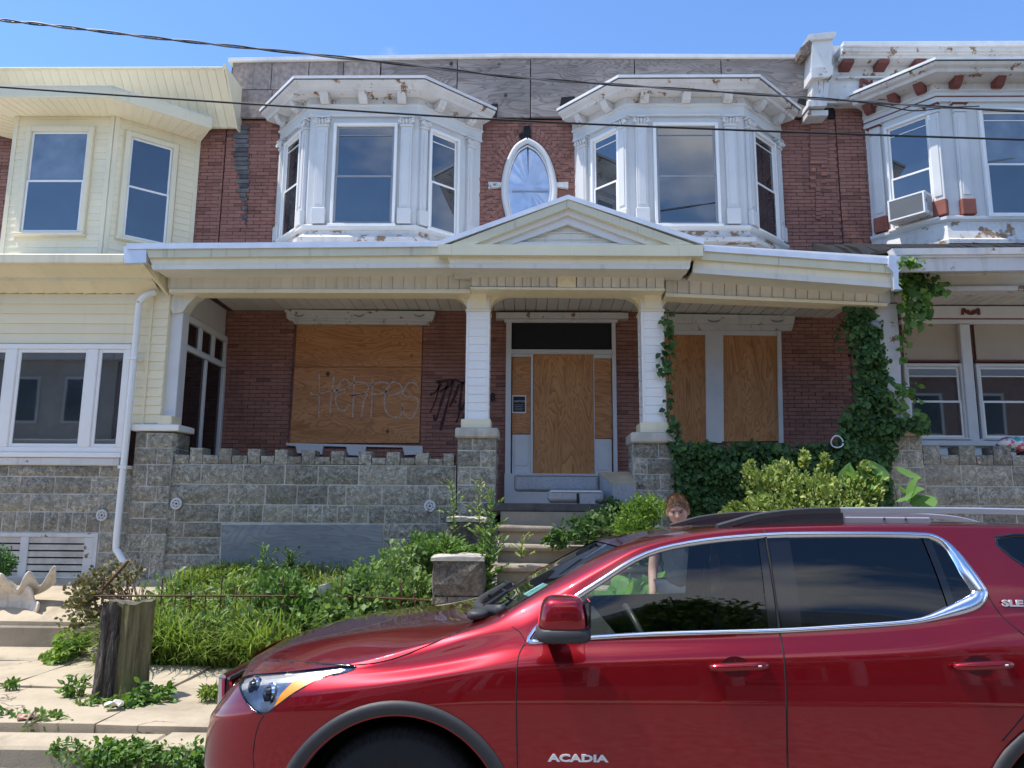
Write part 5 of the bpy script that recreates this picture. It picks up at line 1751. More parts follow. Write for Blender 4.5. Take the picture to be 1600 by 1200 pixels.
# ------------------------------------------------------------------ discarded mattress pieces on the porch
tick = NT('quilted_ticking')
v = tick.pos((1, 1, 1))
vo = tick.n('ShaderNodeTexVoronoi'); vo.inputs['Scale'].default_value = 34
tick.l(v, vo.inputs['Vector'])
c_ = tick.ramp(vo.outputs['Distance'], [(.1, (.25, .26, .285)), (.55, (.33, .34, .365))])
c_ = tick.mix(tick.ramp(tick.noise(2.5, 5), [(.45, 0.0), (.8, .5)]), c_, (.22, .21, .2))
tick.bsdf(c_, .85, tick.bump(vo.outputs['Distance'], .3, .006))
foam = simple('foam_backing', (.42, .34, .22), .9, .15, 5, .3, 60)
def pad_(name, label, pts, Y, d, mat, z_extra=0):
    t = thing(name, label, 'mattress', tuple(W(*pts[-1], Y)))
    m = MB().pxslab(pts, Y, d)
    return t, m
def cushion(parent, name, x0, x1, y0, y1, z0, z1, mat, c=.03, M=None):
    m = MB(M).box(x0, x1, y0, y1, z0, z1, c)
    o = m.build(name, mat, parent)
    bv = o.modifiers.new('soft', 'BEVEL'); bv.width = c * .5; bv.segments = 2
    return o
a, b = W(803, 755, 10.1), W(936, 755, 10.1)
t = thing('mattress', 'long grey quilted mattress piece propped against the front door boards', 'mattress', (0.4, 10.1, 1.77), 'discarded mattress pieces on the porch')
cushion(t, 'cushion', a.x, b.x, 10.12, 10.34, W(870, 768, 10.1).z, W(870, 741, 10.1).z, tick.m)
MB().tube([(a.x + .02, 10.118, W(870, 743, 10.1).z), (b.x - .02, 10.118, W(870, 743, 10.1).z)], .009, 6).build('piping', MAT['sash_grey'], t)
a, b = W(856, 778, 9.72), W(944, 778, 9.72)
t = thing('mattress', 'short grey quilted mattress piece with a dark label lying on the top step', 'mattress', (0.7, 9.8, 1.77), 'discarded mattress pieces on the porch')
cushion(t, 'cushion', a.x, b.x, 9.74, 10.1, 1.775, W(890, 765, 9.72).z, tick.m, .04)
MB().tube([(a.x + .03, 9.737, W(890, 768, 9.72).z), (b.x - .03, 9.737, W(890, 768, 9.72).z)], .009, 6).build('piping', MAT['white'], t)
MB().pxbox(901, 771, 905, 787, 9.733, .006).build('label', MAT['black'], t)
MB().pxbox(906, 772, 930, 786, 9.736, .004).build('side_pocket', tick.m, t)
t = thing('mattress', 'upturned mattress piece showing a tan backing at the right of the door', 'mattress', (1.3, 9.9, 1.77), 'discarded mattress pieces on the porch')
p1 = [W(936, 740, 10.25), W(945, 792, 9.75), W(968, 795, 9.72), W(955, 752, 10.15)]
m = MB()
A = [W(934, 740, 10.2), W(992, 739, 10.2), W(994, 757, 9.85), W(957, 757, 9.8)]
B = [Vector((p.x, p.y, 1.72)) for p in A]
m.hexa([tuple(p) for p in B] + [tuple(p) for p in A])
m.build('cushion', tick.m, t)
m = MB(); m.hexa([tuple(p + Vector((0, 0, .002))) for p in A] + [tuple(p + Vector((0, 0, .02))) for p in A]); m.build('backing', foam, t)

# ------------------------------------------------------------------ litter
def scrap(label, px, py, z, w, h, mat, cat='litter'):
    c = WZ(px, py, z)
    n = 5
    vs = []
    ang = rng.uniform(0, 3)
    for j in range(n):
        for i in range(n):
            u, v = (i / (n - 1) - .5) * w, (j / (n - 1) - .5) * h
            vs.append((c.x + u * math.cos(ang) - v * math.sin(ang), c.y + u * math.sin(ang) + v * math.cos(ang), z + rng.uniform(.0, .045)))
    fs = [(j * n + i, j * n + i + 1, (j + 1) * n + i + 1, (j + 1) * n + i) for j in range(n - 1) for i in range(n - 1)]
    o = MB().add(vs, fs).build('paper_scrap', mat, None)
    so = o.modifiers.new('thick', 'SOLIDIFY'); so.thickness = .004
    tag(o, label, cat)
pap = simple('dirty_paper', (.62, .58, .52), .8, .15, 9)
pnk = simple('faded_wrapper', (.6, .36, .3), .6, .2, 9)
scrap('flat pale paper lying on the pavement left of the stump', 115, 1022, .20, .26, .12, pap)
scrap('crumpled pinkish wrapper at the grass edge right of the stump', 265, 1016, .24, .16, .09, pnk)
scrap('white paper scrap among the weeds in front of the stump', 178, 1103, .20, .13, .10, pap)
scrap('pink scrap of packaging behind the watermark-side kerb weeds', 42, 1125, .17, .12, .09, pnk)
# ------------------------------------------------------------------ plants
def leaf_arrays(P, D, N, S, wr=.5, fold=.12, kind='ovate'):
    """P base points, D growth directions, N face normals, S lengths -> verts, tris"""
    P, D, N = (np.asarray(a, dtype=np.float64) for a in (P, D, N))
    S = np.asarray(S)[:, None]
    D /= np.linalg.norm(D, axis=1, keepdims=True) + 1e-9
    X = np.cross(D, N); X /= np.linalg.norm(X, axis=1, keepdims=True) + 1e-9
    N2 = np.cross(X, D)
    if kind == 'ovate':
        tmpl = [(0, 0, 0), (-wr * .5, .38, 1), (wr * .5, .38, 1), (-wr * .36, .7, 1), (wr * .36, .7, 1), (0, 1, -.6), (0, .5, -.2)]
        tri = [(0, 2, 6), (0, 6, 1), (1, 6, 3), (6, 2, 4), (6, 4, 3), (3, 4, 5)]
    else:   # heart-shaped big leaf
        tmpl = [(0, 0, 0), (-.28 * wr, -.12, .6), (.28 * wr, -.12, .6), (-.55 * wr, .18, 1.1), (.55 * wr, .18, 1.1), (-.48 * wr, .55, .8), (.48 * wr, .55, .8), (-.2 * wr, .85, 0), (.2 * wr, .85, 0), (0, 1.05, -1.6), (0, .4, -.3)]
        tri = [(0, 10, 3), (0, 3, 1), (0, 2, 4), (0, 4, 10), (10, 5, 3), (10, 4, 6), (10, 7, 5), (10, 6, 8), (10, 8, 7), (7, 8, 9)]
    n = len(P); k = len(tmpl)
    V = np.zeros((n, k, 3))
    for i, (a, b, c) in enumerate(tmpl):
        V[:, i] = P + (X * a + D * b + N2 * c * fold) * S
    F = (np.arange(n)[:, None, None] * k + np.array(tri)[None]).reshape(-1, 3)
    return V.reshape(-1, 3), F

def unit(v): return v / (np.linalg.norm(v, axis=-1, keepdims=True) + 1e-9)

LEAF = {
 'grass': leaf_mat('grass_blade', (.09, .16, .024), (.32, .42, .10), .35),
 'drygrass': leaf_mat('dry_grass', (.22, .17, .085), (.42, .34, .18), .25, .8),
 'weed': leaf_mat('weed_leaf', (.07, .15, .03), (.18, .31, .07), .35),
 'weedpale': leaf_mat('pale_weed_leaf', (.13, .22, .065), (.27, .38, .14), .35),
 'ivy': leaf_mat('ivy_leaf', (.022, .06, .016), (.12, .22, .06), .35, .55),
 'yellow': leaf_mat('yellow_green_leaf', (.12, .21, .035), (.50, .55, .17), .35),
 'lime': leaf_mat('bright_green_leaf', (.12, .22, .03), (.25, .38, .07), .4),
 'big': leaf_mat('big_leaf', (.13, .26, .07), (.22, .38, .12), .45),
 'box': leaf_mat('clipped_leaf', (.03, .10, .02), (.07, .19, .04), .3),
}
STEM = simple('green_stem', (.10, .13, .045), .7, .2, 9)
TWIG = simple('brown_twig', (.16, .115, .075), .85, .25, 12)

def scatter(n, fn):
    return np.array([fn() for _ in range(n)])

def shrub(name, label, cat, pts_fn, n_leaf, size, mat, base, wr=.5, droop=0.0, group=None, stems=7, kind='ovate', out=None, stem_mat=None, up=.4, fold=.12, nj=.7):
    """pts_fn() gives a random point of the crown; stems reach from the base into it"""
    t = thing(name, label, cat, base, group)
    b = Vector(base)
    m = MB()
    tips = []
    for i in range(stems):
        p = Vector(pts_fn())
        mid = b.lerp(p, .5) + Vector((rng.uniform(-.1, .1), rng.uniform(-.08, .08), .12))
        ks = min(1.0, (p - b).length * 1.6)
        mid = b.lerp(p, .5) + Vector((rng.uniform(-.1, .1), rng.uniform(-.08, .08), .12)) * ks
        m.tube(smooth_path([b + Vector((rng.uniform(-.06, .06), rng.uniform(-.05, .05), 0)) * ks, mid, p], 4), [.011 * ks] * 4 + [.008 * ks] * 3 + [.004 * ks] * 2, 5)
    m.build('stem', stem_mat or STEM, t)
    P = scatter(n_leaf, pts_fn)
    c = np.array(base) + np.array([0, 0, .25])
    O = unit(P - c) if out is None else np.tile(np.array(out, dtype=float), (n_leaf, 1))
    J = nrng.normal(size=(n_leaf, 3))
    D = unit(O * .8 + J * .7 + np.array([0, 0, up - droop]))
    N = unit(J[:, [1, 2, 0]] * nj + np.array([-.15, -.45, .75]))
    S = size * nrng.uniform(.55, 1.25, n_leaf)
    V, F = leaf_arrays(P, D, N, S, wr, kind=kind, fold=fold)
    o = npmesh('foliage', V, F, mat, t)
    return t

def blob_pts(blobs):
    """blobs: (cx, cy, cz, rx, ry, rz); points crowd towards the skin, and in clumps"""
    ws = [b[3] * b[5] for b in blobs]
    clumps = []
    for b in blobs:
        for _ in range(16):
            d = Vector((rng.gauss(0, 1), rng.gauss(0, 1), rng.gauss(0, 1))).normalized()
            r_ = rng.uniform(.45, 1.0)
            clumps.append((b[0] + d.x * b[3] * r_, b[1] + d.y * b[4] * r_, b[2] + d.z * b[5] * r_, min(b[3], b[5]) * .33))
    def fn():
        if rng.random() < .62:
            c = rng.choice(clumps)
            return (c[0] + rng.gauss(0, c[3] * .5), c[1] + rng.gauss(0, c[3] * .5), c[2] + rng.gauss(0, c[3] * .5))
        b = rng.choices(blobs, ws)[0]
        d = Vector((rng.gauss(0, 1), rng.gauss(0, 1), rng.gauss(0, 1))).normalized()
        r_ = rng.random() ** .45
        return (b[0] + d.x * b[3] * r_, b[1] + d.y * b[4] * r_, b[2] + d.z * b[5] * r_)
    return fn

def pxblob(px, py, Y, rx, ry, rz):
    c = W(px, py, Y); return (c.x, c.y, c.z, rx, ry, rz)

# tall grass between railing and house, one mass of blades
def grass_mass(name, n, area, hmin, hmax, mat, lean=.35, dens=None, w=.012):
    P = []
    while len(P) < n:
        x = rng.uniform(area[0], area[1]); y = rng.uniform(area[2], area[3])
        if dens is None or rng.random() < dens(x, y): P.append((x, y))
    P = np.array(P)
    z = np.array([yard_z(a, b) for a, b in P])
    H = nrng.uniform(hmin, hmax, n) * (.55 + .6 * np.abs(np.sin(P[:, 0] * 2.7 + 1.3 * np.sin(P[:, 1] * 3)))) * (1 - .68 * np.clip((P[:, 1] - 8.3) / 1.2, 0, 1))
    A = nrng.uniform(0, 2 * np.pi, n)
    L = H * nrng.uniform(.1, 1.0, n) * lean * 2
    dx, dy = np.cos(A), np.sin(A) - .25
    sx, sy = -np.sin(A), np.cos(A)
    V = np.zeros((n, 9, 3))
    k = 0
    for j, (t, ww) in enumerate(((0, 1), (.35, .95), (.68, .7), (.9, .35))):
        hx = L * t ** 2
        hz = H * (t - .35 * t ** 3 * (L / H))
        for s_ in (-1, 1):
            V[:, k, 0] = P[:, 0] + dx * hx + sx * s_ * w * ww * .5
            V[:, k, 1] = P[:, 1] + dy * hx + sy * s_ * w * ww * .5
            V[:, k, 2] = z + hz
            k += 1
    V[:, 8, 0] = P[:, 0] + dx * L * 1.12; V[:, 8, 1] = P[:, 1] + dy * L * 1.12; V[:, 8, 2] = z + H * (1 - .42 * (L / H))
    tri = [(0, 1, 3), (0, 3, 2), (2, 3, 5), (2, 5, 4), (4, 5, 7), (4, 7, 6), (6, 7, 8)]
    F = (np.arange(n)[:, None, None] * 9 + np.array(tri)[None]).reshape(-1, 3)
    o = npmesh(name, V.reshape(-1, 3), F, mat)
    o['kind'] = 'stuff'
    return o
g = grass_mass('grass', 10500, (-4.2, -1.75, 7.74, 9.9), .20, .60, LEAF['grass'], .62, lambda x, y: (1 if y < 8.9 else .5) * (.35 + .65 * (math.sin(3.1 * x + 1.7 * math.sin(2.3 * y)) > -.35)), w=.021)
tag(g, 'tall green grass filling the yard behind the rusty railing', 'grass')
g = grass_mass('dry_grass', 1500, (-4.25, -.9, 7.8, 9.9), .25, .6, LEAF['drygrass'], .5, w=.008)
tag(g, 'thin dry stalks standing among the green grass', 'grass')

# mound of creeping weed right of the grass
yz = yard_z
shrub('weed_mound', 'spreading mound of pale green creeping weed beside the stone pillar', 'weeds', blob_pts([pxblob(600, 915, 8.6, .55, .4, .30), pxblob(560, 950, 8.3, .45, .3, .25), pxblob(640, 885, 9.0, .40, .4, .28), pxblob(530, 970, 8.1, .35, .25, .2), pxblob(650, 940, 8.5, .3, .3, .3)]), 5200, .075, LEAF['weedpale'], (-1.3, 8.6, yz(-1.3, 8.6)), .75, up=.6)
shrub('weed_clump', 'tangled brown and green weeds around the railing below the concrete lump', 'weeds', blob_pts([pxblob(470, 960, 8.2, .35, .25, .3), pxblob(440, 930, 8.4, .3, .25, .25)]), 1300, .075, LEAF['weed'], (-2.2, 8.2, yz(-2.2, 8.2)), .6, stem_mat=TWIG, stems=26)
for lab_, q_ in (('broad-leaved weeds growing through the grass behind the stump', (265, 930, 8.7)), ('broad-leaved weeds in the grass below the basement board', (370, 915, 9.0)), ('leafy weeds at the grass edge near the kerbside', (300, 985, 8.1)), ('leafy green weeds in the grass left of the concrete lump', (400, 965, 8.15))):
    shrub('weed_clump', lab_, 'weeds', blob_pts([pxblob(*q_, .42, .3, .22), pxblob(q_[0] + 55, q_[1] + 8, q_[2], .3, .25, .2)]), 260, .085, LEAF['weedpale'], (W(*q_).x, q_[2], yz(0, q_[2])), .42, up=.6, stems=14)
shrub('bramble', 'half-dead bramble at the left end of the railing', 'weeds', blob_pts([pxblob(150, 925, 8.4, .30, .3, .25), pxblob(130, 960, 8.2, .22, .25, .3), pxblob(175, 905, 8.6, .3, .3, .2)]), 1100, .06, leaf_mat('dying_leaf', (.10, .10, .04), (.24, .2, .09), .25), (-3.95, 8.3, .3), .6, stem_mat=TWIG, stems=30)
shrub('weed_tuft', 'low lime green weed at the corner of the concrete step', 'weeds', blob_pts([pxblob(112, 1005, 8.0, .17, .15, .14), pxblob(92, 1022, 7.8, .12, .12, .07)]), 420, .075, LEAF['lime'], tuple(W(110, 1020, 8.0)), .6, group='small weeds on the pavement')
shrub('weed_tuft', 'green leafy weed at the foot of the stump', 'weeds', blob_pts([pxblob(235, 1085, 6.35, .17, .13, .09), pxblob(205, 1100, 6.25, .2, .12, .06)]), 420, .085, LEAF['weed'], tuple(WZ(225, 1095, .16)), .42, group='small weeds on the pavement')
shrub('weed_tuft', 'spindly weed just left of the stump', 'weeds', blob_pts([pxblob(118, 1075, 6.5, .10, .08, .09), pxblob(150, 1098, 6.3, .2, .12, .05)]), 240, .07, LEAF['weed'], tuple(WZ(125, 1090, .16)), .4, group='small weeds on the pavement')
shrub('weed_tuft', 'tiny sprig growing from a crack near the left edge', 'weeds', blob_pts([pxblob(18, 1068, 6.7, .06, .05, .05)]), 70, .05, LEAF['weed'], tuple(WZ(18, 1075, .16)), .45, group='small weeds on the pavement')
shrub('weed_tuft', 'flat grassy tuft on the slab beside the car nose', 'weeds', blob_pts([pxblob(338, 1081, 6.4, .16, .1, .03)]), 260, .08, LEAF['grass'], tuple(WZ(338, 1084, .16)), .16, group='small weeds on the pavement')
for lab, px, py, r_ in (('weeds in the gutter just left of the car bumper', 280, 1180, .42), ('weeds in the gutter under the stump', 160, 1175, .4), ('weeds along the kerb at the far left', 40, 1125, .36)):
    shrub('gutter_weed', lab, 'weeds', blob_pts([pxblob(px, py, 5.25 if py > 1150 else 5.9, r_, .14, .08), pxblob(px + 40, py + 6, 5.2 if py > 1150 else 5.8, r_ * .6, .14, .06)]), 900, .05, LEAF['weed'], (W(px, py, 5.25).x, 5.25, .02) if py > 1150 else tuple(WZ(px, py + 10, .16)), .5, group='gutter weeds')

# upright weeds
def tall_weed(label, px, pb, pt, Y, n, size, mat, lean=0.0, flower=False, group='tall weeds in the yard'):
    b, tp = W(px, pb, Y), W(px + lean, pt, Y)
    t = thing('tall_weed', label, 'weed', tuple(b), group)
    path = smooth_path([b, b.lerp(tp, .5) + Vector((rng.uniform(-.04, .04), rng.uniform(-.04, .04), 0)), tp], 6)
    m = MB(); m.tube(path, [.009 - .006 * i / (len(path) - 1) for i in range(len(path))], 5)
    P, D = [], []
    for i in range(n):
        f = (i / n) ** .9
        q = path[min(int(f * (len(path) - 1)), len(path) - 2)]
        q = q.lerp(path[min(int(f * (len(path) - 1)) + 1, len(path) - 1)], (f * (len(path) - 1)) % 1)
        a = i * 2.4 + rng.uniform(-.4, .4)
        d = Vector((math.cos(a), math.sin(a), .45 + .3 * f))
        l_ = size * (.5 - .3 * f)
        e = q + d * l_ * .5
        P.append(tuple(q + d * .01)); D.append(tuple(d))
        if i % 3 == 0 and f < .9:
            br = q + d * size * 1.3
            m.tube([q, br], .003, 4)
            for _ in range(3):
                P.append(tuple(q.lerp(br, rng.uniform(.5, 1)))); D.append((d.x + rng.uniform(-.5, .5), d.y + rng.uniform(-.5, .5), d.z))
    m.build('stem', STEM, t)
    P = np.array(P); D = np.array(D)
    S = size * nrng.uniform(.6, 1.1, len(P)) * (1.1 - .6 * (P[:, 2] - b.z) / max(.1, tp.z - b.z))
    V, F = leaf_arrays(P, D, np.tile([0, -.3, 1.0], (len(P), 1)) + nrng.normal(size=(len(P), 3)) * .3, S, .34)
    npmesh('foliage', V, F, mat, t)
tall_weed('tall leafy weed rising between the two stone blocks of the steps', 762, 930, 765, 8.45, 110, .13, LEAF['weed'], 4)
tall_weed('bushy weed leaning against the lower stone pillar', 748, 935, 830, 8.6, 90, .15, LEAF['weed'], 10)
tall_weed('thin weed with drooping tips in front of the left porch pier', 708, 830, 752, 9.2, 40, .11, LEAF['weedpale'], -4)
tall_weed('pale-topped weed in front of the basement board', 420, 925, 855, 9.2, 60, .12, LEAF['weed'], -6)
tall_weed('dark fern-like weed beside the basement board', 450, 920, 865, 9.4, 70, .16, LEAF['ivy'], 6)
tall_weed('weed with yellowing leaves before the porch pier', 752, 835, 745, 9.15, 36, .10, LEAF['yellow'], 0)
tall_weed('small weed sprouting from the third step', 815, 872, 838, 8.9, 30, .09, LEAF['yellow'], 4)
tall_weed('weed on top of the lower stone pillar', 700, 868, 838, 8.4, 50, .13, LEAF['weed'], -8)
shrub('weed_clump', 'green weeds between the upper stone block and the pillar', 'weeds', blob_pts([pxblob(700, 858, 8.8, .35, .2, .10), pxblob(668, 852, 9.0, .2, .2, .09)]), 520, .10, LEAF['weed'], (-.8, 8.8, .9), .4)
shrub('creeper', 'dark creeping weed spilling over the steps', 'weeds', blob_pts([pxblob(905, 830, 9.1, .30, .2, .16), pxblob(940, 815, 9.3, .25, .2, .18), pxblob(870, 845, 8.9, .14, .12, .10), pxblob(960, 795, 9.55, .12, .1, .1)]), 1500, .065, LEAF['ivy'], (1.3, 9.1, 1.1), .6, up=.1)
shrub('bush', 'bright lime green bush between the steps and the man', 'bush', blob_pts([pxblob(1003, 808, 9.0, .27, .24, .23), pxblob(985, 822, 8.9, .22, .2, .18), pxblob(1020, 795, 9.1, .18, .2, .16), pxblob(1000, 850, 8.9, .3, .25, .25)]), 3200, .05, LEAF['lime'], (1.6, 9.0, .7), .55, up=.7)
shrub('bush', 'yellow-green bush with small pale leaves below the ivy', 'bush', blob_pts([pxblob(1205, 760, 9.0, .34, .26, .22), pxblob(1270, 765, 8.9, .34, .26, .2), pxblob(1340, 765, 9.0, .3, .25, .2), pxblob(1200, 800, 8.8, .36, .26, .22), pxblob(1300, 810, 8.8, .6, .26, .22), pxblob(1150, 800, 8.8, .15, .15, .08), pxblob(1225, 735, 9.1, .18, .2, .12), pxblob(1172, 738, 9.1, .07, .1, .13), pxblob(1290, 726, 9.1, .06, .1, .12), pxblob(1352, 738, 9.0, .07, .1, .12), pxblob(1258, 722, 9.1, .05, .08, .10)]), 6300, .062, LEAF['yellow'], (3.4, 8.9, .7), .55, up=.6, stems=26, stem_mat=TWIG)
# big-leaved plant at the right
def big_plant(label, blobs, n, size, base, group=None):
    return shrub('big_leaf_plant', label, 'plant', blob_pts(blobs), n, size, LEAF['big'], base, 1.0, kind='heart', up=.0, stems=8, fold=.09, nj=.35)
big_plant('plant with broad heart-shaped leaves at the right end of the yellow bush', [pxblob(1385, 756, 8.9, .34, .22, .16), pxblob(1418, 772, 8.7, .22, .2, .16), pxblob(1350, 752, 9.0, .2, .16, .1)], 22, .23, (4.3, 8.9, .75))
big_plant('plant with large light green leaves growing behind the car', [(1.0, 7.9, .72, .34, .2, .28), (.55, 7.9, .58, .26, .2, .2), (1.42, 7.95, .74, .3, .2, .3), (.8, 8.1, .45, .5, .2, .25)], 190, .21, (.95, 8.0, .2))
big_plant('leafy plant with light green leaves further along the pavement edge', [(2.6, 8.0, .75, .45, .2, .35), (3.3, 8.1, .7, .4, .2, .3)], 110, .20, (2.9, 8.1, .25))

# climbing ivy on the right porch wall and up the post
def px_in(poly, x, y):
    c = False
    n = len(poly)
    for i in range(n):
        x1, y1 = poly[i]; x2, y2 = poly[(i + 1) % n]
        if (y1 > y) != (y2 > y) and x < (x2 - x1) * (y - y1) / (y2 - y1) + x1: c = not c
    return c
def climber(label, polys, size, stems, mat=LEAF['ivy']):
    b = W(*stems[0][0][0], stems[0][1])
    t = thing('climbing_vine', label, 'vine', (b.x, b.y, .7))
    P, S = [], []
    for poly, n, Y, th in polys:
        xs = [p[0] for p in poly]; ys = [p[1] for p in poly]
        k = 0
        while k < n:
            x, y = rng.uniform(min(xs), max(xs)), rng.uniform(min(ys), max(ys))
            if not px_in(poly, x + rng.gauss(0, 7), y + 9 * math.sin(x * .09) * math.sin(x * .031 + 1) + rng.gauss(0, 8)): continue
            lump = .5 + .5 * math.sin(x * .05 + 2 * math.sin(y * .06)) * math.cos(y * .045)
            P.append(tuple(W(x, y, Y - rng.random() * th * (.35 + .65 * lump)))); k += 1
    P = np.array(P)
    n = len(P)
    J = nrng.normal(size=(n, 3))
    D = unit(np.array([0, -.35, -.8]) + J * .45)
    N = unit(np.array([-.1, -.8, .55]) + J[:, [2, 0, 1]] * .35)
    V, F = leaf_arrays(P, D, N, size * nrng.uniform(.4, 1.5, n), .85)
    npmesh('foliage', V, F, mat, t)
    m = MB()
    for pts, Y in stems:
        m.tube(smooth_path([W(a, b_, Y + rng.uniform(-.02, .02)) for a, b_ in pts], 4), .009, 5)
    m.build('stem', TWIG, t)
climber('dense dark ivy covering the right porch wall and climbing the white end post',
        [([(1052, 690), (1120, 694), (1200, 690), (1290, 700), (1340, 690), (1385, 690), (1392, 800), (1350, 800), (1130, 800), (1095, 840), (1060, 800), (1056, 740)], 9500, 9.97, .24),
         ([(1342, 560), (1356, 520), (1376, 560), (1385, 640), (1400, 690), (1370, 720), (1310, 700), (1325, 650), (1345, 620)], 3000, 9.95, .25),
         ([(1322, 480), (1352, 478), (1372, 520), (1380, 600), (1358, 600), (1345, 540), (1330, 510)], 1100, 10.0, .2),
         ([(1300, 500), (1350, 500), (1350, 560), (1310, 545)], 60, 10.1, .2),
         ([(1385, 650), (1450, 655), (1452, 668), (1390, 675)], 260, 9.9, .15),
         ([(1090, 800), (1130, 800), (1120, 880), (1095, 880)], 800, 9.95, .2)], .068,
        [([(1360, 800), (1365, 700), (1350, 600), (1345, 500), (1330, 478)], 9.96), ([(1372, 800), (1380, 690), (1378, 600), (1385, 560)], 9.95), ([(1200, 800), (1150, 720), (1080, 700)], 9.97), ([(1330, 770), (1250, 700), (1130, 700)], 9.97)])
climber('thin vine trailing up the right edge of the second porch column',
        [([(1036, 480), (1050, 478), (1052, 560), (1048, 690), (1036, 690), (1040, 600)], 75, 9.98, .08), ([(1030, 530), (1040, 528), (1040, 590), (1030, 590)], 14, 9.98, .06), ([(1046, 655), (1062, 660), (1062, 700), (1046, 700)], 60, 9.95, .1)], .085,
        [([(1046, 700), (1043, 620), (1046, 550), (1042, 482)], 9.99)])
climber('leafy vine hanging from the gutter corner over the right-hand porch',
        [([(1408, 425), (1440, 420), (1455, 450), (1450, 480), (1420, 510), (1406, 470)], 190, 9.85, .25), ([(1440, 420), (1482, 455), (1475, 462), (1440, 450)], 40, 9.8, .15), ([(1402, 400), (1440, 400), (1436, 412), (1404, 412)], 26, 9.4, .05), ([(1405, 510), (1420, 505), (1418, 560), (1410, 560)], 22, 9.9, .1), ([(1380, 595), (1440, 600), (1432, 650), (1395, 640)], 44, 9.9, .1)], .10,
        [([(1420, 520), (1425, 460), (1440, 440), (1478, 455)], 9.8), ([(1412, 640), (1408, 560), (1415, 500), (1420, 450)], 9.9)], LEAF['weed'])

# clipped ball shrub at the far left
c = W(-2, 881, 9.35)
shrub('ball_shrub', 'small clipped round green shrub at the far left edge on the pad', 'shrub', blob_pts([(c.x, c.y, c.z, .17, .17, .19)] * 3), 1500, .035, LEAF['box'], (c.x, c.y, c.z - .26), .6)
# garden hose loop on the ivy
hc = W(1308, 690, 9.72)
hp = [hc + Vector((.075 * math.cos(a), .02 * math.sin(2 * a), .075 * math.sin(a))) for a in [2 * math.pi * i / 18 for i in range(18)]]
tag(MB().tube(hp, .009, 6).build('wire_loop', MAT['flash'], None), 'pale ring of wire sticking up out of the ivy on the porch wall', 'wire loop')

# ------------------------------------------------------------------ overhead cables
cab = simple('black_cable', (.018, .018, .02), .55, .2, 20)
def cable(label, pts, r, twist=False):
    P3 = smooth_path([W(*p) for p in pts], 12)
    t = thing('overhead_cable', label, 'cable', tuple(P3[0]))
    if not twist:
        MB().tube(P3, r, 6).build('wire', cab, t, smooth=True)
        return
    for s_ in (0, 1):
        q = []
        fine = smooth_path(P3, 6)
        for i, p in enumerate(fine):
            a = i * .10 + s_ * math.pi
            q.append(p + Vector((0, math.cos(a), math.sin(a))) * r * .8)
        MB().tube(q, r * (.8 if s_ else .65), 5).build('strand', cab if s_ == 0 else simple('grey_cable', (.16, .16, .17), .5, .1, 9), t, smooth=True)
cable('twisted service cable crossing the sky at the upper left down to the right-hand bay', [(-60, 22, 7.2), (0, 31, 7.3), (100, 42, 7.4), (250, 60, 7.6), (400, 76, 7.8), (600, 97, 8.1), (800, 120, 8.4), (1000, 135, 8.7), (1250, 152, 9.2), (1450, 166, 9.6), (1680, 178, 10.2)], .013, True)
cable('single straight cable running across the upper windows', [(-60, 131, 7.0), (0, 136, 7.0), (400, 163, 7.0), (800, 188, 7.0), (1200, 205, 7.0), (1680, 221, 7.0)], .010)
cable('thin wire joining the twisted cable near the right-hand bay', [(1330, 156, 9.4), (1385, 166, 9.3), (1430, 173, 9.3), (1480, 168, 9.5), (1530, 166, 9.8)], .008)
# ------------------------------------------------------------------ parked red car
def pchip(xk, yk, x):
    xk, yk, x = (np.asarray(a, dtype=float) for a in (xk, yk, x))
    h = np.diff(xk); d = np.diff(yk) / h
    n = len(xk)
    m = np.zeros(n)
    for i in range(1, n - 1):
        if d[i - 1] * d[i] > 0:
            w1, w2 = 2 * h[i] + h[i - 1], h[i] + 2 * h[i - 1]
            m[i] = (w1 + w2) / (w1 / d[i - 1] + w2 / d[i])
    m[0] = d[0]; m[-1] = d[-1]
    i = np.clip(np.searchsorted(xk, x) - 1, 0, n - 2)
    t = (x - xk[i]) / h[i]
    return ((1 + 2 * t) * (1 - t) ** 2 * yk[i] + t * (1 - t) ** 2 * h[i] * m[i] + t * t * (3 - 2 * t) * yk[i + 1] + t * t * (t - 1) * h[i] * m[i + 1])

def gauss_smooth(a, k):
    if k < 1: return a
    w = np.exp(-.5 * (np.arange(-3 * k, 3 * k + 1) / k) ** 2); w /= w.sum()
    p = np.pad(a, 3 * k, mode='reflect', reflect_type='odd')
    return np.convolve(p, w, 'valid')

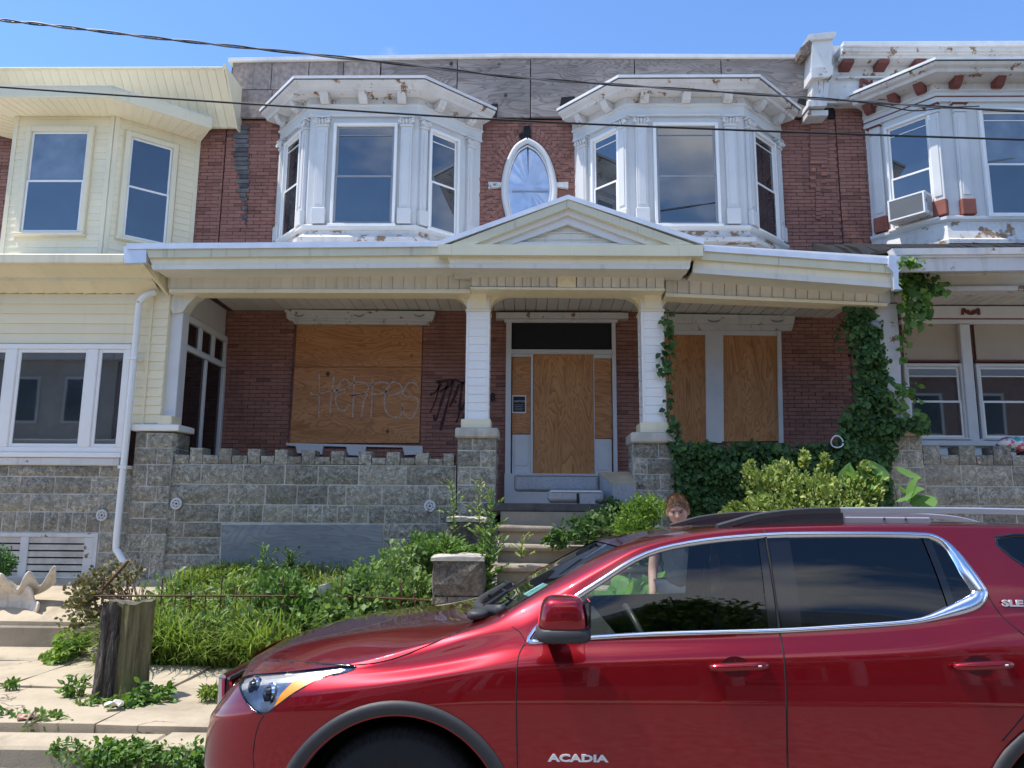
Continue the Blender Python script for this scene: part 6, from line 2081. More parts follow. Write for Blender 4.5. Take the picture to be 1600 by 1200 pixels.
CX0, CYC = -1.45, 4.30
NU = 430
LEN = 4.92
us = np.linspace(0, LEN, NU)
K = [  # (knots u, w) , (knots u, h), front offset, rear offset, smoothing
 (([0, .5, 4.6, 4.92], [.84, .84, .84, .80]), ([0, .6, 4.92], [.30, .26, .30]), .13, -.05, 4),
 (([0, 4.92], [.925, .925]), ([0, .5, 4.92], [.42, .38, .42]), .05, -.02, 4),
 (([0, 4.92], [.953, .947]), ([0, 4.92], [.58, .58]), .0, .0, 6),
 (([0, 4.92], [.957, .95]), ([0, .5, 4.92], [.74, .82, .84]), .015, .0, 6),
 (([0, .5, 1.5, 4.92], [.952, .942, .936, .92]), ([0, .4, .8, 1.4, 2.0, 2.8, 3.5, 4.92], [.80, .885, .935, 1.02, 1.048, 1.072, 1.10, 1.08]), .05, -.05, 6),
 (([0, .5, 1.4, 2.5, 3.4, 4.92], [.92, .895, .886, .882, .872, .80]), ([0, .3, .6, .9, 1.2, 1.45, 2.5, 3.1, 3.4, 4.1, 4.92], [.87, .945, .97, .995, 1.045, 1.10, 1.150, 1.19, 1.235, 1.27, 1.2]), .10, -.25, 6),
 (([0, .15, .45, .7, 1.0, 1.2, 1.45, 1.6, 1.78, 2.0, 2.26, 2.58, 3.0, 4.92], [.86, .86, .86, .855, .84, .825, .805, .80, .78, .752, .73, .717, .71, .64]),
  ([0, .15, .45, .7, 1.0, 1.2, 1.33, 1.45, 1.6, 1.78, 2.0, 2.26, 2.58, 3.0, 3.6, 4.3, 4.92], [.90, .945, .985, 1.016, 1.09, 1.15, 1.185, 1.222, 1.306, 1.408, 1.522, 1.578, 1.607, 1.617, 1.617, 1.58, 1.50]), .13, -.55, 3),
 (([0, .8, 1.1, 1.25, 1.38, 1.6, 1.91, 2.3, 4.92], [.50, .52, .60, .68, .74, .69, .605, .57, .50]),
  ([0, .1, .4, .8, 1.1, 1.25, 1.38, 1.6, 1.91, 2.1, 2.4, 2.8, 3.3, 4.0, 4.5, 4.92], [.955, .985, 1.055, 1.118, 1.155, 1.185, 1.238, 1.365, 1.522, 1.572, 1.613, 1.635, 1.643, 1.63, 1.59, 1.52]), .10, -.62, 3),
 (([0, 4.92], [0, 0]), ([0, .1, .3, .5, .8, 1.03, 1.18, 1.22, 1.5, 1.86, 2.01, 2.2, 2.43, 2.8, 3.3, 4.0, 4.5, 4.92], [.965, 1.0, 1.05, 1.08, 1.125, 1.155, 1.172, 1.186, 1.33, 1.505, 1.558, 1.598, 1.622, 1.645, 1.655, 1.642, 1.60, 1.53]), .10, -.65, 3),
]
seg = [4, 8, 16, 16, 8, 40, 10, 14]
TK = np.cumsum([0] + seg)
NTT = TK[-1] + 1
KW, KH, KU = [], [], []
for (wk, hk, of, orr, sm) in K:
    w = gauss_smooth(pchip(*wk, us), sm); h = gauss_smooth(pchip(*hk, us), sm)
    fr_ = np.clip(1 - us / .6, 0, 1) ** 2; rr_ = np.clip((us - 4.2) / .72, 0, 1) ** 2
    plan = np.where(us < .62, .60 + .40 * np.sqrt(np.clip(1 - (1 - us / .62) ** 2, 0, 1)), 1.0)
    planr = np.where(us > 4.5, .80 + .20 * np.sqrt(np.clip(1 - ((us - 4.5) / .42) ** 2, 0, 1)), 1.0)
    KW.append(w * plan * planr); KH.append(h); KU.append(us + of * fr_ + orr * rr_)
KW, KH, KU = np.array(KW), np.array(KH), np.array(KU)
tt = np.arange(NTT)
G = np.zeros((NU, NTT, 3))
for i in range(NU):
    G[i, :, 0] = pchip(TK, KU[:, i], tt)
    G[i, :, 1] = pchip(TK, KW[:, i], tt)
    G[i, :, 2] = pchip(TK, KH[:, i], tt)
G[:, -1, 1] = 0
# side glass is almost flat between belt and roof
_b = np.clip((us - 1.5) / .25, 0, 1); _b = (_b * _b * (3 - 2 * _b))[:, None]
for j in range(TK[5], TK[6] + 1):
    f = (j - TK[5]) / (TK[6] - TK[5])
    lin = G[:, TK[5]] * (1 - f) + G[:, TK[6]] * f
    lin[:, 1] += .014 * math.sin(math.pi * f)
    G[:, j] = G[:, j] * (1 - _b) + lin * _b
du = np.gradient(G, axis=0); dt = np.gradient(G, axis=1)
GN = np.cross(du, dt); GN /= np.linalg.norm(GN, axis=2, keepdims=True) + 1e-12
if GN[NU // 2, TK[3], 1] < 0: GN = -GN
GN[:, -1] = GN[:, -1] * [1, 0, 1]
I_SIDE = TK[6]

def in_poly(poly, X, Y):
    inside = np.zeros(X.shape, dtype=bool)
    n = len(poly)
    for i in range(n):
        x1, y1 = poly[i]; x2, y2 = poly[(i + 1) % n]
        if y1 == y2: continue
        c = ((y1 > Y) != (y2 > Y)) & (X < (x2 - x1) * (Y - y1) / (y2 - y1) + x1)
        inside ^= c
    return inside

def dense(poly, n=4, closed=True):
    p = [Vector((*q, 0)) for q in poly]
    if closed: p = [p[-1]] + p + [p[0], p[1]]
    r = smooth_path(p, n)
    if closed: r = r[n:-n - 1]
    return [(q.x, q.y) for q in r]

GS = G.copy()
SNAP = np.zeros((NU, NTT), dtype=bool)
def snap(poly, tmax):
    """move the nearer end of every grid edge that crosses the outline on to it"""
    global GS
    A = np.array(poly); B = np.roll(A, -1, axis=0)
    U, H = GS[:, :tmax, 0], GS[:, :tmax, 2]
    ins = in_poly(poly, U, H)
    best = {}
    for di, dj in ((1, 0), (0, 1)):
        a = ins[:NU - di, :tmax - dj] != ins[di:, dj:]
        for i, j in np.argwhere(a):
            p = np.array([U[i, j], H[i, j]]); q = np.array([U[i + di, j + dj], H[i + di, j + dj]])
            r = q - p; s_ = B - A
            den = r[0] * s_[:, 1] - r[1] * s_[:, 0]
            den = np.where(np.abs(den) < 1e-12, 1e-12, den)
            ap = A - p
            t = (ap[:, 0] * s_[:, 1] - ap[:, 1] * s_[:, 0]) / den
            k = (ap[:, 0] * r[1] - ap[:, 1] * r[0]) / den
            ok = (t >= 0) & (t <= 1) & (k >= 0) & (k <= 1)
            if not ok.any(): continue
            t = t[ok][0]
            pos = GS[i, j] * (1 - t) + GS[i + di, j + dj] * t
            tgt, d = ((i, j), t) if t <= .5 else ((i + di, j + dj), 1 - t)
            if SNAP[tgt]: continue
            if tgt not in best or best[tgt][0] > d: best[tgt] = (d, pos)
    for (i, j), (d, pos) in best.items():
        GS[i, j] = pos; SNAP[i, j] = True

DLO = dense([(1.462, 1.118), (1.56, 1.232), (1.78, 1.374), (2.0, 1.496), (2.26, 1.554), (2.58, 1.583), (2.9, 1.590), (3.22, 1.589), (3.33, 1.575), (3.395, 1.51), (3.455, 1.375), (3.46, 1.325), (3.41, 1.275), (3.28, 1.238), (3.1, 1.206), (2.8, 1.183), (2.525, 1.166), (2.0, 1.147), (1.6, 1.122)], 4)
HL = dense([(.145, .955), (.26, .988), (.50, 1.008), (.715, 1.010), (.70, .990), (.585, .962), (.49, .915), (.42, .865), (.36, .825), (.30, .835), (.20, .90)], 3)
QW = dense([(3.595, 1.572), (4.10, 1.560), (4.22, 1.50), (4.20, 1.38), (3.82, 1.362), (3.74, 1.39)], 4)
def arch(c, r, z0=.20):
    return [(c + r * math.cos(R(a)), .375 + r * math.sin(R(a))) for a in range(0, 181, 5)] + [(c - r, z0), (c + r, z0)]
AF, AR = .925, 3.782
AMBP = [(.375, .80), (.47, .86), (.52, .93), (.60, .972), (.66, .988), (.55, .983), (.47, .955), (.42, .90)]
for pl, tm in ((DLO, TK[6] + 1), (HL, TK[6] + 1), (AMBP, TK[6] + 1), ([(2.494, 1.05), (2.6405, 1.05), (2.6585, 1.65), (2.518, 1.65)], TK[6] + 1), ([(3.3025, 1.05), (3.3355, 1.05), (3.2905, 1.65), (3.2575, 1.65)], TK[6] + 1), (QW, TK[6] + 1), (arch(AF, .455), TK[5]), (arch(AR, .455), TK[5])):
    snap(pl, tm)

# triangles
ii, jj = np.meshgrid(np.arange(NU - 1), np.arange(NTT - 1), indexing='ij')
ii, jj = ii.ravel(), jj.ravel()
va, vb, vc, vd = ii * NTT + jj, (ii + 1) * NTT + jj, (ii + 1) * NTT + jj + 1, ii * NTT + jj + 1
sn = SNAP.ravel()
use_ac = sn[va] & sn[vc] & ~(sn[vb] & sn[vd])
T = np.concatenate([np.where(use_ac[:, None], np.stack([va, vb, vc], 1), np.stack([va, vb, vd], 1)), np.where(use_ac[:, None], np.stack([va, vc, vd], 1), np.stack([vb, vc, vd], 1))])
TJ = np.concatenate([jj, jj])
FV = GS.reshape(-1, 3); FN = GN.reshape(-1, 3)
cen = FV[T].mean(axis=1)
cu, cw, ch = cen[:, 0], cen[:, 1], cen[:, 2]
side_z = TJ < TK[6]
inD = side_z & in_poly(DLO, cu, ch)
inQ = side_z & in_poly(QW, cu, ch)
inH = (TJ < TK[6]) & (cu < .8) & in_poly(HL, cu, ch)
inA = (TJ < TK[5]) & (in_poly(arch(AF, .455), cu, ch) | in_poly(arch(AR, .455), cu, ch))
# windscreen: between the two pillars, cowl to roof
uw = lambda w_, a, b: a + (b - a) * (w_ / .74) ** 2
inW = (TJ >= TK[7]) & (cu > 1.235) & (cu < 1.89)
inW |= (TJ >= TK[7]) & False
lowz = (TJ < TK[1])
hood = (TJ >= TK[6]) & (cu < 1.235)
bump_ = (~hood) & (cu < .52 - .22 * np.clip((ch - .45) / .5, 0, 1)) & (TJ < TK[6])
fender = (~hood) & (~bump_) & (cu < 1.42) & (TJ < TK[6])
fdoor = side_z & (cu >= 1.42) & (cu < 2.535) & (TJ >= TK[1]) & (TJ < TK[6] - 3)
rseam = [(2.535, .1), (2.535, 1.7), (3.47, 1.7), (3.475, 1.30), (3.60, 1.13), (3.62, 1.0), (3.50, .86), (3.34, .66), (3.28, .3), (3.28, .1)]
rdoor = side_z & in_poly(rseam, cu, ch) & (TJ >= TK[1]) & (TJ < TK[6] - 3)
gone = inD | inQ | inH | inA | inW

car = thing('parked_car', 'shiny dark red sports utility vehicle parked along the kerb facing left', 'car', (CX0 + 2.4, CYC, 0))
paint_ = NT('dark_red_car_paint')
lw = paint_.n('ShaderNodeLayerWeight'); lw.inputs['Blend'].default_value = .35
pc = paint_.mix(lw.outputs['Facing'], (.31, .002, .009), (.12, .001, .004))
fl = paint_.noise(900, 1, .5)
dust = paint_.math('MULTIPLY', paint_.ramp(paint_.noise(3.5, 6, .7), [(.5, 0.0), (.85, 1.0)]), .025)
pc = paint_.mix(dust, pc, (.35, .28, .24))
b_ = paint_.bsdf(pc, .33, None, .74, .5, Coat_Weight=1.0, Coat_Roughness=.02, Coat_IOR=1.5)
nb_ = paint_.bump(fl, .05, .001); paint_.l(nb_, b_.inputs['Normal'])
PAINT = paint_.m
CHROME = simple('bright_trim', (.72, .75, .80), .12, .02, 3, metal=1.0)
CLAD = simple('grey_plastic_cladding', (.045, .045, .048), .5, .1, 6, .15, 300)
GLOSSB = simple('gloss_black_trim', (.008, .008, .010), .08, .05, 3, spec=.6)
RUB = simple('black_rubber', (.012, .012, .012), .7, .1, 9)
DARKIN = simple('dark_interior', (.018, .018, .020), .75, .15, 9)

def car_glass(name, tint, refl=1.0):
    t = NT(name)
    tr = t.n('ShaderNodeBsdfTransparent'); tr.inputs['Color'].default_value = (*tint, 1)
    gl = t.n('ShaderNodeBsdfGlossy'); gl.inputs['Roughness'].default_value = .01
    gl.inputs['Color'].default_value = (refl, refl, refl, 1)
    fr_ = t.n('ShaderNodeFresnel'); fr_.inputs['IOR'].default_value = 1.55
    ms = t.n('ShaderNodeMixShader')
    t.l(fr_.outputs[0], ms.inputs[0]); t.l(tr.outputs[0], ms.inputs[1]); t.l(gl.outputs[0], ms.inputs[2])
    t.l(ms.outputs[0], t.out.inputs['Surface'])
    return t.m
GL_F = car_glass('clear_car_glass', (.84, .90, .87))
GL_R = car_glass('privacy_car_glass', (.035, .04, .045))
GL_W = car_glass('windscreen_glass', (.78, .86, .82))
GL_L = car_glass('lamp_lens', (.94, .95, .96), .45)

def carpart(name, mask, mat, sides=(1, -1), off=0.0, parent=None, flip=False, dw=0.0):
    """one mesh of the body surface (near and far side), offset along its normals"""
    Ts = T[mask]
    if len(Ts) == 0: return None
    idx, inv = np.unique(Ts, return_inverse=True)
    inv = inv.reshape(Ts.shape)
    P = FV[idx] + FN[idx] * off
    Nn = FN[idx]
    V, F, Q = [], [], []
    o = 0
    for s_ in sides:
        X = np.stack([CX0 + P[:, 0], CYC - s_ * P[:, 1], P[:, 2]], 1)
        Nx = np.stack([Nn[:, 0], -s_ * Nn[:, 1], Nn[:, 2]], 1)
        Fi = inv if s_ > 0 else inv[:, ::-1]
        V.append(X); Q.append(Nx); F.append(Fi + o); o += len(X)
    V, F, Q = np.concatenate(V), np.concatenate(F), np.concatenate(Q)
    # wind the faces to agree with the normals
    n_ = np.cross(V[F[:, 1]] - V[F[:, 0]], V[F[:, 2]] - V[F[:, 0]])
    bad = (n_ * Q[F[:, 0]]).sum(1) < 0
    F[bad] = F[bad][:, ::-1]
    return npmesh(name, V, F, mat, parent or car, True, Q)

keep = ~gone
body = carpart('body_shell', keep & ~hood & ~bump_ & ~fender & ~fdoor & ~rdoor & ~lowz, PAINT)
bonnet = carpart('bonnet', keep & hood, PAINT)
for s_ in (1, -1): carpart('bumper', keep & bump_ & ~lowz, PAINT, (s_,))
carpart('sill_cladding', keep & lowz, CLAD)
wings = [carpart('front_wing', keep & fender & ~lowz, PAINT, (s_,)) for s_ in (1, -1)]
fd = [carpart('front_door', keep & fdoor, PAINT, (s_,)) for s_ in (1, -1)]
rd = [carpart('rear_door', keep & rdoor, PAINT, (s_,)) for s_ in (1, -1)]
# glass
cuB = lambda h: 2.49 + .0 * h
fg = inD & (cu < 2.50 + .04 * (ch - 1.2)); 
rg = inD & (cu > 2.645 + .03 * (ch - 1.2)) & (cu < 3.262 + .075 * (1.59 - ch))
rq = inD & (cu > 3.295 + .075 * (1.59 - ch))
sail = inD & (cu < 1.66) & (cu < 1.62 + .12 * (ch - 1.15))
for k, s_ in enumerate((1, -1)):
    carpart('window', fg & ~sail, GL_F, (s_,), -.012, fd[k])
    carpart('sail_panel', sail, GLOSSB, (s_,), -.008, fd[k])
    carpart('window', rg, GL_R, (s_,), -.012, rd[k])
    carpart('quarter_light', rq, GL_R, (s_,), -.012, rd[k])
    carpart('door_pillar', inD & ~fg & ~rg & ~rq & (cu < 3), GLOSSB, (s_,), -.007, body)
    carpart('window_divider', inD & ~fg & ~rg & ~rq & (cu > 3), GLOSSB, (s_,), -.006, rd[k])
    carpart('side_window', inQ, GL_R, (s_,), -.008, body)
carpart('windscreen', inW, GL_W, (1, -1), -.004)
# inner lining of doors, roof and pillars
lin = keep & (cu > 1.30) & ~lowz & ~hood
carpart('inner_lining', lin, DARKIN, (1, -1), -.035)

# surface lookup on the side
side_pts = G[:, :TK[7] + 1].reshape(-1, 3)
side_nrm = GN[:, :TK[7] + 1].reshape(-1, 3)
def surf(u, h):
    d = (side_pts[:, 0] - u) ** 2 + (side_pts[:, 2] - h) ** 2
    k = np.argpartition(d, 4)[:4]
    w = 1 / (d[k] + 1e-8); w /= w.sum()
    n = (side_nrm[k] * w[:, None]).sum(0)
    return float((side_pts[k, 1] * w).sum()), n / np.linalg.norm(n)
def cpt(u, h, off=0.0, s_=1):
    w, n = surf(u, h)
    return Vector((CX0 + u + n[0] * off, CYC - s_ * (w + n[1] * off), h + n[2] * off))

def surface_strip(outer, inner, off, s_, closed=True, base=-.012):
    m = MB()
    n = len(outer)
    vs = []
    for a, b in zip(outer, inner):
        vs += [cpt(*a, base, s_), cpt(*a, off * .7, s_), cpt(*[a[k] * .7 + b[k] * .3 for k in (0, 1)], off, s_), cpt(*[a[k] * .25 + b[k] * .75 for k in (0, 1)], off, s_), cpt(*b, base * 1.2, s_)]
    fs = []
    for i in range(n if closed else n - 1):
        j = (i + 1) % n
        for q_ in range(4):
            fs.append((i * 5 + q_, i * 5 + q_ + 1, j * 5 + q_ + 1, j * 5 + q_))
    m.add(vs, fs)
    return m
def inset(poly, fn):
    n = len(poly)
    area = sum(poly[i][0] * poly[(i + 1) % n][1] - poly[(i + 1) % n][0] * poly[i][1] for i in range(n))
    sg = 1 if area > 0 else -1
    r = []
    for i in range(n):
        p0, p1 = Vector((*poly[i - 1], 0)), Vector((*poly[(i + 1) % n], 0))
        t = (p1 - p0).normalized()
        nn = Vector((-t.y, t.x, 0)) * sg
        d = fn(*poly[i])
        r.append((poly[i][0] + nn.x * d, poly[i][1] + nn.y * d))
    return r
def trim_w(u, h):
    if u > 3.12:
        f = min(1, (u - 3.12) / .28)
        f = f * f * (3 - 2 * f)
        return .020 + .038 * f * min(1, max(0, (1.575 - h) / .14))
    return .020
for k, s_ in enumerate((1, -1)):
    o = inset(DLO, lambda u, h: -.002); i_ = inset(DLO, trim_w)
    surface_strip(o, i_, .006, s_).build('window_trim', CHROME, body, smooth=True)
    hl_o = inset(HL, lambda u, h: -.004); hl_i = inset(HL, lambda u, h: .004)
    surface_strip(hl_o, hl_i, .0005, s_, base=-.01).build('lamp_gasket', GLOSSB, body, smooth=True)
    qo, qi = inset(QW, lambda u, h: -.006), inset(QW, lambda u, h: .008)
    surface_strip(qo, qi, .002, s_).build('window_gasket', GLOSSB, body, smooth=True)
    # wheel-arch cladding
    for c in (AF, AR):
        ang = list(range(-22, 203, 5))
        oo = [(c + .515 * math.cos(R(a)), .375 + .515 * math.sin(R(a))) for a in ang]
        ii_ = [(c + .450 * math.cos(R(a)), .375 + .450 * math.sin(R(a))) for a in ang]
        surface_strip(oo, ii_, .014, s_, False, base=-.02).build('wheel_arch_trim', CLAD, body, smooth=True)

# headlamps: lens over a bowl, amber corner
amber_pl = [(.425, .862), (.505, .935), (.60, .975), (.70, 1.0), (.64, .990), (.52, .968), (.44, .925), (.40, .868)]
AMB = simple('amber_reflector', (1.0, .30, .0), .35, .1, 40, spec=.8)
SILV = simple('lamp_reflector', (.78, .79, .82), .22, .15, 30, metal=.55)
inAmb = inH & in_poly(AMBP, cu, ch)
for s_ in (1, -1):
    hd_ = carpart('headlamp', inH & ~inAmb, GL_L, (s_,), 0.0)
    carpart('bowl', inH & ~inAmb, SILV, (s_,), -.012, hd_)
    carpart('amber_indicator', inAmb, AMB, (s_,), -.001, hd_)
    m = MB()
    p0, p1 = cpt(.24, .950, -.015, s_), cpt(.62, .994, -.015, s_)
    m.tube([p0, cpt(.42, .976, -.015, s_), p1], .007, 6)
    m.build('light_strip', simple('white_lamp_strip', (.85, .86, .88), .3, .02), hd_)
    for (u_, h_, r_) in ((.27, .925, .045), (.36, .905, .05)):
        c = cpt(u_, h_, -.03, s_)
        dirv = Vector((-.8, -s_ * .5, .05)).normalized()
        MB().tube([c - dirv * .04, c, c + dirv * .012], [r_ * .5, r_, r_ * .96], 14).build('projector', CHROME, hd_, auto=40)
        MB().tube([c + dirv * .011, c + dirv * .03, c + dirv * .036], [r_ * .75, r_ * .55, .004], 12).build('projector_lens', GLOSSB, hd_, smooth=True)

# shut lines
def seam(pts, s_, parent, r=.0035, off=-.0012, mat=RUB):
    P = smooth_path([Vector((*p, 0)) for p in pts], 6)
    return MB().tube([cpt(p.x, p.y, off, s_) for p in P], r, 5).build('shut_line', mat, parent, smooth=True)
for k, s_ in enumerate((1, -1)):
    seam([(1.452, 1.11), (1.425, 1.06), (1.418, .95), (1.42, .8), (1.425, .6), (1.43, .42)], s_, fd[k])
    seam([(2.55, 1.60), (2.548, 1.4), (2.545, 1.17), (2.540, 1.05), (2.53, .8), (2.52, .55), (2.515, .42)], s_, rd[k], .005, -.002)
    seam([(3.463, 1.33), (3.50, 1.24), (3.58, 1.15), (3.615, 1.06), (3.58, .95), (3.47, .83), (3.40, .76)], s_, rd[k])
    seam([(.72, 1.014), (.80, 1.022), (.90, 1.045), (1.02, 1.09), (1.14, 1.14), (1.20, 1.165), (1.235, 1.19)], s_, bonnet, .0042, -.001)
    seam([(.145, .96), (.26, .992), (.50, 1.012), (.72, 1.013)], s_, bonnet, .004, -.002)
    seam([(.36, .822), (.33, .76), (.32, .64), (.36, .55), (.47, .5)], s_, bonnet, .003)
    seam([(1.395, 1.175), (1.43, 1.155), (1.455, 1.12)], s_, wings[k], .003)
# door handles
for k, s_ in enumerate((1, -1)):
    for par_, uc, hc_ in ((fd[k], 2.345, 1.035), (rd[k], 3.355, 1.05)):
        n = 14
        path, rad_ = [], []
        for i in range(n + 1):
            f = i / n * 2 - 1
            path.append(cpt(uc + f * .125, hc_ + .006 * f, .030 - .018 * abs(f) ** 4, s_)); rad_.append(.0165 * (1 - .45 * abs(f) ** 6) + .001)
        MB().tube(path, rad_, 10).build('handle', PAINT, par_, smooth=True)
        # shade of the recess behind the handle, painted as a flat dark oval
        sc = [(uc + .062 * math.cos(a) - .01, hc_ + .040 * math.sin(a)) for a in [2 * math.pi * i / 20 for i in range(20)]]
        m = MB(); ctr_ = cpt(uc - .01, hc_, .0012, s_)
        vs = [ctr_] + [cpt(a, b, .0015, s_) for a, b in sc]
        m.add(vs, [(0, 1 + i, 1 + (i + 1) % 20) for i in range(20)])
        m.build('handle_cup_shade', simple('handle_recess_shade', (.05, .002, .005), .2, .05, 3, spec=.6), par_, smooth=True)
        m = MB(); m.tube([cpt(uc + .072, hc_ + .002, .042, s_), cpt(uc + .086, hc_ + .003, .042, s_)], .004, 6); m.build('key_mark', MAT['white'], par_)
        for f in (-1, 1):
            MB().tube([cpt(uc + f * .11, hc_, .0, s_), cpt(uc + f * .108, hc_, .02, s_)], .012, 8).build('handle_foot', PAINT, par_)

# mirrors
def blob_mesh(c, rx, ry, rz, p=2.6, nu=20, nv=14, fn=None):
    vs, fs = [], []
    sp = lambda v, e: math.copysign(abs(v) ** e, v)
    for j in range(nv + 1):
        ph = math.pi * j / nv
        for i in range(nu):
            th = 2 * math.pi * i / nu
            e = 2 / p
            q = Vector((sp(math.sin(ph), e) * sp(math.cos(th), e), sp(math.sin(ph), e) * sp(math.sin(th), e), sp(math.cos(ph), e)))
            if fn: q = fn(q)
            vs.append((c[0] + q.x * rx, c[1] + q.y * ry, c[2] + q.z * rz))
    for j in range(nv):
        for i in range(nu):
            fs.append((j * nu + i, j * nu + (i + 1) % nu, (j + 1) * nu + (i + 1) % nu, (j + 1) * nu + i))
    return MB().add(vs, fs)
for k, s_ in enumerate((1, -1)):
    mx, mz = CX0 + 1.605, 1.240
    my = CYC - s_ * 1.07
    def shp(q):
        f = (q.z + 1) / 2
        return Vector((q.x * (1 - .16 * f) + (.10 * f if q.x < 0 else -.02 * f), q.y * (1 - .1 * f), q.z))
    mm_ = blob_mesh((mx, my, mz + .018), .108, .115, .072, 4.2, fn=shp).build('mirror', PAINT, fd[k], smooth=True)
    blob_mesh((mx + .002, my + s_ * .004, mz - .058), .112, .118, .034, 4.0).build('mirror_base', CLAD, fd[k], smooth=True)
    MB().tube([(mx - .05, my + s_ * .1, mz - .06), (mx - .03, CYC - s_ * .90, mz - .085)], [.035, .045], 8).build('mirror_arm', CLAD, fd[k])
    MB().box(mx + .104, mx + .110, my - .09, my + .09, mz - .03, mz + .075, .003).build('mirror_glass', GLOSSB, fd[k])

# roof rails
for s_ in (1, -1):
    yr = CYC - s_ * .60
    path = [(2.36, 1.622), (2.44, 1.645), (2.56, 1.676), (2.76, 1.700), (3.0, 1.706), (3.6, 1.708), (4.1, 1.69), (4.35, 1.63)]
    P = smooth_path([Vector((CX0 + a, yr, b)) for a, b in path], 6)
    def rail(sub, mat, name, w=.022):
        m = MB()
        vs, fs = [], []
        for i, p in enumerate(sub):
            vs += [(p.x, p.y - w, p.z - .030), (p.x, p.y - w, p.z - .006), (p.x, p.y - w * .6, p.z), (p.x, p.y + w * .6, p.z), (p.x, p.y + w, p.z - .006), (p.x, p.y + w, p.z - .030)]
        for i in range(len(sub) - 1):
            for q_ in range(6):
                fs.append((i * 6 + q_, i * 6 + (q_ + 1) % 6, (i + 1) * 6 + (q_ + 1) % 6, (i + 1) * 6 + q_))
        fs += [tuple(range(6)), tuple((len(sub) - 1) * 6 + q_ for q_ in range(6))]
        return m.add(vs, fs).build(name, mat, car, auto=35)
    k1 = next(i for i, p in enumerate(P) if p.x - CX0 > 2.93)
    rail(P[:k1 + 1], CLAD, 'roof_rail_foot', .030)
    rl = rail(P[k1:], simple('silver_rail', (.62, .64, .67), .3, .03, 3, metal=.7), 'roof_rail')
    m = MB()
    m.slab([(CX0 + 2.40, yr - .028, 1.60), (CX0 + 2.58, yr - .028, 1.655), (CX0 + 2.78, yr - .028, 1.672), (CX0 + 2.95, yr - .028, 1.68), (CX0 + 2.95, yr - .028, 1.615)], (0, .056, 0))
    m.build('roof_rail_foot', CLAD, car)
    MB().box(CX0 + 2.72, CX0 + 3.36, yr - .026, yr + .02, 1.625, 1.664, .008).build('rail_plinth', simple('rail_grey', (.30, .31, .34), .4, .05), rl)
    for u_ in (3.14, 3.24):
        MB().tube([(CX0 + u_, yr - .026, 1.652), (CX0 + u_, yr - .031, 1.652)], .007, 8).build('rail_bolt', CHROME, rl)

# wipers and cowl
m = MB()
for s_ in (1, -1):
    pass
cw = []
for i in range(25):
    w_ = -.74 + 1.48 * i / 24
    f = abs(w_) / .74
    cw.append((CX0 + 1.20 + .15 * f ** 2, CYC + w_, 1.186 + .048 * f ** 2))
MB().tube(cw, .026, 8).build('wiper_cowl', CLAD, car, smooth=True)
for y_, dy_ in ((-.50, .52), (.05, .50)):
    MB().tube([(CX0 + 1.26, CYC + y_, 1.222), (CX0 + 1.36, CYC + y_ + dy_ * .5, 1.275), (CX0 + 1.33, CYC + y_ + dy_, 1.262)], [.014, .008, .006], 6).build('wiper', RUB, car)
# mounting of the wiper at the near corner, seen over the bonnet edge
blob_mesh((CX0 + 1.235, CYC - .66, 1.205), .05, .06, .025, 2.4).build('wiper_cap', CLAD, car, smooth=True)
# sticker low in the windscreen corner and one in the top corner
car.rotation_euler = (R(-1.0), 0, 0)
car.location.z = -.012
m = MB(); m.slab([(CX0 + 1.470, CYC - .62, 1.272), (CX0 + 1.445, CYC - .50, 1.272), (CX0 + 1.54, CYC - .50, 1.325), (CX0 + 1.56, CYC - .60, 1.325)], (.002, 0, -.003))
m.build('inspection_sticker', simple('sticker_blue', (.25, .5, .55), .5, .3, 20), car)

# front face: grille, bars, badge-free
ring0 = [(CX0 + KU[k, 0], KW[k, 0], KH[k, 0]) for k in range(9)]
vs = [(CX0 + G[0, j, 0], CYC - G[0, j, 1], G[0, j, 2]) for j in range(NTT)] + [(CX0 + G[0, j, 0], CYC + G[0, j, 1], G[0, j, 2]) for j in range(NTT - 2, -1, -1)]
nv_ = len(vs)
MB().add([(CX0 + .02, CYC, .62)] + vs, [(0, 1 + i, 1 + (i + 1) % nv_) for i in range(nv_)]).build('front_panel', PAINT, car)
gr = MB().box(CX0 - .012, CX0 + .03, CYC - .42, CYC + .42, .58, .86, .01).build('grille', GLOSSB, car)
for z_ in (.62, .68, .74, .80):
    MB().box(CX0 - .024, CX0 - .008, CYC - .41, CYC + .41, z_, z_ + .018, .004).build('grille_bar', CHROME, gr)
m = MB(); m.tube([(CX0 - .012, CYC - .43, .86), (CX0 - .012, CYC + .43, .86), (CX0 - .012, CYC + .40, .57), (CX0 - .012, CYC - .40, .57), (CX0 - .012, CYC - .43, .86)], .018, 8); m.build('grille_surround', CHROME, gr)
MB().box(CX0 + .0, CX0 + .08, CYC - .5, CYC + .5, .32, .50, .02).build('lower_intake', CLAD, car)
vs = [(CX0 + G[-1, j, 0], CYC - G[-1, j, 1], G[-1, j, 2]) for j in range(NTT)] + [(CX0 + G[-1, j, 0], CYC + G[-1, j, 1], G[-1, j, 2]) for j in range(NTT - 2, -1, -1)]
MB().add([(CX0 + LEN - .1, CYC, .8)] + vs, [(0, 1 + i, 1 + (i + 1) % nv_) for i in range(nv_)]).build('tailgate', PAINT, car)
MB().box(CX0 + .4, CX0 + 4.6, CYC - .86, CYC + .86, .22, .30).build('underbody', RUB, car)

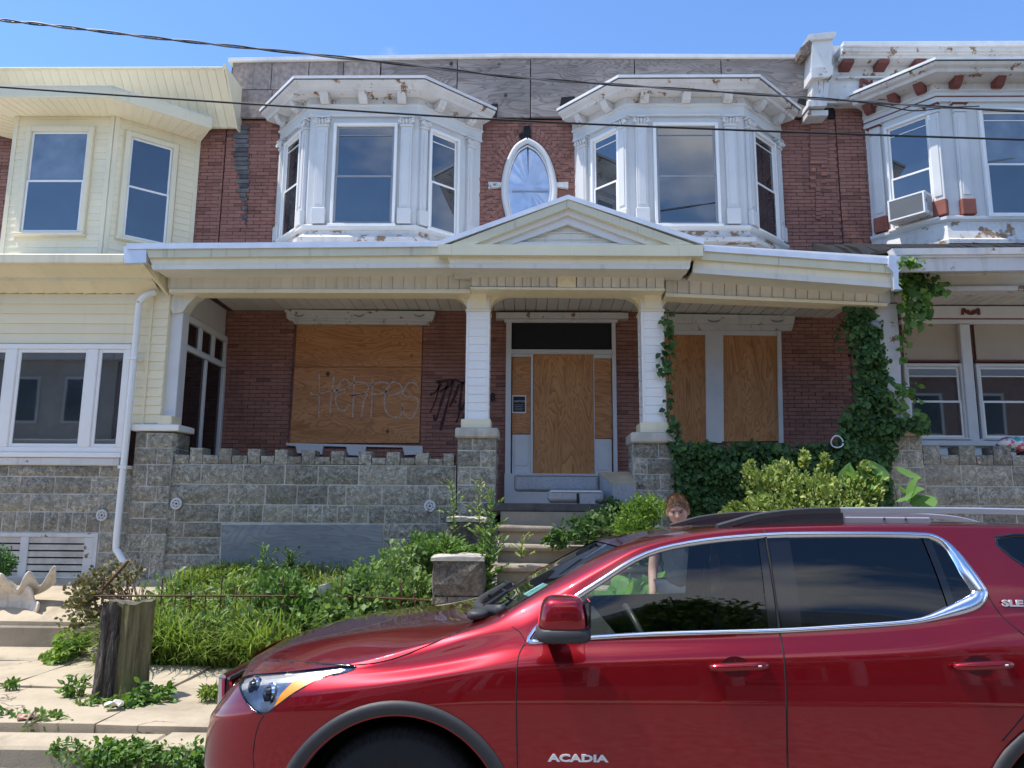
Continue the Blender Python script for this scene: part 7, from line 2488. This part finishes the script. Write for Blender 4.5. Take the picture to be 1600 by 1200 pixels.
# wheels
TYRE = simple('tyre_rubber', (.018, .018, .018), .8, .15, 20)
ALLOY = simple('alloy_wheel', (.45, .46, .48), .3, .05, 5, metal=.8)
for c in (AF, AR):
    for s_ in (1, -1):
        y0 = CYC - s_ * .925
        prof_ = [(.0, .215), (-.012, .25), (-.006, .33), (.02, .365), (.06, .378), (.12, .38), (.18, .378), (.22, .365), (.245, .33), (.25, .22)]
        nseg_ = 48
        vs, fs = [], []
        for i in range(nseg_):
            a = 2 * math.pi * i / nseg_
            for dy, r_ in prof_: vs.append((CX0 + c + r_ * math.cos(a), y0 + s_ * (dy + .012), .378 + r_ * math.sin(a)))
        L_ = len(prof_)
        for i in range(nseg_):
            j = (i + 1) % nseg_
            for q_ in range(L_ - 1): fs.append((i * L_ + q_, i * L_ + q_ + 1, j * L_ + q_ + 1, j * L_ + q_))
        wh = MB().add(vs, fs).build('wheel', TYRE, car, smooth=True)
        m = MB()
        for i in range(72):
            a = 2 * math.pi * i / 72
            for rr0, rr1, dy in ((.345, .372, .018), ):
                p0 = Vector((CX0 + c + rr0 * math.cos(a), y0 + s_ * .008, .378 + rr0 * math.sin(a))); p1 = Vector((CX0 + c + rr1 * math.cos(a), y0 + s_ * .045, .378 + rr1 * math.sin(a)))
                m.tube([p0, p1], .006, 4)
        o = m.build('tread_block', TYRE, wh); o['kind'] = 'stuff'
        m = MB()
        rim = [(.0, .225), (-.006, .215), (.02, .195), (.12, .185)]
        vs, fs = [], []
        for i in range(nseg_):
            a = 2 * math.pi * i / nseg_
            for dy, r_ in rim: vs.append((CX0 + c + r_ * math.cos(a), y0 + s_ * (dy + .008), .378 + r_ * math.sin(a)))
        for i in range(nseg_):
            j = (i + 1) % nseg_
            for q_ in range(3): fs.append((i * 4 + q_, i * 4 + q_ + 1, j * 4 + q_ + 1, j * 4 + q_))
        m.add(vs, fs).build('rim', ALLOY, wh, smooth=True)
        for i in range(6):
            a = 2 * math.pi * i / 6 + .3
            ca, sa = math.cos(a), math.sin(a)
            m = MB()
            t_ = Vector((-sa, 0, ca)); rad_ = Vector((ca, 0, sa)); cc_ = Vector((CX0 + c, y0, .378))
            p = [cc_ + rad_ * .03 - t_ * .035, cc_ + rad_ * .205 - t_ * .045, cc_ + rad_ * .205 + t_ * .045, cc_ + rad_ * .03 + t_ * .035]
            m.slab([(q_.x, q_.y + s_ * .014, q_.z) for q_ in p], (0, s_ * .03, 0)); m.build('spoke', ALLOY, wh)
        MB().tube([(CX0 + c, y0 + s_ * .0, .378), (CX0 + c, y0 + s_ * .05, .378)], .05, 14).build('hub_cap', ALLOY, wh)
        # wheel well
        m = MB()
        for yy_, in ((0,),):
            vs, fs = [], []
            for i in range(19):
                a = math.pi * i / 18
                for d_ in (.93, .45): vs.append((CX0 + c + .452 * math.cos(a), CYC - s_ * d_, .375 + .452 * math.sin(a)))
            fs = [(2 * i, 2 * i + 1, 2 * i + 3, 2 * i + 2) for i in range(18)]
            vs.append((CX0 + c, CYC - s_ * .45, .375)); kk = len(vs) - 1
            fs += [(2 * i + 1, 2 * i + 3, kk) for i in range(18)]
        m.add(vs, fs).build('wheel_well', RUB, car)

# badges
BADGE = simple('badge_silver', (.80, .81, .84), .35, .03, 3, metal=.3)
def badge(name, txt, u, h, size, sx, par_):
    w, n = surf(u, h)
    o = text_mesh(name, txt, size, BADGE, par_, (CX0 + u, CYC - w - .006, h), sx=sx, extrude=.003, bold=.0015)
    return o
badge('model_badge', 'ACADIA', 1.672, .664, .037, 1.75, fd[0])
badge('trim_badge', 'SLE', 3.555, 1.283, .036, 1.7, body)

# cabin
dash = MB()
dash.hexa([(CX0 + 1.42, CYC - .70, .95), (CX0 + 1.42, CYC + .70, .95), (CX0 + 1.95, CYC + .74, .85), (CX0 + 1.95, CYC - .74, .85), (CX0 + 1.38, CYC - .64, 1.13), (CX0 + 1.38, CYC + .64, 1.13), (CX0 + 1.88, CYC + .74, 1.10), (CX0 + 1.88, CYC - .74, 1.10)])
dsh = dash.build('dashboard', DARKIN, car)
wc = Vector((CX0 + 2.03, CYC - .38, 1.04)); ax = Vector((.90, 0, .42)).normalized(); e1 = Vector((0, 1, 0)); e2 = ax.cross(e1)
rim_ = [wc + (e1 * math.cos(a) + e2 * math.sin(a)) * .185 for a in [2 * math.pi * i / 28 for i in range(29)]]
sw = MB().tube(rim_, .015, 8, cap=False).build('steering_wheel', simple('wheel_leather', (.045, .045, .048), .4, .1, 9), car, smooth=True)
for a in (0, math.pi, -math.pi / 2):
    MB().tube([wc - ax * .02, wc + (e1 * math.cos(a) + e2 * math.sin(a)) * .18], [.03, .012], 6).build('spoke', DARKIN, sw)
MB().tube([wc - ax * .25, wc - ax * .01], [.04, .06], 10).build('column', DARKIN, sw)
SEAT = simple('dark_seat_cloth', (.026, .026, .029), .85, .2, 30, .2, 200)
def seat(x, y, w_):
    o = blob_mesh((x, y, .72), .27, w_ * .5, .10, 3.2).build('seat', SEAT, car, smooth=True)
    def lean(q): return Vector((q.x + q.z * .85, q.y * (1 - .12 * max(0, q.z)), q.z))
    blob_mesh((x + .27, y, 1.03), .10, w_ * .48, .33, 3.0, fn=lean).build('seat_back', SEAT, o, smooth=True)
    blob_mesh((x + .395, y, 1.44), .055, .135, .09, 3.0).build('headrest', SEAT, o, smooth=True)
    for d_ in (-.05, .05): MB().tube([(x + .36, y + d_, 1.30), (x + .39, y + d_, 1.40)], .006, 6).build('headrest_post', CHROME, o)
seat(CX0 + 2.42, CYC - .38, .52); seat(CX0 + 2.42, CYC + .38, .52)
seat(CX0 + 3.30, CYC - .40, .55); seat(CX0 + 3.30, CYC + .40, .55)
MB().box(CX0 + 1.4, CX0 + 4.6, CYC - .84, CYC + .84, .40, .45).build('cabin_floor', DARKIN, car)
MB().box(CX0 + 4.1, CX0 + 4.2, CYC - .7, CYC + .7, .45, 1.3).build('rear_seat_back', DARKIN, car)
blob_mesh((CX0 + 2.02, CYC, 1.46), .03, .12, .035, 3).build('rear_view_mirror', DARKIN, car, smooth=True)
for s_ in (1, -1):
    MB().tube([(CX0 + 2.62, CYC - s_ * .74, 1.42), (CX0 + 2.60, CYC - s_ * .78, 1.0), (CX0 + 2.55, CYC - s_ * .78, .6)], .022, 4).build('seat_belt', DARKIN, car)
# ------------------------------------------------------------------ man on the pavement behind the car
SKIN = NT('skin')
c_ = SKIN.ramp(SKIN.noise(14, 4, .5), [(.3, (.50, .275, .20)), (.7, (.60, .36, .27))])
SKIN.bsdf(c_, .5, SKIN.bump(SKIN.noise(160, 3), .08, .002), 0, .4, Subsurface_Weight=.08)
SHIRT = simple('dark_grey_jersey', (.055, .06, .066), .9, .15, 30, .2, 200)
JEAN = simple('dark_trousers', (.035, .045, .07), .9, .2, 20, .2, 200)
SHOE = simple('dark_shoe', (.03, .03, .03), .6, .1)
HAIR = simple('light_brown_hair', (.25, .14, .075), .6, .35, 60, .6, 220)
PX, PY, PZ = 1.25, 6.25, .17
man = thing('person', 'man in a dark grey t-shirt with short brown hair standing behind the red car', 'person', (PX, PY, PZ))
YAW = R(-28)
def pw(x, y, z):
    return Vector((PX + x * math.cos(YAW) - y * math.sin(YAW), PY + x * math.sin(YAW) + y * math.cos(YAW), PZ + z))
def skin_mesh(name, verts, edges, radii, mat, parent, sub=2, root=0):
    me = bpy.data.meshes.new(name)
    me.from_pydata([tuple(v) for v in verts], edges, [])
    o = link(name, me, mat, parent)
    sk = o.modifiers.new('skin', 'SKIN')
    sk.use_smooth_shade = True
    for i, r_ in enumerate(radii):
        v = me.skin_vertices[0].data[i]
        v.radius = (r_, r_) if not isinstance(r_, tuple) else r_
        v.use_root = (i == root)
    ss = o.modifiers.new('smooth', 'SUBSURF'); ss.levels = sub; ss.render_levels = sub
    return o
# the figure faces -y (towards the camera), a little stooped
J = dict(pel=(0, .02, .90), waist=(0, .03, 1.04), chest=(0, .01, 1.22), neck=(0, -.02, 1.385), skull=(0, -.075, 1.47),
         shR=(-.185, .0, 1.335), elR=(-.235, -.03, 1.06), wrR=(-.20, -.16, .84), shL=(.185, .0, 1.335), elL=(.25, .04, 1.06), wrL=(.25, -.06, .83),
         hipR=(-.095, .02, .86), knR=(-.11, -.02, .48), anR=(-.11, .03, .09), toR=(-.12, -.12, .035), hipL=(.095, .02, .86), knL=(.12, -.03, .48), anL=(.13, .03, .09), toL=(.15, -.12, .035))
names = list(J)
ed = [('pel', 'waist'), ('waist', 'chest'), ('chest', 'neck'), ('neck', 'skull'), ('chest', 'shR'), ('shR', 'elR'), ('elR', 'wrR'), ('chest', 'shL'), ('shL', 'elL'), ('elL', 'wrL'),
      ('pel', 'hipR'), ('hipR', 'knR'), ('knR', 'anR'), ('anR', 'toR'), ('pel', 'hipL'), ('hipL', 'knL'), ('knL', 'anL'), ('anL', 'toL')]
rad_ = dict(pel=.13, waist=.12, chest=.135, neck=.056, skull=.06, shR=.062, elR=.043, wrR=.028, shL=.062, elL=.043, wrL=.028, hipR=.085, knR=.055, anR=.04, toR=.035, hipL=.085, knL=.055, anL=.04, toL=.035)
body_ = skin_mesh('body', [pw(*J[n]) for n in names], [(names.index(a), names.index(b)) for a, b in ed], [rad_[n] for n in names], SKIN.m, man)
# t-shirt over trunk and upper arms
sj = dict(hem=(0, .02, .86), waist=J['waist'], chest=J['chest'], col=(0, -.01, 1.345), shR=J['shR'], slR=(-.222, -.018, 1.155), shL=J['shL'], slL=(.23, .025, 1.155))
sn_ = list(sj)
skin_mesh('t_shirt', [pw(*sj[n]) for n in sn_], [(sn_.index(a), sn_.index(b)) for a, b in (('hem', 'waist'), ('waist', 'chest'), ('chest', 'col'), ('chest', 'shR'), ('shR', 'slR'), ('chest', 'shL'), ('shL', 'slL'))],
          [.155, .148, .160, .075, .082, .070, .082, .070], SHIRT, man)
tj = dict(pel=(0, .02, .90), hipR=J['hipR'], knR=J['knR'], cuR=(-.11, .02, .10), hipL=J['hipL'], knL=J['knL'], cuL=(.13, .02, .10))
tn = list(tj)
skin_mesh('trousers', [pw(*tj[n]) for n in tn], [(0, 1), (1, 2), (2, 3), (0, 4), (4, 5), (5, 6)], [.152, .105, .075, .062, .105, .075, .062], JEAN, man)
for a, b in (('anR', 'toR'), ('anL', 'toL')):
    p, q = pw(*J[a]), pw(*J[b])
    c = (p + q) / 2; c.z = PZ + .045
    d = (q - p); d.z = 0; d.normalize()
    M = Matrix(((d.x, -d.y, 0, c.x), (d.y, d.x, 0, c.y), (0, 0, 1, c.z), (0, 0, 0, 1)))
    mb_ = blob_mesh((0, 0, 0), .145, .052, .048, 2.6)
    mb_.v = [tuple(M @ Vector(v)) for v in mb_.v]
    mb_.build('shoe', SHOE, man, smooth=True)
# hands: palm and five fingers each
for wr, el, sgn in (('wrR', 'elR', -1), ('wrL', 'elL', 1)):
    w0 = Vector(J[wr]); d = (w0 - Vector(J[el])).normalized()
    side = Vector((0, -1, 0)); side = (side - d * side.dot(d)).normalized()   # thumb side faces forward
    nrm = d.cross(side)
    vs = [w0 - d * .02, w0 + d * .045, w0 + d * .085]
    eg = [(0, 1), (1, 2)]
    rr = [.026, (.020, .036), (.016, .038)]
    o = skin_mesh('hand', [pw(*v) for v in vs], eg, [.028, .034, .033], SKIN.m, man, 2)
    for k, (off, l_) in enumerate(((.030, .070), (.010, .078), (-.010, .072), (-.029, .056))):
        b0 = w0 + d * .085 + side * off
        c1 = nrm * sgn * -1
        f = [b0 - d * .02, b0 + d * l_ * .45, b0 + d * l_ * .78 + c1 * .012, b0 + d * l_ + c1 * .028]
        skin_mesh('finger', [pw(*v) for v in f], [(0, 1), (1, 2), (2, 3)], [.0095, .009, .0082, .007], SKIN.m, o, 2)
    b0 = w0 + d * .025 + side * .028
    f = [b0, b0 + side * .028 + d * .025, b0 + side * .034 + d * .055]
    skin_mesh('thumb', [pw(*v) for v in f], [(0, 1), (1, 2)], [.012, .0105, .009], SKIN.m, o, 2)
# head: a shaped skull with brow, sockets, nose, mouth and ears
HC = pw(0, -.095, 1.505)
HM = Matrix.Translation(HC) @ Matrix.Rotation(YAW + R(14), 4, 'Z') @ Matrix.Rotation(R(9), 4, 'X') @ Matrix.Rotation(R(-4), 4, 'Y')
def bumpf(x, z, cx, cz, sx, sz): return math.exp(-((x - cx) / sx) ** 2 - ((z - cz) / sz) ** 2)
nu, nv = 72, 54
vs, fs = [], []
for j in range(nv + 1):
    ph = math.pi * j / nv
    for i in range(nu):
        th = 2 * math.pi * i / nu
        x, y, z = math.sin(ph) * math.cos(th), math.sin(ph) * math.sin(th), math.cos(ph)
        jaw = max(0, -z)
        X = x * .078 * (1 - .30 * jaw ** 1.6)
        Y = y * (.098 if y < 0 else .100) * (1 - .10 * jaw)
        Z = z * .122
        if y > 0: Z += .01 * y; Y *= (1 - .35 * jaw)
        if y < 0:
            f = -y
            Y -= -.012 * f ** 6 * (1 if abs(z) < .75 else .6)
            Y += .012 * (bumpf(X, Z, -.031, .008, .018, .013) + bumpf(X, Z, .031, .008, .018, .013)) * f
            Y -= .007 * (bumpf(X, Z, -.030, .030, .026, .009) + bumpf(X, Z, .030, .030, .026, .009)) * f
            Y -= (.010 * bumpf(X, Z, 0, -.004, .010, .022) + .024 * bumpf(X, Z, 0, -.028, .012, .014)) * f
            Y -= .008 * bumpf(X, Z, 0, -.058, .026, .006) + .008 * bumpf(X, Z, 0, -.072, .022, .007)
            Y += .006 * bumpf(X, Z, 0, -.065, .026, .003)
            Y -= .010 * bumpf(X, Z, 0, -.102, .022, .014)
            Y -= .004 * (bumpf(X, Z, -.048, -.02, .02, .02) + bumpf(X, Z, .048, -.02, .02, .02))
        vs.append(tuple(HM @ Vector((X, Y, Z))))
for j in range(nv):
    for i in range(nu):
        fs.append((j * nu + i, j * nu + (i + 1) % nu, (j + 1) * nu + (i + 1) % nu, (j + 1) * nu + i))
MB().add(vs, fs).build('head', SKIN.m, man, smooth=True)
for s_ in (-1, 1):
    ec = HM @ Vector((s_ * .030, -.0795, .006))
    m = blob_mesh((0, 0, 0), .0092, .005, .0034, 2.0); m.v = [tuple(ec + (HM.to_3x3() @ Vector(v))) for v in m.v]
    m.build('eye', simple('eye_white', (.28, .25, .23), .3, .02), man, smooth=True)
    ec2 = HM @ Vector((s_ * .030, -.0850, .006))
    m = blob_mesh((0, 0, 0), .0045, .0025, .0045, 2.0); m.v = [tuple(ec2 + (HM.to_3x3() @ Vector(v))) for v in m.v]
    m.build('iris', MAT['black'], man, smooth=True)
    m = MB(HM); m.tube([(s_ * .014, -.096, .022), (s_ * .032, -.093, .028), (s_ * .048, -.080, .022)], [.003, .0042, .002], 6); m.build('eyebrow', HAIR, man, smooth=True)
    m = blob_mesh((0, 0, 0), .010, .020, .033, 2.2); m.v = [tuple(HM @ (Vector((s_ * .080, .008, -.008)) + Vector((v[0] + s_ * .35 * v[1], v[1], v[2] * (1 - .2 * (v[2] < 0)))))) for v in m.v]
    m.build('ear', SKIN.m, man, smooth=True)
m = MB(HM); m.tube([(-.022, -.094, -.064), (0, -.0985, -.064), (.022, -.094, -.064)], [.001, .0028, .001], 6); m.build('mouth', simple('lip', (.34, .13, .11), .5, .05), man)
vs, fs = [], []
nu, nv = 72, 26
for j in range(nv + 1):
    for i in range(nu):
        th = 2 * math.pi * i / nu
        front = max(0, -math.sin(th))
        end = R(118) - R(58) * front ** 1.1 - R(10) * max(0, math.cos(2 * th)) * (math.sin(th) < .3)
        ph = end * j / nv
        x, y, z = math.sin(ph) * math.cos(th), math.sin(ph) * math.sin(th), math.cos(ph)
        thick = .008 * (1 - (j / nv) ** 3) + .003
        n1 = .0012 * math.sin(13 * th + 5 * ph) + .001 * math.sin(29 * th - 9 * ph) + .0015 * rng.uniform(-1, 1)
        up = .003 * max(0, math.cos(ph)) * (.6 + front)
        jaw = max(0, -z)
        vs.append(tuple(HM @ Vector((x * (.079 + thick * .55 + n1 * .6) * (1 - .2 * jaw), y * (.099 + thick * .7 + n1) * (1 - (.35 * jaw if y > 0 else 0)), z * (.122 + thick * .6 + n1) + up + n1))))
for j in range(nv):
    for i in range(nu):
        fs.append((j * nu + i, j * nu + (i + 1) % nu, (j + 1) * nu + (i + 1) % nu, (j + 1) * nu + i))
MB().add(vs, fs).build('hair', HAIR, man, smooth=True)
m = MB()
for _ in range(2200):
    th = rng.uniform(0, 2 * math.pi); front = max(0, -math.sin(th))
    ph = rng.random() ** .6 * (R(105) - R(50) * front)
    p = Vector((math.sin(ph) * math.cos(th) * .086, math.sin(ph) * math.sin(th) * .107, math.cos(ph) * .133 + .006))
    d = Vector((p.x * .3 + rng.uniform(-.02, .04), -.05 + p.y * .2, p.z * .35 + rng.uniform(-.01, .03))).normalized()
    t_ = p.orthogonal().normalized() * .0011
    a, b, c = HM @ (p - t_), HM @ (p + t_), HM @ (p + d * rng.uniform(.008, .018) + p.normalized() * .006)
    m.add([a, b, c], [(0, 1, 2)])
m.build('hair_tuft', HAIR, man)

# ------------------------------------------------------------------ the other side of the street (mirrored in glass and paint)
opp_wall = [simple('opposite_brick', (.30, .19, .15), .85, .2, 5, .3, 40), simple('opposite_stucco', (.50, .45, .38), .85, .1, 3), simple('opposite_brick', (.26, .17, .14), .85, .2, 5, .3, 40)]
for k in range(11):
    x = -26.8 + 5.1 * k
    t = thing('row_house', 'two-storey row house with a white porch across the street, mirrored in the windows', 'row house', (x + 2.5, -12.5, 0), 'row houses across the street')
    MB().box(x, x + 5.06, -18, -10.6, 0, 8.2).build('wall', opp_wall[k % 3], t)
    MB().box(x - .01, x + 5.05, -10.6, -10.2, 7.6, 8.4, .03).build('cornice', MAT['white'], t)
    MB().box(x + .05, x + 5.0, -10.59, -8.8, 3.9, 4.2, .02).build('porch_roof', MAT['white'], t)
    MB().box(x + .05, x + 5.0, -10.59, -8.9, 0, 1.5).build('porch_base', MAT['concrete_old'], t)
    for px_ in (.2, 2.5, 4.7): MB().box(x + px_, x + px_ + .22, -9.1, -8.88, 1.5, 3.9, .01).build('porch_column', MAT['white'], t)
    for (a, b, c, d) in ((.6, 2.0, 5.0, 6.9), (3.0, 4.4, 5.0, 6.9), (.6, 2.6, 2.0, 3.6)):
        m = MB(); ring(m, x + a, x + b, c, d, .10, -10.6, -10.52); w_ = m.build('window', MAT['white'], t)
        MB().box(x + a + .1, x + b - .1, -10.58, -10.56, c + .1, d - .1).build('pane', MAT['pane_dark'], w_)
tr_ = thing('street_tree', 'leafy street tree across the road behind the camera', 'tree', (3.0, -6.6, .1))
m = MB(); m.tube(smooth_path([(3.0, -6.6, 0), (3.05, -6.6, 1.5), (2.95, -6.6, 3.2), (3.1, -6.6, 5.0)], 4), [.2 - .13 * i / 12 for i in range(13)], 8)
for a in range(7):
    m.tube([(3.0, -6.6, 3.0 + a * .3), (3.0 + 1.6 * math.cos(a * 2.4), -6.6 + 1.2 * math.sin(a * 2.4), 4.6 + a * .35)], [.06, .02], 6)
m.build('trunk', TWIG, tr_)
fn = blob_pts([(3.0, -6.6, 5.4, 1.7, 1.4, 1.3), (2.1, -6.4, 4.8, 1.0, 1.0, .8), (4.0, -6.6, 4.9, 1.0, 1.0, .8), (3.2, -6.6, 6.4, 1.1, 1.0, .8)])
P = scatter(5200, fn); Jn = nrng.normal(size=(5200, 3))
V, F = leaf_arrays(P, unit(Jn + [0, 0, -.4]), unit(Jn[:, [1, 2, 0]] + [0, 0, 1.0]), .17 * nrng.uniform(.6, 1.2, 5200), .6)
npmesh('crown', V, F, LEAF['weed'], tr_)
